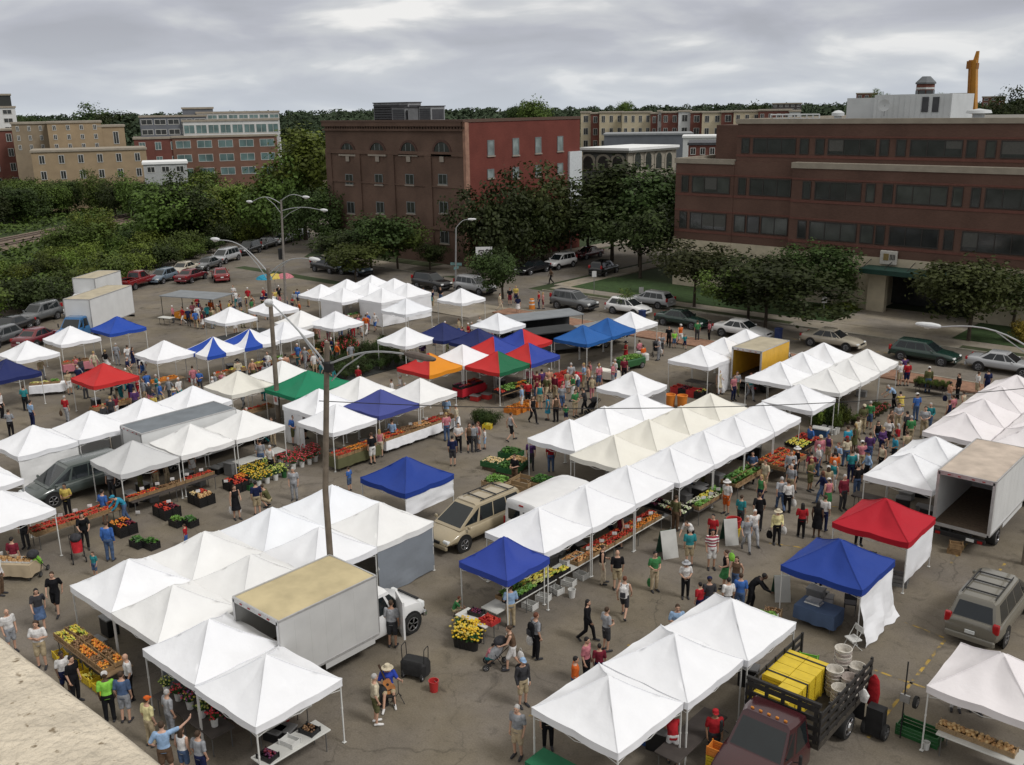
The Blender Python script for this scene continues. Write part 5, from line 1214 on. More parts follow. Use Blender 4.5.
q = MB(); q.box(at_d(970, 65, 150), (w0 * .5, w0 * 1.1, w0 * .9)); q.box(at_d(976, 66, 150), (w0 * .4, w0, w0 * .7)); q.build('pulley_head', mat('crane_ochre', (.25, .1, .015), .6), cr_); q = MB(); q.tube(p0 + Vector((-w0 * .2, -w0 * .6, -2)), p1 + Vector((-w0 * .1, -w0 * .55, -1)), w0 * .1); q.build('cylinder', mat('crane_ochre', (.25, .1, .015), .6), cr_)
block('far red brick house right of the crane', 985, 1003, 97.5, 330, 12, redb, 2, 3, pyb=106, name='house')
block('far red brick roof block left of the crane', 952, 968, 94.5, 300, 12, redb, 1, 3, pyb=104, name='house')
block('far red brick roof block left of the plant room', 858, 876, 94, 320, 12, redb, 1, 3, pyb=100, name='house')
# concrete parapet of the deck, close by the camera
pz = 17.45; a_, b_ = at(-10, 622, pz), at(190, 777, pz); d_ = (b_ - a_).normalized(); n_ = Vector((d_.y, -d_.x, 0))
if n_.dot(Vector((0, 0, 0)) - a_) < 0: n_ = -n_
con = mat('parapet_concrete', (.6, .53, .42), .9, .16, 14, .5, 60, detail=8)
nt = con.node_tree; bs = nt.nodes['Principled BSDF']; src = bs.inputs['Base Color'].links[0].from_socket
nn = nt.nodes.new('ShaderNodeTexNoise'); nn.inputs['Scale'].default_value = 55; nn.inputs['Detail'].default_value = 3; tcc = nt.nodes.new('ShaderNodeTexCoord'); nt.links.new(tcc.outputs['Object'], nn.inputs['Vector'])
rr = nt.nodes.new('ShaderNodeMapRange'); rr.inputs[1].default_value = .62; rr.inputs[2].default_value = .72; nt.links.new(nn.outputs['Fac'], rr.inputs[0]); mm = nt.nodes.new('ShaderNodeMix'); mm.data_type = 'RGBA'; nt.links.new(rr.outputs[0], mm.inputs[0]); nt.links.new(src, mm.inputs[6]); mm.inputs[7].default_value = (.22, .17, .11, 1); nt.links.new(mm.outputs[2], bs.inputs['Base Color'])
par = thing('deck_parapet', 'rough beige concrete parapet in the bottom left corner', 'wall', (0, 0, 0))
q = MB(); A_, B_ = a_ - d_ * 6, b_ + d_ * 6
rings = []
for i in range(121):
    p = A_ + (B_ - A_) * i / 120; j = .004 * mnoise.noise(p * 9) + .003 * mnoise.noise(p * 31)
    rings.append([p + n_ * (.0 + j) + Vector((0, 0, -1.2)), p + n_ * (.0 + j) + Vector((0, 0, -.02)), p + n_ * (.018 + j) + Vector((0, 0, 0)), p + n_ * .2 + Vector((0, 0, .002 * mnoise.noise(p * 7 + Vector((5, 0, 0))))), p + n_ * .36, p + n_ * .38 + Vector((0, 0, -.02)), p + n_ * .38 + Vector((0, 0, -1.2))])
q.loft(rings, 0, True, True, False); q.build('coping', con, par, True, 60)
# ---------------------------------------------------------------- trees
def leaf_mat(name, c, v=.5):
    m = mat(name, c, .6, v, .55, spec=.2, trans=.14); nt = m.node_tree
    # fine second noise so that leaf clumps differ
    b = nt.nodes['Principled BSDF']; s = b.inputs['Base Color'].links[0].from_socket
    oi = nt.nodes.new('ShaderNodeObjectInfo'); hs = nt.nodes.new('ShaderNodeHueSaturation')
    mr = nt.nodes.new('ShaderNodeMapRange'); mr.inputs[3].default_value = .65; mr.inputs[4].default_value = 1.6; nt.links.new(oi.outputs['Random'], mr.inputs[0]); nt.links.new(mr.outputs[0], hs.inputs['Value'])
    m2 = nt.nodes.new('ShaderNodeMapRange'); m2.inputs[3].default_value = .47; m2.inputs[4].default_value = .512; nt.links.new(oi.outputs['Random'], m2.inputs[0]); nt.links.new(m2.outputs[0], hs.inputs['Hue'])
    nt.links.new(s, hs.inputs['Color']); nt.links.new(hs.outputs[0], b.inputs['Base Color']); return m
leafs = dict(dark=leaf_mat('leaves_dark', (.029, .047, .012)), mid=leaf_mat('leaves_mid', (.06, .092, .018)), bright=leaf_mat('leaves_bright', (.1, .145, .024)), yellow=leaf_mat('leaves_yellow', (.2, .16, .025)), rust=leaf_mat('leaves_rusty', (.038, .05, .014)))
bark_m = mat('bark', (.055, .042, .03), .9, .3, 5, .4, 15)
def crown_mesh(seed, rx, rz, n_cl, n_lf, leaf, low=.25):
    """leaf cards in clumps over and inside an uneven crown, centre at origin"""
    rg = random.Random(seed); mb = MB()
    lobes = [(Vector((rg.gauss(0, .42) * rx, rg.gauss(0, .42) * rx, rg.uniform(-.45, .5) * rz)), rg.uniform(.42, .66)) for _ in range(7)] + [(Vector((0, 0, .1 * rz)), .72)]
    for _ in range(n_cl):
        c, k = rg.choice(lobes); d = Vector((rg.gauss(0, 1), rg.gauss(0, 1), rg.gauss(0, 1))).normalized(); f = rg.uniform(.55, 1.05) ** .6
        p = c + Vector((d.x * rx, d.y * rx, d.z * rz)) * k * f
        if p.z < -rz * (1 - low): p.z = -rz * (1 - low) + rg.uniform(0, .3)
        cr_ = rg.uniform(.55, 1.2) * leaf * 3.0
        for _ in range(n_lf):
            q = Vector((rg.gauss(0, 1), rg.gauss(0, 1), rg.gauss(0, .7))).normalized() * cr_ * rg.random() ** .5
            nrm = (q * .6 + d * cr_ * .5 + Vector((rg.gauss(0, .5), rg.gauss(0, .5), rg.gauss(0, .5) + .5)) * cr_).normalized()
            t = nrm.orthogonal().normalized(); t.rotate(Matrix.Rotation(rg.uniform(0, 6.28), 3, nrm)); b = nrm.cross(t); s = leaf * rg.uniform(.6, 1.3)
            o = p + q; mb.face([o - t * s * .5, o + b * s * .32, o + t * s * .5, o - b * s * .32])
    return mb.mesh('crown', 1)
def trunk_mesh(seed, h, r, spread):
    rg = random.Random(seed); mb = MB()
    pts = [Vector((0, 0, -.1)), Vector((rg.uniform(-.1, .1), rg.uniform(-.1, .1), h * .5)), Vector((rg.uniform(-.2, .2), rg.uniform(-.2, .2), h))]
    mb.path(pts, r, 8, 0, r * .6)
    for k in range(6):
        a = k * 1.05 + rg.uniform(-.3, .3); b0 = pts[1].lerp(pts[2], rg.uniform(.3, 1)); e = b0 + Vector((math.cos(a) * spread, math.sin(a) * spread, spread * rg.uniform(.5, 1.1)))
        mb.path([b0, b0.lerp(e, .5) + Vector((0, 0, -.08 * spread)), e], r * .4, 6, 0, r * .12)
    return mb.mesh('trunk', 1, True)
TK = {}
def tkind(key, rx, rz, n_cl, n_lf, leaf, nseed):
    TK[key] = [(crown_mesh(100 * len(TK) + i, rx, rz, n_cl, n_lf, leaf), rx, rz) for i in range(nseed)]
tkind('street', 3.2, 2.9, 190, 26, .34, 3); tkind('big', 4.6, 4.4, 260, 26, .46, 3); tkind('bush', 2.6, 1.9, 120, 26, .32, 3); tkind('small', .9, 1.3, 46, 18, .2, 1); tkind('tall', 3.0, 5.4, 220, 26, .42, 2); tkind('shrub', 1.0, .65, 60, 20, .17, 2)
_tm = {}
TREES = []
def tree(kind, x, y, h, rad, leaf, label, group=None, name='tree', clear=None):
    """h total height, rad crown radius, clear = height of clear stem"""
    i = rnd.randrange(len(TK[kind])); me, rx, rz = TK[kind][i]
    clear = h * .3 if clear is None else clear
    o = thing(name, label, 'tree' if name == 'tree' else name, (x, y, 0), rnd.uniform(0, 6.28), group)
    hz = (h - clear) / 2
    c = link('crown', me, o, (0, 0, clear + hz), mats=[leafs[leaf]]); c.scale = (rad / rx, rad / rx, hz / rz)
    if clear > .3 or name == 'tree':
        k = (i, round(h), round(clear))
        if k not in _tm: _tm[k] = trunk_mesh(len(_tm), max(.6, clear + hz * .6), .05 + h * .018, rad * .5)
        link('trunk', _tm[k], o, mats=[bark_m])
    TREES.append(o); return o
def treepx(kind, px, pyb, pyt, rpx, leaf, label, clear=None, name='tree', group=None):
    """tree standing at a surveyed ground point; height and width from the survey"""
    p = at(px, pyb); dist = math.hypot(p.x, p.y); e = at_d(px, pyt, dist); h = e.z
    rad = rpx * math.hypot(dist, CAM_H - h / 2) / FPX * 1.02
    return tree(kind, p.x, p.y, h, rad, leaf, label, group, name, clear)
treepx('street', 503, 299, 250, 25, 'dark', 'round dark tree right below the white logo sign', .9)
treepx('big', 497, 272, 176, 38, 'dark', 'dark tree before the left part of the red flank', 1.0)
treepx('big', 543, 263, 168, 43, 'rust', 'dark tree before the middle of the red flank', 1.0)
treepx('big', 522, 268, 190, 30, 'dark', 'lower dark tree wedged between the two before the red flank', .8)
treepx('big', 588, 254, 166, 36, 'dark', 'dark tree at the right end of the red flank', 1.0)
treepx('tall', 612, 262, 162, 36, 'dark', 'tall dark tree in front of the stone hall, left one', 1.2)
treepx('tall', 640, 268, 165, 34, 'dark', 'tall tree in front of the stone hall, middle one', 1.2)
treepx('tall', 664, 262, 168, 27, 'dark', 'tall dark tree against the left edge of the office', 2.5)
treepx('street', 640, 278, 205, 38, 'dark', 'low dark tree over the cars at the side street mouth', 1.8)
treepx('street', 694, 308, 243, 41, 'rust', 'rusty green round tree on the office lawn', 2.0)
treepx('big', 765, 330, 253, 56, 'dark', 'broad dark street tree over the white sedan', 1.6)
treepx('street', 748, 322, 262, 34, 'mid', 'mid green tree left beside the broad street tree', 1.3)
treepx('big', 803, 312, 238, 38, 'dark', 'tree with pale gaps left of the green awning', 2.2)
treepx('street', 838, 306, 258, 22, 'rust', 'thin tree close to the green awning', 1.6)
treepx('big', 968, 342, 252, 46, 'rust', 'wide rusty green tree right of the office entrance', 2.0)
treepx('street', 1012, 330, 262, 34, 'dark', 'dark tree at the right edge near the street', 1.6)
treepx('bush', 1024, 344, 316, 12, 'yellow', 'yellow bush at the right edge', 0, 'bush')
treepx('small', 624, 313, 287, 8, 'mid', 'thin sapling standing by the white hatchback', .8)
treepx('shrub', 846, 312, 302, 14, 'bright', 'bright green shrub beside the entrance pier', 0, 'shrub')
treepx('shrub', 826, 312, 305, 10, 'mid', 'dull green shrub left of the bright one', 0, 'shrub')
treepx('street', 340, 272, 230, 28, 'dark', 'dark tree below the left arched window', 1.2)
treepx('street', 372, 274, 212, 33, 'dark', 'dark tree before the middle of the brown facade', 1.5)
treepx('street', 398, 270, 220, 28, 'mid', 'dark green tree before the third window of the brown facade', 1.5)
treepx('street', 430, 271, 242, 17, 'dark', 'small dark tree near the corner of the brown facade', 1.0)
treepx('street', 356, 282, 243, 30, 'mid', 'low tree at the kerb before the brown facade', .9)
treepx('tall', 306, 240, 128, 32, 'bright', 'tall bright tree at the left edge of the brown facade', 2)
treepx('big', 288, 242, 160, 34, 'mid', 'mid green tree left of the tall bright one', 1.5)
treepx('big', 322, 252, 185, 26, 'dark', 'dark tree right below the tall bright one', 1.2)
for i, (px_, pb_, pt_, r_) in enumerate(((98, 216, 172, 15), (116, 218, 176, 15), (133, 220, 174, 16), (148, 220, 178, 15))): treepx('big', px_, pb_, pt_, r_, ('mid', 'dark')[i % 2], 'tree at the foot of the tan brick block, %s from the left' % nth(i), .5)
# the belt of trees on both sides of the railway, each tree on its own
def rail_off(p): return (p - ra).dot(rn), (p - ra).dot(rd)
belt = []
rg = random.Random(5)
def belt_line(pts, n, hmin, hmax, kind, jit, what):
    for i in range(n):
        t = (i + rg.uniform(.1, .9)) / n * (len(pts) - 1); k = min(int(t), len(pts) - 2); f = t - k
        px_ = pts[k][0] * (1 - f) + pts[k + 1][0] * f; py_ = pts[k][1] * (1 - f) + pts[k + 1][1] * f + rg.uniform(-jit, jit)
        p = at(px_, py_); off, al = rail_off(p)
        if -6.5 < off < 6.5: p = p + rn * ((7.5 if off > 0 else -7.5) - off)
        belt.append((p.x, p.y, rg.uniform(hmin, hmax), kind, what, px_))
belt_line([(-60, 330), (0, 312), (60, 303), (120, 278), (170, 262), (215, 248), (262, 236), (300, 230)], 30, 2.6, 4.4, 'bush', 4, 'bush hugging the street kerb')
belt_line([(-60, 300), (0, 285), (60, 272), (120, 252), (180, 238), (240, 226), (290, 224)], 28, 2.5, 3.6, 'bush', 5, 'bushy tree between street and tracks')
belt_line([(166, 246), (190, 240), (215, 234), (250, 228), (285, 226)], 11, 6, 10, 'big', 4, 'tall tree between street and tracks')
belt_line([(76, 262), (95, 256), (102, 252)], 3, 5, 7, 'street', 3, 'rounded tree right beside the tracks')
belt_line([(-40, 232), (0, 224), (60, 212), (120, 204), (180, 200), (260, 196)], 36, 5.6, 7.8, 'big', 4, 'dark tree just beyond the tracks')
belt_line([(-30, 214), (40, 207), (110, 202), (180, 198), (280, 192)], 38, 4.8, 6.8, 'big', 3, 'dark tree before the far apartment blocks')
belt.sort(key=lambda b: b[5]); cnt = {}
for x, y, h, kind, what, px_ in belt:
    cnt.setdefault(what, []).append((x, y, h, kind))
for what, L_ in cnt.items():
    for i, (x, y, h, kind) in enumerate(L_):
        lf = rg.choice(['dark', 'mid', 'bright', 'bright', 'mid'])
        if 'beyond' in what or 'far' in what: lf = rg.choice(['dark', 'dark', 'mid'])
        cl = .1 if kind == 'bush' else 1.0; rad = h * (.62 if kind == 'bush' else .5) * rg.uniform(.9, 1.2)
        tree(kind, x, y, h, rad, lf, '%s %s, %s from the left' % ({'dark': 'dark green', 'mid': 'mid green', 'bright': 'light green'}[lf], what.replace('dark ', ''), nth(i)), what, 'tree' if kind != 'bush' else 'bush', cl)
# low growth between the trees, nobody could count it
mb = MB(); r2 = random.Random(8); nleaf = 0
while nleaf < 46000:
    a = YAW + math.pi / 2 + r2.uniform(.13, .58); dist = 100 * 3.4 ** r2.random(); x, y = dist * math.cos(a), dist * math.sin(a); p = Vector((x, y, 0)); off, al = rail_off(p)
    if -5.4 < off < 5.4 or x > -95 - (y - 20) * .56 + 2 or y > 170: continue
    for _ in range(8):
        c = p + Vector((r2.gauss(0, .8), r2.gauss(0, .8), r2.uniform(.1, 1.0 + .9 * mnoise.noise(p * .2)))); n = Vector((r2.gauss(0, .6), r2.gauss(0, .6), 1)).normalized(); t = n.orthogonal().normalized(); t.rotate(Matrix.Rotation(r2.uniform(0, 6.3), 3, n)); b = n.cross(t); s = r2.uniform(.2, .45)
        mb.face([c - t * s, c + b * s * .6, c + t * s, c - b * s * .6]); nleaf += 1
tag(mb.build('undergrowth', leaf_mat('leaves_under', (.05, .08, .016))), 'low green undergrowth along both sides of the railway', 'undergrowth', kind='stuff')
# skyline trees one can tell apart
def sky_tree(px, pyt, rpx, dist, leaf, label, kind='big'):
    p = at_d(px, pyt, dist); rad = rpx * dist / FPX; return tree(kind, p.x, p.y, p.z, rad, leaf, label, None, 'tree', max(1, p.z - rad * 2.4))
sky_tree(537, 95, 18, 260, 'mid', 'rounded skyline tree above the roof of the red flank'); sky_tree(517, 104, 10, 262, 'dark', 'low skyline tree left of the rounded one')
sky_tree(626, 100, 9, 330, 'mid', 'small round skyline tree above the far apartments')
sky_tree(95, 106, 24, 600, 'dark', 'big dark skyline tree behind the tan apartment block'); sky_tree(118, 110, 19, 590, 'dark', 'dark skyline tree right of the big one behind the tan block')
sky_tree(28, 113, 13, 600, 'dark', 'dark skyline tree left behind the tan block'); sky_tree(284, 117, 16, 560, 'dark', 'dark skyline tree right of the glass condominium')
sky_tree(1012, 92, 22, 260, 'dark', 'dark skyline tree at the right edge'); sky_tree(995, 98, 16, 262, 'dark', 'dark skyline tree between crane and right edge')
sky_tree(880, 90.5, 9, 320, 'mid', 'small skyline tree above the plant room'); sky_tree(942, 92, 8, 320, 'mid', 'small skyline tree right of the octagonal tower'); sky_tree(755, 100, 14, 330, 'dark', 'dark skyline tree above the office roof left part')
# the wooded plain reaching to the horizon reads as one mass
mb = MB(); rg = random.Random(3)
for i in range(1500):
    a = YAW + math.pi / 2 + rg.uniform(-.62, .62); dist = 245 * (14 ** rg.random() ** 1.15); x, y = dist * math.cos(a), dist * math.sin(a)
    if dist < 470 and not (-.06 < a - YAW - math.pi / 2 < .18): continue
    rad = rg.uniform(4.5, 8) * (1 + dist / 2600); h = min(18.6 + dist * .0028, rg.uniform(10, 16.5) * (1 + dist / 6000)) ; big = dist > 900
    for _ in range(50 if big else 200):
        d = Vector((rg.gauss(0, 1), rg.gauss(0, 1), abs(rg.gauss(0, 1)) * .8)).normalized(); f = rg.uniform(.75, 1.05)
        c = Vector((x + d.x * rad * f, y + d.y * rad * f, max(1, h - rad * .85 + d.z * rad * .85 * f))); n = (d + Vector((rg.gauss(0, .5), rg.gauss(0, .5), rg.gauss(0, .5)))).normalized(); t = n.orthogonal().normalized(); b = n.cross(t); s = rad * (rg.uniform(.14, .26) if big else rg.uniform(.07, .15))
        mb.face([c - t * s, c + b * s * .7, c + t * s, c - b * s * .7])
far_m = mat('far_foliage', (.042, .06, .034), .8, .5, .03, spec=.1)
tag(mb.build('far_woodland', far_m), 'low wooded plain of tree crowns reaching to the horizon', 'woodland', kind='stuff')
# ---------------------------------------------------------------- stalls, produce, props
plastic = lambda n, c: mat('plastic_' + n, c, .45, .08, 4)
PROD = dict(tomato=[(.42, .03, .015), (.5, .06, .02), (.36, .02, .012)], pepper=[(.5, .05, .015), (.62, .24, .02), (.45, .03, .015)], orange=[(.6, .2, .02), (.55, .14, .02), (.65, .3, .04)], peach=[(.6, .3, .12), (.55, .2, .08), (.62, .38, .15)],
    corn=[(.55, .5, .16), (.35, .42, .1), (.6, .55, .25)], squash=[(.62, .48, .05), (.25, .35, .05), (.6, .55, .12)], greens=[(.05, .14, .025), (.08, .2, .03), (.035, .1, .02)], lettuce=[(.16, .3, .05), (.1, .24, .04), (.2, .36, .08)], gourd=[(.62, .5, .28), (.6, .42, .16), (.5, .4, .25)],
    bread=[(.45, .27, .11), (.55, .38, .18), (.36, .2, .08)], berry=[(.12, .012, .03), (.2, .02, .03), (.08, .01, .05)], brown=[(.2, .11, .05), (.26, .16, .08), (.15, .08, .04)], mixed=[(.4, .05, .04), (.1, .2, .04), (.5, .42, .1)], white=[(.62, .6, .5), (.55, .55, .42), (.4, .5, .25)],
    fl_yellow=[(.65, .46, .03), (.6, .36, .03), (.5, .4, .1)], fl_red=[(.5, .03, .04), (.55, .12, .14), (.4, .02, .03)], fl_mix=[(.5, .1, .12), (.6, .5, .1), (.3, .1, .3)], fl_lime=[(.45, .5, .1), (.55, .55, .2), (.3, .4, .08)])
def pm_(k): return [mat('produce_%s_%d' % (k, i), c, .5, .2, 9) for i, c in enumerate(PROD[k])]
_gm = {}
def heap(kind, lx, ly, seed):
    """pile of fruit, ears or leaves filling a box lx by ly"""
    k = (kind, lx, ly, seed)
    if k in _gm: return _gm[k]
    rg = random.Random(seed + 50); mb = MB()
    style = 'leaf' if kind in ('greens', 'lettuce') else 'ear' if kind in ('corn', 'squash') else 'ball'
    n = int(lx * ly / (.0052 if style == 'ball' else .007))
    for i in range(n):
        x, y = rg.uniform(-.5, .5) * lx * .92, rg.uniform(-.5, .5) * ly * .92; e = 1 - max(abs(x) / lx, abs(y) / ly) * 2
        z = .02 + .09 * min(1, max(0, e) * 2) * rg.uniform(.3, 1.1); m = rg.choice((0, 0, 1, 2))
        if style == 'ball': r = rg.uniform(.032, .046) * (1.5 if kind == 'bread' else 1); mb.ell((x, y, z), (r, r, r * .9), 6, 4, m)
        elif style == 'ear':
            a = rg.uniform(-.5, .5) + (1.57 if lx < ly else 0); l = rg.uniform(.07, .11); p = Vector((x, y, z)); d = Vector((math.cos(a), math.sin(a), rg.uniform(-.1, .1))) * l
            mb.tube(p - d, p, .012, .03, 6, m); mb.tube(p, p + d, .03, .014, 6, m)
        else:
            for _ in range(3):
                nrm = Vector((rg.gauss(0, .7), rg.gauss(0, .7), 1)).normalized(); t = nrm.orthogonal().normalized(); t.rotate(Matrix.Rotation(rg.uniform(0, 6.3), 3, nrm)); b = nrm.cross(t); s = rg.uniform(.07, .13); c = Vector((x, y, z + rg.uniform(0, .08)))
                mb.face([c - t * s, c + b * s * .5 + nrm * .03, c + t * s, c - b * s * .5], m)
    _gm[k] = mb.mesh('produce', 3, style != 'leaf', 60); return _gm[k]
def crate_mesh(lx, ly, h):
    k = ('crate', lx, ly, h)
    if k in _gm: return _gm[k]
    m = MB(); t = .02; X, Y = lx / 2, ly / 2; m.bb((-X, -Y, 0), (X, Y, .02))
    for s in (-1, 1):
        for i in range(3):
            z0 = .022 + i * (h - .02) / 3; z1 = z0 + (h - .02) / 3 * .78
            m.bb((-X, s * (Y - t), z0), (X, s * Y, z1)); m.bb((s * (X - t), -Y + t + .001, z0), (s * X, Y - t - .001, z1))
        for q in (-1, 1): m.box((s * (X + .004), q * (Y + .004), h / 2 + .012), (.03, .03, h))
    _gm[k] = m.mesh('box', 1); return _gm[k]
CR = dict(black=(.015, .015, .016), wood=(.28, .18, .09), green=(.02, .1, .03), white=(.6, .6, .58), yellow=(.62, .45, .03), red=(.42, .03, .03), card=(.33, .23, .13), orange=(.6, .2, .03), grey=(.2, .2, .2), lgreen=(.16, .42, .05), blue=(.03, .08, .25))
NCR = [0]
def crate(kind, x, y, z, label, group, rz=0.0, c='wood', lx=.5, ly=.36, h=.16):
    o = thing('produce_crate', label, 'crate', (x, y, z), rz, group); NCR[0] += 1
    link('box', crate_mesh(lx, ly, h), o, mats=[plastic(c, CR[c]) if c != 'wood' else mat('crate_wood', CR['wood'], .8, .25, 7)])
    if kind: link('produce', heap(kind, round(lx - .06, 2), round(ly - .06, 2), rnd.randrange(3)), o, (0, 0, h - .05), mats=pm_(kind))
    return o
def table(x0, y0, x1, y1, w, label, c='white_top', clothc=None, h=.74, z=0):
    """folding table between two end points of its long axis"""
    a, b = Vector((x0, y0, 0)), Vector((x1, y1, 0)); ln = (b - a).length; c0 = (a + b) / 2; rz = math.atan2(b.y - a.y, b.x - a.x)
    o = thing('folding_table', label, 'table', c0, rz); X, Y = ln / 2, w / 2
    m = MB(); m.rbox((0, 0, h - .02), (ln, w, .04), .015); m.build('tabletop', mat('table_white', (.55, .55, .52), .6, .08, 2) if c == 'white_top' else mat('table_wood', (.2, .13, .07), .8, .25, 3) if c == 'wood' else mat('table_dark', (.06, .05, .045), .8, .2, 3), o)
    n = max(2, int(ln / 1.6) + 1)
    for i in range(n):
        for s in (-1, 1):
            xx = -X + .15 + i * (ln - .3) / (n - 1); q = MB(); q.tube((xx, s * (Y - .08), 0), (xx, s * (Y - .08), h - .042), .018, n=6); q.build('leg', mat('table_leg', (.16, .16, .16), .5, .1, metal=.5), o)
    if clothc:
        t = thing('tablecloth', '', 'tablecloth', c0, rz); bpy.data.objects.remove(t)
        q = MB(); k = max(8, int(ln * 7)); per = []
        for i in range(k): per.append((-X - .012 + (2 * X + .024) * i / k, -Y - .012))
        kk = max(4, int(w * 7))
        for i in range(kk): per.append((X + .012, -Y - .012 + (2 * Y + .024) * i / kk))
        for i in range(k): per.append((X + .012 - (2 * X + .024) * i / k, Y + .012))
        for i in range(kk): per.append((-X - .012, Y + .012 - (2 * Y + .024) * i / kk))
        rings = []
        for j, (zz_, f) in enumerate(((h + .004, 0), (h - .06, .01), (h * .55, .035), (h * .3, .05))):
            rings.append([(px_ * (1 + f / X * .5) + (0 if j == 0 else f * .6 * math.sin(i * 1.9)), py_ * (1 + f / Y * .5) + (0 if j == 0 else f * .6 * math.cos(i * 1.7)), zz_ + (.02 * math.sin(i * .9) if j == 3 else 0)) for i, (px_, py_) in enumerate(per)])
        q.loft(rings, 0, True, False); tc_ = q.build('tablecloth', mat('cloth_table_' + str(clothc), CAN.get(clothc) or COLORS[clothc], .85, .08, 3, .2, 8), None, True, 50, loc=c0, rz=rz)
        tag(tc_, label.replace('table', 'cloth over the table', 1)[:110], 'tablecloth')
    return o
def along(x0, y0, x1, y1, kinds, z, where, group, c='wood', step=.64, across=0.0, rows=1, rowgap=.4, rise=.06, tall=.16, drop=0.0):
    """crates side by side along a line; kinds is one entry per stretch"""
    a, b = Vector((x0, y0, 0)), Vector((x1, y1, 0)); ln = (b - a).length; d = (b - a) / ln; n = Vector((-d.y, d.x, 0)); N_ = int(ln / step)
    names = dict(tomato='red tomatoes', pepper='red peppers', orange='orange fruit', peach='peaches', corn='pale corn', squash='yellow squash', greens='dark greens', lettuce='light lettuce', gourd='pale gourds', bread='bread', berry='dark berries', brown='brown produce', mixed='mixed vegetables', white='white cauliflower')
    for r_ in range(rows):
        for i in range(N_):
            if drop and rnd.random() < drop: continue
            k = kinds[min(len(kinds) - 1, int(i / N_ * len(kinds)))]; kk = k
            if isinstance(k, tuple): kk = rnd.choice(k)
            p = a + d * (i + .5) * step + n * (across + r_ * rowgap)
            crate(kk, p.x, p.y, z + r_ * rise, '%s crate of %s %s' % ({'wood': 'wooden', 'lgreen': 'light green'}.get(c, c), names[kk], where), group, math.atan2(d.y, d.x) + rnd.uniform(-.05, .05), c, .6, .37, tall)
def bucket(x, y, flowers, label, group, c='white', z=0.0, s=1.0):
    o = thing('flower_bucket', label, 'bucket', (x, y, z), rnd.uniform(0, 6), group); o.scale = (s, s, s)
    k = 'bucket'
    if k not in _gm: m = MB(); m.lathe((0, 0, 0), [(.12, 0), (.15, .32), (.16, .33), (.16, .35), (.14, .35), (.12, .06)], 14, 0, True, True); _gm[k] = m.mesh('pail', 1, True)
    link('pail', _gm[k], o, mats=[plastic(c, CR.get(c, (.6, .6, .58)))])
    if flowers:
        kf = ('flowers', rnd.randrange(3))
        if kf not in _gm:
            rg = random.Random(kf[1]); m = MB()
            for i in range(28):
                a = rg.uniform(0, 6.28); r0 = rg.random() ** .5 * .3; z1 = .62 + rg.uniform(-.12, .14) - r0 * .35; p = Vector((math.cos(a) * r0, math.sin(a) * r0, z1))
                m.tube(Vector((p.x * .3, p.y * .3, .3)), p, .006, .005, 4, 3); rr = rg.uniform(.03, .05); m.ell(p, (rr, rr, rr * .7), 6, 4, rg.choice((0, 0, 1, 2)))
                for _ in range(5): q = p.lerp(Vector((p.x * .3, p.y * .3, .3)), rg.uniform(.2, .8)); t = Vector((rg.gauss(0, 1), rg.gauss(0, 1), rg.gauss(0, .4))).normalized() * .09; b = Vector((-t.y, t.x, .03)) * .4; m.face([q, q + t * .5 + b, q + t, q + t * .5 - b], 3)
            _gm[kf] = m.mesh('flowers', 4, True)
        link('flowers', _gm[kf], o, mats=pm_(flowers) + [mat('stem_green', (.04, .1, .025), .6, .3, 8)])
    return o
def potted(x, y, h, label, group, leaf='mid', fl=None, z=0.0, r=.28):
    o = thing('potted_plant', label, 'plant', (x, y, z), rnd.uniform(0, 6), group); k = ('pot',)
    if k not in _gm: m = MB(); m.lathe((0, 0, 0), [(.11, 0), (.15, .22), (.165, .23), (.165, .27), (.14, .27), (.12, .2)], 12); _gm[k] = m.mesh('pot', 1, True)
    link('pot', _gm[k], o, mats=[mat('pot_dark', (.05, .04, .035), .8)])
    i = rnd.randrange(2); me, rx, rz_ = TK['shrub'][i]; c = link('foliage', me, o, (0, 0, .22 + h * .45), mats=[leafs[leaf]]); c.scale = (r / rx, r / rx, h * .5 / rz_)
    if fl:
        kf = ('blooms', 1)
        if kf not in _gm:
            rg = random.Random(9); m = MB()
            for _ in range(40): d = Vector((rg.gauss(0, 1), rg.gauss(0, 1), abs(rg.gauss(0, 1)))).normalized(); m.ell(d * .95, (.11, .11, .09), 5, 4, rg.randrange(3))
            _gm[kf] = m.mesh('blooms', 3, True)
        f = link('blooms', _gm[kf], o, (0, 0, .22 + h * .45), mats=pm_(fl)); f.scale = (r, r, h * .5)
    return o

G = 'crates on the long stall under the first white row'
# long stall under row B and the small blue canopy
table(-21.75, 23.1, -21.75, 26.6, .8, 'white table end under the small blue canopy'); table(-21.75, 26.75, -21.75, 34.3, .8, 'long white table under the aisle side of the first white row')
along(-21.75, 23.9, -21.75, 27.6, ['lettuce', 'squash', 'squash'], .745, 'at the blue canopy end of the long stall', G, 'wood', .62, .19); along(-21.75, 23.9, -21.75, 27.6, ['lettuce', 'corn', 'squash'], .745, 'in the inner line at the blue canopy end', G, 'black', .5, -.2)
along(-21.75, 27.8, -21.75, 29.2, ['peach'], .745, 'in the middle of the long stall', G, 'white', .5, .19); along(-21.75, 29.2, -21.75, 34.2, ['tomato', 'pepper', 'tomato'], .745, 'on the far part of the long stall', G, 'wood', .5, .19); along(-21.75, 28.0, -21.75, 34.2, ['peach', 'tomato', 'orange'], .745, 'in the inner line of the long stall', G, 'wood', .5, -.2)
table(-22.5, 22.45, -21.0, 22.45, .7, 'small white table sticking out beside the small blue canopy'); 
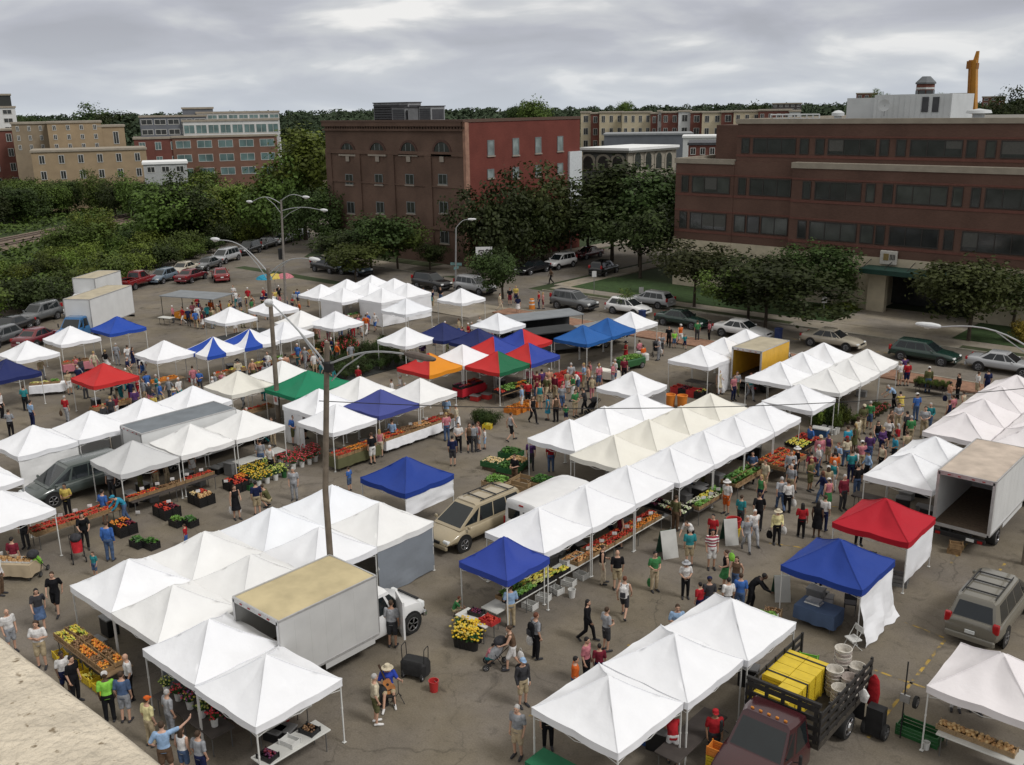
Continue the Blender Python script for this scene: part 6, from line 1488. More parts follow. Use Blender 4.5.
crate('tomato', -21.15, 22.5, .745, 'red crate of red tomatoes on the small table beside the small blue canopy', None, 0, 'red', .6, .45); crate('berry', -21.9, 22.6, .745, 'black crate of dark berries on the small table by the small blue canopy', None, .2, 'black')
for i, (y_, l) in enumerate(((26.9, 'at the leg near the small blue canopy'), (33.4, 'at the leg farther up the row'))): 
    b_ = bucket(-20.85, y_, None, 'white plastic bucket weighing the canopy down %s' % l, None)
for i in range(5): crate(None, -21.55, 25.2 + i * .8, 0, 'white empty box below the long stall', 'boxes below the long stall', rnd.uniform(-.3, .3), 'white', .5, .36, .26)
# row C corner: bunches, cauliflower, greens
table(-23.3, 35.15, -20.9, 35.15, .9, 'dark table with flower bunches at the corner of the four canopies', 'dark'); table(-20.9, 35.7, -20.9, 38.4, .9, 'dark table with bunches along the aisle under the four canopies', 'dark'); table(-21.0, 39.4, -21.0, 42.2, 1.0, 'wooden produce table with leafy greens', 'wood')
along(-23.2, 35.15, -20.6, 35.15, [('berry', 'mixed', 'white')], .745, 'at the corner table of the four canopies', 'crates at the corner table', 'black', .5, -.2, 2, .4)
along(-20.9, 35.9, -20.9, 38.4, ['white', 'squash', 'lettuce'], .745, 'on the aisle table below the four canopies', 'crates on the aisle table', 'black', .5, .2); along(-20.9, 35.9, -20.9, 38.4, ['lettuce', 'white', 'greens'], .745, 'in the inner line of the aisle table', 'crates on the aisle table', 'wood', .5, -.2)
along(-21.0, 39.4, -21.0, 42.2, ['greens', 'lettuce', 'greens'], .745, 'on the wooden produce table', 'crates on the wooden table', 'wood', .5, -.22, 2, .42)
table(-20.55, 42.8, -20.55, 45.4, 1.6, 'wide table of the pepper display', 'wood'); along(-20.55, 42.8, -20.55, 45.5, ['pepper'], .745, 'on the wide pepper display', 'crates of the pepper display', 'wood', .64, -.56, 4, .37, .03)
table(-20.9, 46.3, -20.9, 48.6, 1.2, 'table of squash and tomatoes beyond the pepper display', 'wood'); along(-20.9, 46.3, -20.9, 48.7, ['squash', 'tomato'], .745, 'beyond the pepper display', 'crates beyond the peppers', 'black', .5, -.4, 3, .38, .03)
# bins and pallets behind the vans
for (x, y, k, c, l) in ((-32.6, 35.3, 'gourd', 'green', 'round heap crate of pale gourds nearest the white row'), (-32.8, 36.9, 'greens', 'green', 'crate of dark greens behind the gourd crate'), (-31.7, 36.2, 'bread', 'green', 'crate of tan squash beside the gourd crate'), (-31.4, 35.2, 'greens', 'green', 'low crate of greens by the canopy leg')): crate(k, x, y, .22, l, None, .2, c, 1.1, .9, .3); m = MB(); m.rbox((0, 0, .1), (1.0, .85, .2), .03); tag(m.build('pallet_stand', mat('pallet_dark', (.08, .055, .035), .85, .25, 4), loc=(x, y, .0)), 'dark stand under the ' + l, 'stand')
for (x, y, k, l) in ((-30.2, 32.9, 'lettuce', 'brown bulk bin topped with light greens behind the white van'), (-29.3, 33.9, None, 'brown bulk bin, empty, behind the white van'), (-28.4, 34.3, 'greens', 'brown bulk bin of dark greens near the white van roof')): crate(k, x, y, 0, l, None, .1, 'card', 1.15, 1.0, .75)
# V front end: orange produce
table(-32.2, 12.35, -28.4, 12.35, .95, 'produce table at the open end of the big white group', 'wood'); along(-32.2, 12.35, -28.3, 12.35, ['squash', 'brown', 'orange', 'orange', 'brown', 'orange'], .745, 'at the end of the big white group', 'crates at the end of the big group', 'wood', .5, -.24, 2, .42, .04)
for i in range(5): crate('squash' if i % 2 else None, -31.9 + i * .75, 11.9, 0, 'yellow crate standing on the ground below the orange produce' if i % 2 == 0 else 'yellow crate with squash on the ground below the orange produce', 'yellow crates below the orange produce', rnd.uniform(-.2, .2), 'yellow', .52, .36, .3)
# foreground pair
table(-22.35, 13.3, -22.35, 15.3, .7, 'white folding table under the right canopy of the foreground pair'); table(-20.95, 12.6, -20.95, 14.9, .75, 'white folding table poking out of the right canopy of the foreground pair'); table(-26.3, 12.75, -22.9, 12.75, .8, 'flower table under the left canopy of the foreground pair', 'dark')
for i in range(9): bucket(-26.1 + (i % 5) * .68, 12.75 + (i // 5) * .5, ('fl_lime', 'fl_red', 'fl_mix')[i % 3], '%s bunches in a white pail under the foreground pair' % ('yellow green', 'red', 'mixed')[i % 3], 'flower pails under the foreground pair', 'white', .745 if i < 5 else 0.0, .8)
for i in range(4): potted(-26.0 + i * .5, 13.7, .6, 'leafy potted plant under the left foreground canopy', 'potted plants of the foreground pair')
for (x, y, k, c) in ((-20.9, 12.9, 'berry', 'black'), (-20.95, 13.7, None, 'white'), (-22.4, 14.6, 'mixed', 'white'), (-20.95, 14.4, 'brown', 'black')): crate(k, x, y, .745, '%s box on the folding tables of the right foreground canopy holding %s' % (c, k or 'nothing'), None, .2, c)
# bake stall at the left edge
table(-40.6, 12.9, -38.9, 14.1, .8, 'bake stall table with tan cloth at the left edge', clothc='tan'); table(-42.4, 12.3, -40.8, 12.8, .8, 'second bake stall table, cut by the left edge', clothc='tan')
for i in range(7): p = Vector((-40.5, 12.95, 0)).lerp(Vector((-39.0, 14.05, 0)), (i + .5) / 7); crate('bread', p.x, p.y, .75, 'low tray of baked goods on the tan cloth', 'trays on the bake stall', .62, 'white', .28, .5, .06)
for i in range(3): m = MB(); m.lathe((0, 0, 0), [(.05, 0), (.07, .2), (.072, .2), (.05, .21)], 12); tag(m.build('paper_cup', plastic('white', CR['white']), None, True, loc=(-40.4 + i * .28, 13.4 + i * .2, .755)), 'tall white cup at the back of the bake stall', 'cup', 'cups on the bake stall')
# tomato tables in front of the greyish canopies
table(-41.75, 15.2, -41.75, 19.2, .85, 'long tomato table left of the greyish canopies', 'wood'); table(-42.0, 19.8, -42.0, 24.4, .85, 'long dark tomato table under the greyish canopies', 'dark'); table(-42.4, 26.0, -42.4, 28.9, .8, 'white table under the right greyish canopy')
along(-41.75, 15.2, -41.75, 19.2, ['tomato', 'tomato', 'pepper'], .745, 'on the tomato table left of the greyish canopies', 'crates on the left tomato table', 'wood', .5, -.2, 2, .4, .03); along(-42.0, 19.8, -42.0, 24.4, ['pepper', 'brown', 'tomato'], .745, 'on the dark table under the greyish canopies', 'crates on the dark tomato table', 'wood', .5, .02, 1)
def island(x, y, lab, spec, c='black'):
    for i, k in enumerate(spec):
        xx, yy = x + (i % 2) * .56, y + (i // 2) * .42
        crate(None, xx, yy, 0, 'black crate at the bottom of the display %s' % lab, 'bottom crates ' + lab, 0, 'black', .54, .4, .3); crate(k, xx, yy, .302, 'black crate of %s topping the display %s' % (dict(tomato='red tomatoes', orange='orange peppers', greens='green herbs', bread='tan squash', berry='dark berries', pepper='red peppers', lettuce='lettuce', gourd='pale gourds', squash='squash').get(k, k), lab), 'top crates ' + lab, rnd.uniform(-.05, .05), c, .54, .4, .22)
island(-40.6, 18.4, 'in front of the yellow shirted vendor', ['orange', 'pepper', 'orange', 'berry']); island(-40.8, 20.7, 'left of the middle herb crate', ['tomato', 'tomato', 'tomato', 'berry']); island(-40.9, 22.6, 'below the second greyish canopy', ['gourd', 'bread', 'tomato', 'bread']); island(-41.1, 24.7, 'below the right greyish canopy', ['tomato', 'tomato', 'pepper', 'tomato'])
for (x, y, l) in ((-38.4, 18.3, 'left'), (-37.8, 18.6, 'second'), (-39.1, 20.6, 'third'), (-38.6, 21.0, 'fourth')): crate('greens' if l != 'third' else 'lettuce', x, y, .0, 'black crate of green herbs on the ground, %s of the four' % l, None, .1, 'black', .6, .45, .34)
crate(None, -40.4, 25.3, .0, 'green crate standing by the tomato display', None, .3, 'green', .5, .36, .3)
for i in range(16): bucket(-41.9 + (i % 4) * .55 + rnd.uniform(-.1, .1), 25.9 + (i // 4) * .52, 'fl_yellow' if i < 10 else 'fl_lime', '%s flowers in a pail right of the tomato tables' % ('yellow' if i < 10 else 'lime'), 'yellow flower pails', rnd.choice(('white', 'green')), 0, 1)
for i in range(14): bucket(-42.0 + (i % 3) * .55 + rnd.uniform(-.1, .1), 28.5 + (i // 3) * .5, 'fl_red', 'red flowers in a pail near the wooden pole', 'red flower pails', 'white', 0, 1)
crate('orange', -41.2, 25.5, .3, 'low crate of bright orange peppers in front of the yellow flowers', None, 0, 'black', .7, .5, .2)
# totes, coolers and price cards: the clutter under and on the stalls
for (n, x0, y0, x1, y1, where, cs) in ((9, -43.8, 20, -42.6, 28, 'under the greyish canopies', ('black', 'grey')), (7, -50.8, 18, -48.6, 27, 'under the left white row', ('black', 'blue')), (8, -61, 34, -59.3, 44, 'under the striped canopies', ('black', 'red')), (6, -60, 26.2, -58.2, 28.8, 'under the bright red canopy', ('black', 'blue')), (9, -24, 26, -22.4, 34, 'under the first white row', ('black', 'grey')), (8, -24, 35.5, -21.8, 46, 'under the aisle row of four', ('black', 'grey')), (5, -33, 13, -30, 17, 'under the big white group', ('black', 'grey')), (5, -24, 13, -21.4, 15, 'under the right foreground canopy', ('black', 'red')), (5, -14.5, 18.5, -12.5, 26, 'under the bottom row', ('black', 'blue')), (6, -44.5, 43, -40.5, 49, 'under the coloured canopies', ('black', 'red')), (6, -15, 42, -12.4, 46, 'under the pair by the open truck', ('black', 'grey')), (5, -41, 30.5, -39.8, 37.5, 'under the violet blue canopy', ('black', 'grey')), (4, -13.4, 32, -12, 33, 'under the near blue canopy', ('black', 'grey')), (5, -26.3, 53, -22, 62, 'under the twin rows by the street', ('black', 'grey'))):
    for i in range(n):
        c = rnd.choice(cs); o = thing('storage_tote', '%s lidded tote stored %s' % (c, where), 'tote', (rnd.uniform(x0, x1), rnd.uniform(y0, y1), 0), rnd.uniform(-.4, .4), 'totes ' + where); h = rnd.choice((.36, .36, .7)); k = ('tote', h)
        if k not in _gm: m = MB(); m.rbox((0, 0, h / 2), (.62, .44, h - .04), .03); m2 = MB(); m2.rbox((0, 0, h), (.66, .48, .05), .02); _gm[k] = (m.mesh('tub', 1), m2.mesh('lid', 1))
        link('tub', _gm[k][0], o, mats=[plastic(c, CR[c])]); link('lid', _gm[k][1], o, mats=[plastic('grey', CR['grey'])])
cm_ = MB(); cm_.box((0, 0, .16), (.2, .012, .14)); st_ = MB(); st_.tube((0, 0, 0), (0, 0, .1), .008, n=5); cm_, st_ = cm_.mesh('card', 1), st_.mesh('stick', 1)
for (n, a_, b_, z, where) in ((5, (-42.0, 15.6), (-42.0, 19), .93, 'on the left tomato table'), (5, (-42.1, 20.2), (-42.1, 24.2), .93, 'on the dark tomato table'), (6, (-21.6, 28.5), (-21.6, 34), .95, 'on the long stall'), (4, (-40.3, 18.6), (-40.6, 25), .58, 'on the low displays'), (4, (-39.2, 33.6), (-39.2, 38.6), .95, 'on the long white cloth'), (3, (-20.7, 36.2), (-20.7, 38.2), .95, 'on the aisle table')):
    for i in range(n):
        p = Vector(a_).lerp(Vector(b_), (i + .5) / n); o = thing('price_card', 'small white price card standing ' + where, 'price card', (p.x, p.y, z), rnd.uniform(.6, 1.3), 'price cards ' + where); link('card', cm_, o, mats=[cloth('white')]); link('stick', st_, o, mats=[trim_m])
# green clothed stall and white clothed stall
table(-39.0, 29.7, -39.0, 32.6, .85, 'table with sage green cloth beside the wooden pole', clothc='olive'); along(-39.0, 29.8, -39.0, 32.6, ['tomato', 'orange', 'pepper'], .75, 'on the sage green cloth', 'crates on the green cloth', 'wood', .5, -.2, 2, .4, .03)
table(-39.15, 33.2, -39.15, 39.0, .85, 'long table with white cloth under the violet blue canopy', clothc='white'); along(-39.15, 33.2, -39.15, 39.0, ['pepper', 'brown', 'peach', 'tomato', 'brown'], .75, 'on the long white cloth', 'crates on the white cloth', 'wood', .5, -.2, 2, .4, .03)
crate('squash', -37.4, 40.0, .0, 'yellow crate on the ground before the potted greens', None, .4, 'yellow', .5, .36, .3)
for i in range(6): potted(-38.6 + (i % 3) * .5, 40.3 + (i // 3) * .5, .7, 'tall potted herb at the end of the white clothed stall', 'potted herbs by the fruit stall', 'dark', None, 0, .38)
# red / yellow / green canopies
table(-43.0, 43.2, -43.0, 45.4, .9, 'red clothed table under the red and yellow canopy', clothc='red'); table(-40.1, 43.9, -40.1, 46.9, .85, 'wooden table under the red and green canopy', 'wood'); table(-39.5, 48.4, -39.5, 51.4, 1.3, 'red clothed table by the white bollard cloth', clothc='red'); table(-38.7, 53.0, -37.2, 53.0, .8, 'small table with cream cloth left of the green cart', clothc='cream')
along(-40.1, 43.9, -40.1, 46.9, [('tomato', 'lettuce', 'orange')], .745, 'under the red and green canopy', 'crates under the red and green canopy', 'black', .5, -.2, 2, .4); along(-39.5, 48.4, -39.5, 51.4, ['tomato', 'tomato', 'pepper'], .75, 'on the red clothed table', 'crates on the red cloth', 'red', .64, -.2, 2, .4)
for i in range(8): crate('orange', -38.5 + (i % 2) * .5, 43.2 + (i // 2) * .6, .0, 'orange crate of orange fruit at the corner leg of the red and green canopy', 'orange crates at the corner leg', .1, 'orange', .5, .4, .36)
along(-43.0, 43.2, -43.0, 45.4, [('tomato', 'berry')], .75, 'on the red cloth under the red and yellow canopy', 'crates under the red and yellow canopy', 'black', .5, -.2, 2, .4)
# green cart
ct = thing('market_cart', 'green and white cart with lettuce in front of the blue pair', 'cart', (-38.6, 56.6, 0), R(80))
m = MB(); m.rbox((0, 0, .55), (2.3, 1.1, .5), .06); m.build('tub', plastic('cart_green', (.03, .11, .04)), ct); m = MB(); m.rbox((1.3, 0, .75), (.4, 1.15, .5), .08); m.build('front', plastic('white', CR['white']), ct)
link('load', heap('lettuce', 2.1, .9, 1), ct, (0, 0, .8), mats=pm_('lettuce'))
for sx_ in (-.75, .75):
    for sy_ in (-.5, .5): wheel(ct, 0, 0, .24, .14).location = (sx_, sy_, .24); 
for c_ in ct.children:
    if c_.name.startswith('wheel'): c_.rotation_euler = (0, 0, R(90))
# G / H / I rows
for i in range(8): crate(('tomato', 'berry', None, 'mixed')[i % 4], -32.6 + (i % 4) * .6, 53.2 + (i // 4) * .5, .0 + .0, '%s crate on the ground before the canopies left of the yellow truck' % ('red', 'black')[i % 2], 'crates left of the yellow truck', .1, ('red', 'black')[i % 2], .52, .38, .5)
table(-32.4, 54.4, -30.6, 54.4, .8, 'table under the near canopy left of the yellow truck', 'dark')
for (x, y, l) in ((-31.3, 50.5, 'left'), (-30.6, 50.8, 'right')): m = MB(); m.lathe((0, 0, 0), [(.28, 0), (.33, .75), (.35, .76), (.35, .82), (.3, .82), (.28, .7)], 18); o = m.build('bin', plastic('orange', CR['orange']), None, True, loc=(x, y, 0)); tag(o, 'big orange bin on the ground, %s of two, behind the lone white canopy' % l, 'bin')
for i in range(5): crate(('white', None, 'bread')[i % 3], -29.6 + (i % 3) * .62, 51.6 + (i // 3) * .6, 0, 'white tub on the ground before the yellow truck', 'white tubs before the yellow truck', .2, 'white', .55, .42, .4)
for (x, y, l, z) in ((-21.6, 51.1, 'blue cooler with white lid below the single canopy', 0), (-27.5, 52.3, 'small blue cooler with white lid near the yellow truck', 0)):
    o = thing('cooler', l, 'cooler', (x, y, z), .1); m = MB(); m.rbox((0, 0, .21), (.95, .5, .4), .04); m.build('body', plastic('cooler_blue', (.03, .09, .22)), o); m = MB(); m.rbox((0, 0, .45), (.97, .52, .075), .03); m.build('lid', plastic('white', CR['white']), o); m = MB(); m.path([(-.5, -.2, .3), (-.53, -.2, .36), (-.53, .2, .36), (-.5, .2, .3)], .012); m.build('handle', trim_m, o)
for i in range(16): potted(-22.6 + (i % 4) * .45, 52.5 + (i // 4) * .5, .9 + .25 * (i % 3), 'tall leafy potted plant under the front off-white canopy', 'potted plants in the off-white row', ('mid', 'bright', 'dark')[i % 3], None, 0, .34)
for i in range(14): potted(-20.9 + (i % 2) * .5, 54.2 + (i // 2) * .62, .4, 'low potted plant along the aisle of the off-white row', 'low pots by the off-white row', ('mid', 'rust')[i % 2], (None, 'fl_red')[i % 2], 0, .25)
for i in range(6): bucket(-21.8 + (i % 3) * .4, 51.8 + (i // 3) * .35, None, 'white pail among the pots below the off-white row', 'white pails among the pots', 'white', 0, .9)
table(-20.6, 63.6, -18.6, 63.6, .9, 'low plant bench near the street walkway', 'dark', h=.4)
for i in range(12): potted(-20.5 + (i % 6) * .38, 63.4 + (i // 6) * .4, .35, 'small green plant on the low bench by the street', 'plants on the low bench', 'mid', None, .41, .22)
for i in range(5): crate(None, -16.2 + (i % 3) * .7, 63.0 + (i // 3) * .6, 0, 'dark box standing behind the pinkish canopies', 'dark boxes by the street walkway', .2, 'black', .6, .5, .8)
# plant stand and grey shades at the upper left
for i in range(22): potted(-60.6 + (i % 6) * .55, 45.4 + (i // 6) * .75 + rnd.uniform(-.1, .1), .55 + .3 * (i % 3), 'potted plant below the plant stand canopy', 'potted plants of the plant stand', ('bright', 'mid', 'dark')[i % 3], (None, None, 'fl_red')[i % 3], 0, .36)
for i in range(16): potted(-57.2 + (i % 5) * .6, 46.6 + (i // 5) * .9, .6 + .5 * (i % 2), 'leafy plant in the open right of the plant stand', 'open air plants by the plant stand', ('mid', 'dark')[i % 2], None, 0, .4)
def shade(label, x, y, rz, L_, W_d, h, topc, bodyc, name='market_trailer'):
    o = thing(name, label, 'trailer', (x, y, 0), rz); m = MB(); m.rbox((0, 0, h), (L_, W_d, .09), .03); m.build('roof', topc, o)
    if bodyc: m = MB(); m.bb((-L_ / 2 + .15, -.02 + W_d / 2 - .2, .5), (L_ / 2 - .15, W_d / 2 - .1, h - .05)); m.bb((-L_ / 2 + .1, -W_d / 2 + .2, .45), (L_ / 2 - .1, W_d / 2 - .1, .6)); m.bb((-L_ / 2 + .15, -W_d / 2 + .25, .601), (L_ / 2 - .15, -W_d / 2 + .75, 1.05)); m.build('body', bodyc, o)
    for a_ in (-1, 1):
        for b_ in (-1, 1): q = MB(); q.tube((a_ * (L_ / 2 - .12), b_ * (W_d / 2 - .12), 0 if not bodyc else .6), (a_ * (L_ / 2 - .12), b_ * (W_d / 2 - .12), h - .05), .03); q.build('post', trim_m, o)
    if bodyc:
        for b_ in (-1, 1): w_ = wheel(o, 0, 0, .33, .2); w_.location = (0, b_ * (W_d / 2 - .05), .33); w_.rotation_euler = (0, 0, R(90))
    return o
gr_t = mat('tarp_grey', (.2, .215, .23), .7, .12, 1.2, .2, 6); dk_t = mat('tarp_dark', (.03, .032, .034), .8, .2, 1.2, .2, 6)
shade('grey flat roofed stall over orange goods near the left crowd', -79.9, 46.6, R(20), 6, 3, 2.3, gr_t, None, 'shade_stall')
table(-81.6, 45.4, -78.2, 46.4, .9, 'table with orange cloth under the grey flat roofed stall', clothc='orange'); table(-80.6, 43.2, -79.2, 43.6, .7, 'low white table outside the grey flat roofed stall')
shade('black trailer with pale grey flat roof behind the bluish canopy', -48.9, 58.6, R(65), 7, 2.6, 2.3, gr_t, dk_t); shade('lower black trailer with dark roof right of the pale roofed one', -46.2, 56.2, R(65), 5, 2.2, 1.9, dk_t, dk_t); shade('black trailer with grey roof next to the street end blue canopies', -44.6, 60.8, R(80), 5.5, 2.0, 1.7, gr_t, dk_t)
shade('long low dark trailer below the lone upper left white canopy', -66.6, 42.6, R(90), 5, 2.2, 1.1, dk_t, dk_t)
m = MB(); m.rbox((-54.3, 44.6, .03), (4.4, 7.0, .05), .02); tag(m.build('ground_fabric', mat('shade_net', (.022, .024, .022), .9, .3, 2)), 'black ground fabric under the dark plant stock behind the violet blue canopy', 'ground cloth')
for i in range(40): potted(-56.1 + (i % 5) * .85 + rnd.uniform(-.2, .2), 41.6 + (i // 5) * .82 + rnd.uniform(-.2, .2), rnd.uniform(.4, .9), 'dark potted plant in the plant stock on black ground fabric', 'dark plant stock', 'dark', None, .06, .4)
# stalls of the left part
def mini(x, y, ln, ang, label, cl, kinds, c='wood', n=1):
    dx, dy = math.cos(R(ang)) * ln / 2, math.sin(R(ang)) * ln / 2; table(x - dx, y - dy, x + dx, y + dy, .85, label, clothc=cl, c='wood'); along(x - dx, y - dy, x + dx, y + dy, kinds, .75, 'on the ' + label.replace('under the', 'by the'), 'crates on the ' + label, c, .64, 0, 1)
mini(-57.6, 26.9, 2.6, 90, 'stall table under the red canopy', None, ['tomato', 'mixed']); mini(-66.0, 26.6, 2.2, 60, 'white clothed table by the left navy canopy', 'white', ['corn', 'lettuce'], n=1); mini(-70.2, 30.8, 2.4, 80, 'pink clothed table at the blue cab', 'pink', ['pepper', 'brown']); mini(-60.4, 32.3, 2.4, 90, 'orange table left of the striped pair', None, ['orange', 'orange'], 'orange')
mini(-58.7, 36.2, 2.6, 90, 'fruit table under the left striped canopy', None, ['pepper', 'squash']); mini(-58.8, 39.6, 2.6, 90, 'fruit table under the right striped canopy', None, ['squash', 'lettuce']); mini(-58.7, 42.8, 2.6, 90, 'fruit table beside the striped pair', None, ['tomato', 'mixed'])
mini(-66.6, 53.4, 2.6, 90, 'fruit table under the white cluster', None, ['pepper', 'greens']); mini(-49.6, 32.4, 2.2, 90, 'red produce table under the cream canopy', None, ['tomato', 'pepper']); mini(-45.6, 36.4, 2.6, 90, 'red produce table under the green long canopy', None, ['tomato', 'tomato']); mini(-49.8, 47.0, 2.2, 90, 'brown table under the deep valance canopy', None, ['brown', 'mixed'], n=1)
# S, R, O stalls
table(-13.4, 31.05, -11.9, 31.05, .9, 'blue covered table under the near blue canopy', clothc='denim')
m = MB(); m.rbox((0, 0, .02), (.6, .42, .04), .015); m.box((0, .0, .09), (.52, .34, .1)); o = tag(m.build('foil_tray', mat('foil', (.5, .5, .5), .3, .1, metal=.7), loc=(-12.9, 31.15, .75)), 'shiny foil tray on the blue covered table', 'tray')
def chair(x, y, rz, label, c=(.55, .55, .53)):
    o = thing('folding_chair', label, 'chair', (x, y, 0), rz); mt = mat('chair_%.2f' % c[0], c, .5, .1); m = MB()
    m.rbox((0, 0, .44), (.45, .42, .04), .015); m.build('seat', mt, o); m = MB(); m.rbox((0, -.23, .78), (.45, .035, .22), .012); m.build('backrest', mt, o)
    for s in (-1, 1): q = MB(); q.tube((s * .21, .26, 0), (s * .21, -.24, .9), .013); q.build('leg', mt, o); q = MB(); q.tube((s * .19, -.26, 0), (s * .19, .2, .44), .013); q.build('leg', mt, o)
    return o
chair(-11.0, 30.2, R(150), 'white folding chair leaning by the billowing wall of the blue canopy'); chair(-12.1, 32.6, R(20), 'dark folding chair behind the blue covered table', (.05, .05, .055))
table(-13.4, 36.2, -12.2, 36.2, .7, 'small dark table under the red canopy by the truck', 'dark'); crate('mixed', -12.9, 36.2, .745, 'black crate of mixed goods under the plain red canopy', None, 0, 'black'); crate(None, -11.5, 36.0, 0, 'grey box on the ground behind the white wall of the red canopy', None, .2, 'grey', .6, .5, .5)
for i in range(2): crate(None, -10.75 + .05 * i, 40.25, .0 + i * .26, 'wooden box under the open truck, %s of two' % ('bottom' if i == 0 else 'top'), None, .15 + .2 * i, 'wood', .5, .36, .25)
table(-16.0, 42.3, -14.6, 42.3, .7, 'table under the canopy pair by the open truck', 'dark')
table(-6.9, 26.55, -4.6, 26.55, .8, 'bread table under the bottom right canopy', clothc=None); table(-4.4, 26.5, -2.4, 26.5, .8, 'second bread table cut by the right edge', clothc='white')
along(-6.9, 26.55, -4.5, 26.55, ['bread'], .75, 'on the bread table', 'crates on the bread table', 'card', .5, 0, 1); along(-4.3, 26.5, -2.4, 26.5, ['bread'], .75, 'on the second bread table', 'crates on the second bread table', 'card', .5, 0, 1)
crate(None, -7.5, 26.75, 0, 'dark green bin behind the leg of the bottom right canopy', None, 0, 'green', 1.2, .6, .38)
b_ = bucket(-7.15, 26.3, None, 'small white pail at the leg of the bottom right canopy', None, 'white', 0, .7)
crate('lettuce', -13.9, 29.15, .55, 'white tray heaped with pale greens by the leaning man', None, .4, 'white', 1.0, .7, .14); m = MB(); m.rbox((0, 0, .27), (.9, .6, .54), .03); tag(m.build('box_stand', plastic('card', CR['card']), loc=(-13.9, 29.15, .0), rz=.4), 'brown box under the tray of pale greens', 'box')
crate('brown', -14.0, 30.1, 0, 'brown carton behind the tray of pale greens', None, .3, 'card', .6, .5, .5)
# A row interior
table(-15.2, 17.9, -13.2, 17.9, .8, 'green clothed table under the nearest canopy of the bottom row', clothc='dgreen'); table(-12.3, 20.2, -12.3, 23.0, .8, 'dark table inside the bottom row', 'dark')
for i in range(4): crate(None, -11.15, 21.1, i * .29, 'orange crate stacked beside the maroon cab' if i == 3 else 'yellow crate stacked beside the maroon cab', 'crates stacked beside the maroon cab', .1, 'orange' if i == 3 else 'yellow', .52, .38, .28)
# load of the stake truck: blocks of yellow crates, one green crate, stacks of pale baskets
tz = 1.152
for bx_ in range(2):
    for i in range(6):
        for k in range(2 if i < 2 and bx_ == 0 else 3):
            q_ = crate(None, -10.95 + bx_ * .64, 23.15 + i * .45, tz + k * .3 + .297, 'yellow crate in the %s stack row on the stake truck' % ('left' if bx_ == 0 else 'right'), 'yellow crates on the stake truck', 0, 'yellow', .62, .43, .295); q_.rotation_euler = (math.pi, 0, rnd.uniform(-.02, .02))
q = MB()
for yy in (24.1, 25.35): q.bb((-11.28, yy, tz + .905), (-9.98, yy + .07, tz + .912)); q.bb((-9.985, yy, tz + .1), (-9.978, yy + .07, tz + .91))
tag(q.build('load_strap', trim_m), 'dark straps tied over the yellow crates on the stake truck', 'strap')
crate(None, -10.85, 26.1, tz + .3, 'bright green crate on top of the yellow load', None, .3, 'lgreen', .56, .42, .26)
bk = MB(); bk.lathe((0, 0, 0), [(.2, 0), (.25, .2), (.265, .205), (.265, .225), (.235, .225), (.19, .03)], 18, 0)
bkm = bk.mesh('basket', 1, True)
for (x, y, n, l) in ((-9.75, 26.05, 11, 'rear'), (-9.75, 25.5, 7, 'middle'), (-9.3, 26.1, 7, 'outer'), (-9.3, 25.55, 6, 'front'), (-9.35, 25.0, 5, 'nose side')):
    for i in range(n): o = link('basket', bkm, None, (x, y, tz + i * .11), mats=[mat('basket_pale', (.36, .31, .28), .8, .3, 12) if i % 2 else mat('basket_cream', (.5, .47, .42), .8, .2, 12)]); tag(o, 'pale round basket in the %s stack on the stake truck' % l, 'basket', 'baskets stacked on the stake truck, %s stack' % l)
# bags hung at the tail, pole with wheel
fl = thing('hand_truck', 'upright black pole with small wheel behind the stake truck', 'hand truck', at(900, 738)); m = MB(); m.tube((0, 0, 0), (.0, 0, 2.6), .022); m.build('pole', trim_m, fl); w_ = wheel(fl, 0, 0, .19, .1); w_.location = (.32, .05, 1.35); m = MB(); m.bb((-.12, -.03, 1.25), (.16, .03, 1.5)); m.build('bracket', mat('alu', (.4, .4, .4), .4, metal=.6), fl)
m = MB(); m.loft([ringd((0, 0, 0), (0, 0, 1), .16, .07), ringd((0, 0, .5), (0, 0, 1), .2, .08), ringd((0, 0, .9), (0, 0, 1), .15, .07), ringd((0, 0, 1.05), (0, 0, 1), .05, .04)]); tag(m.build('hanging_coat', cloth('red'), None, True, loc=(-8.82, 26.3, .75)), 'red coat hung at the rear corner of the stake truck', 'coat')
m = MB(); m.loft([ringd((0, 0, 0), (0, 0, 1), .1, .05), ringd((0, 0, .25), (0, 0, 1), .17, .08), ringd((0, 0, .42), (0, 0, 1), .04, .03)]); tag(m.build('plastic_bag', cloth('white'), None, True, loc=(-8.82, 25.5, 1.3)), 'white plastic bag tied to the stake truck side', 'bag')
pk = thing('dolly', 'black folded dolly standing at the tail of the stake truck', 'dolly', (-8.55, 25.95, 0)); m = MB(); m.box((0, 0, .55), (.5, .35, .9)); m.build('bag', mat('dolly_black', (.016, .016, .017), .8, .3, 4), pk); wheel(pk, .3, 0, .25, .12); wheel(pk, -.3, 0, .25, .12)
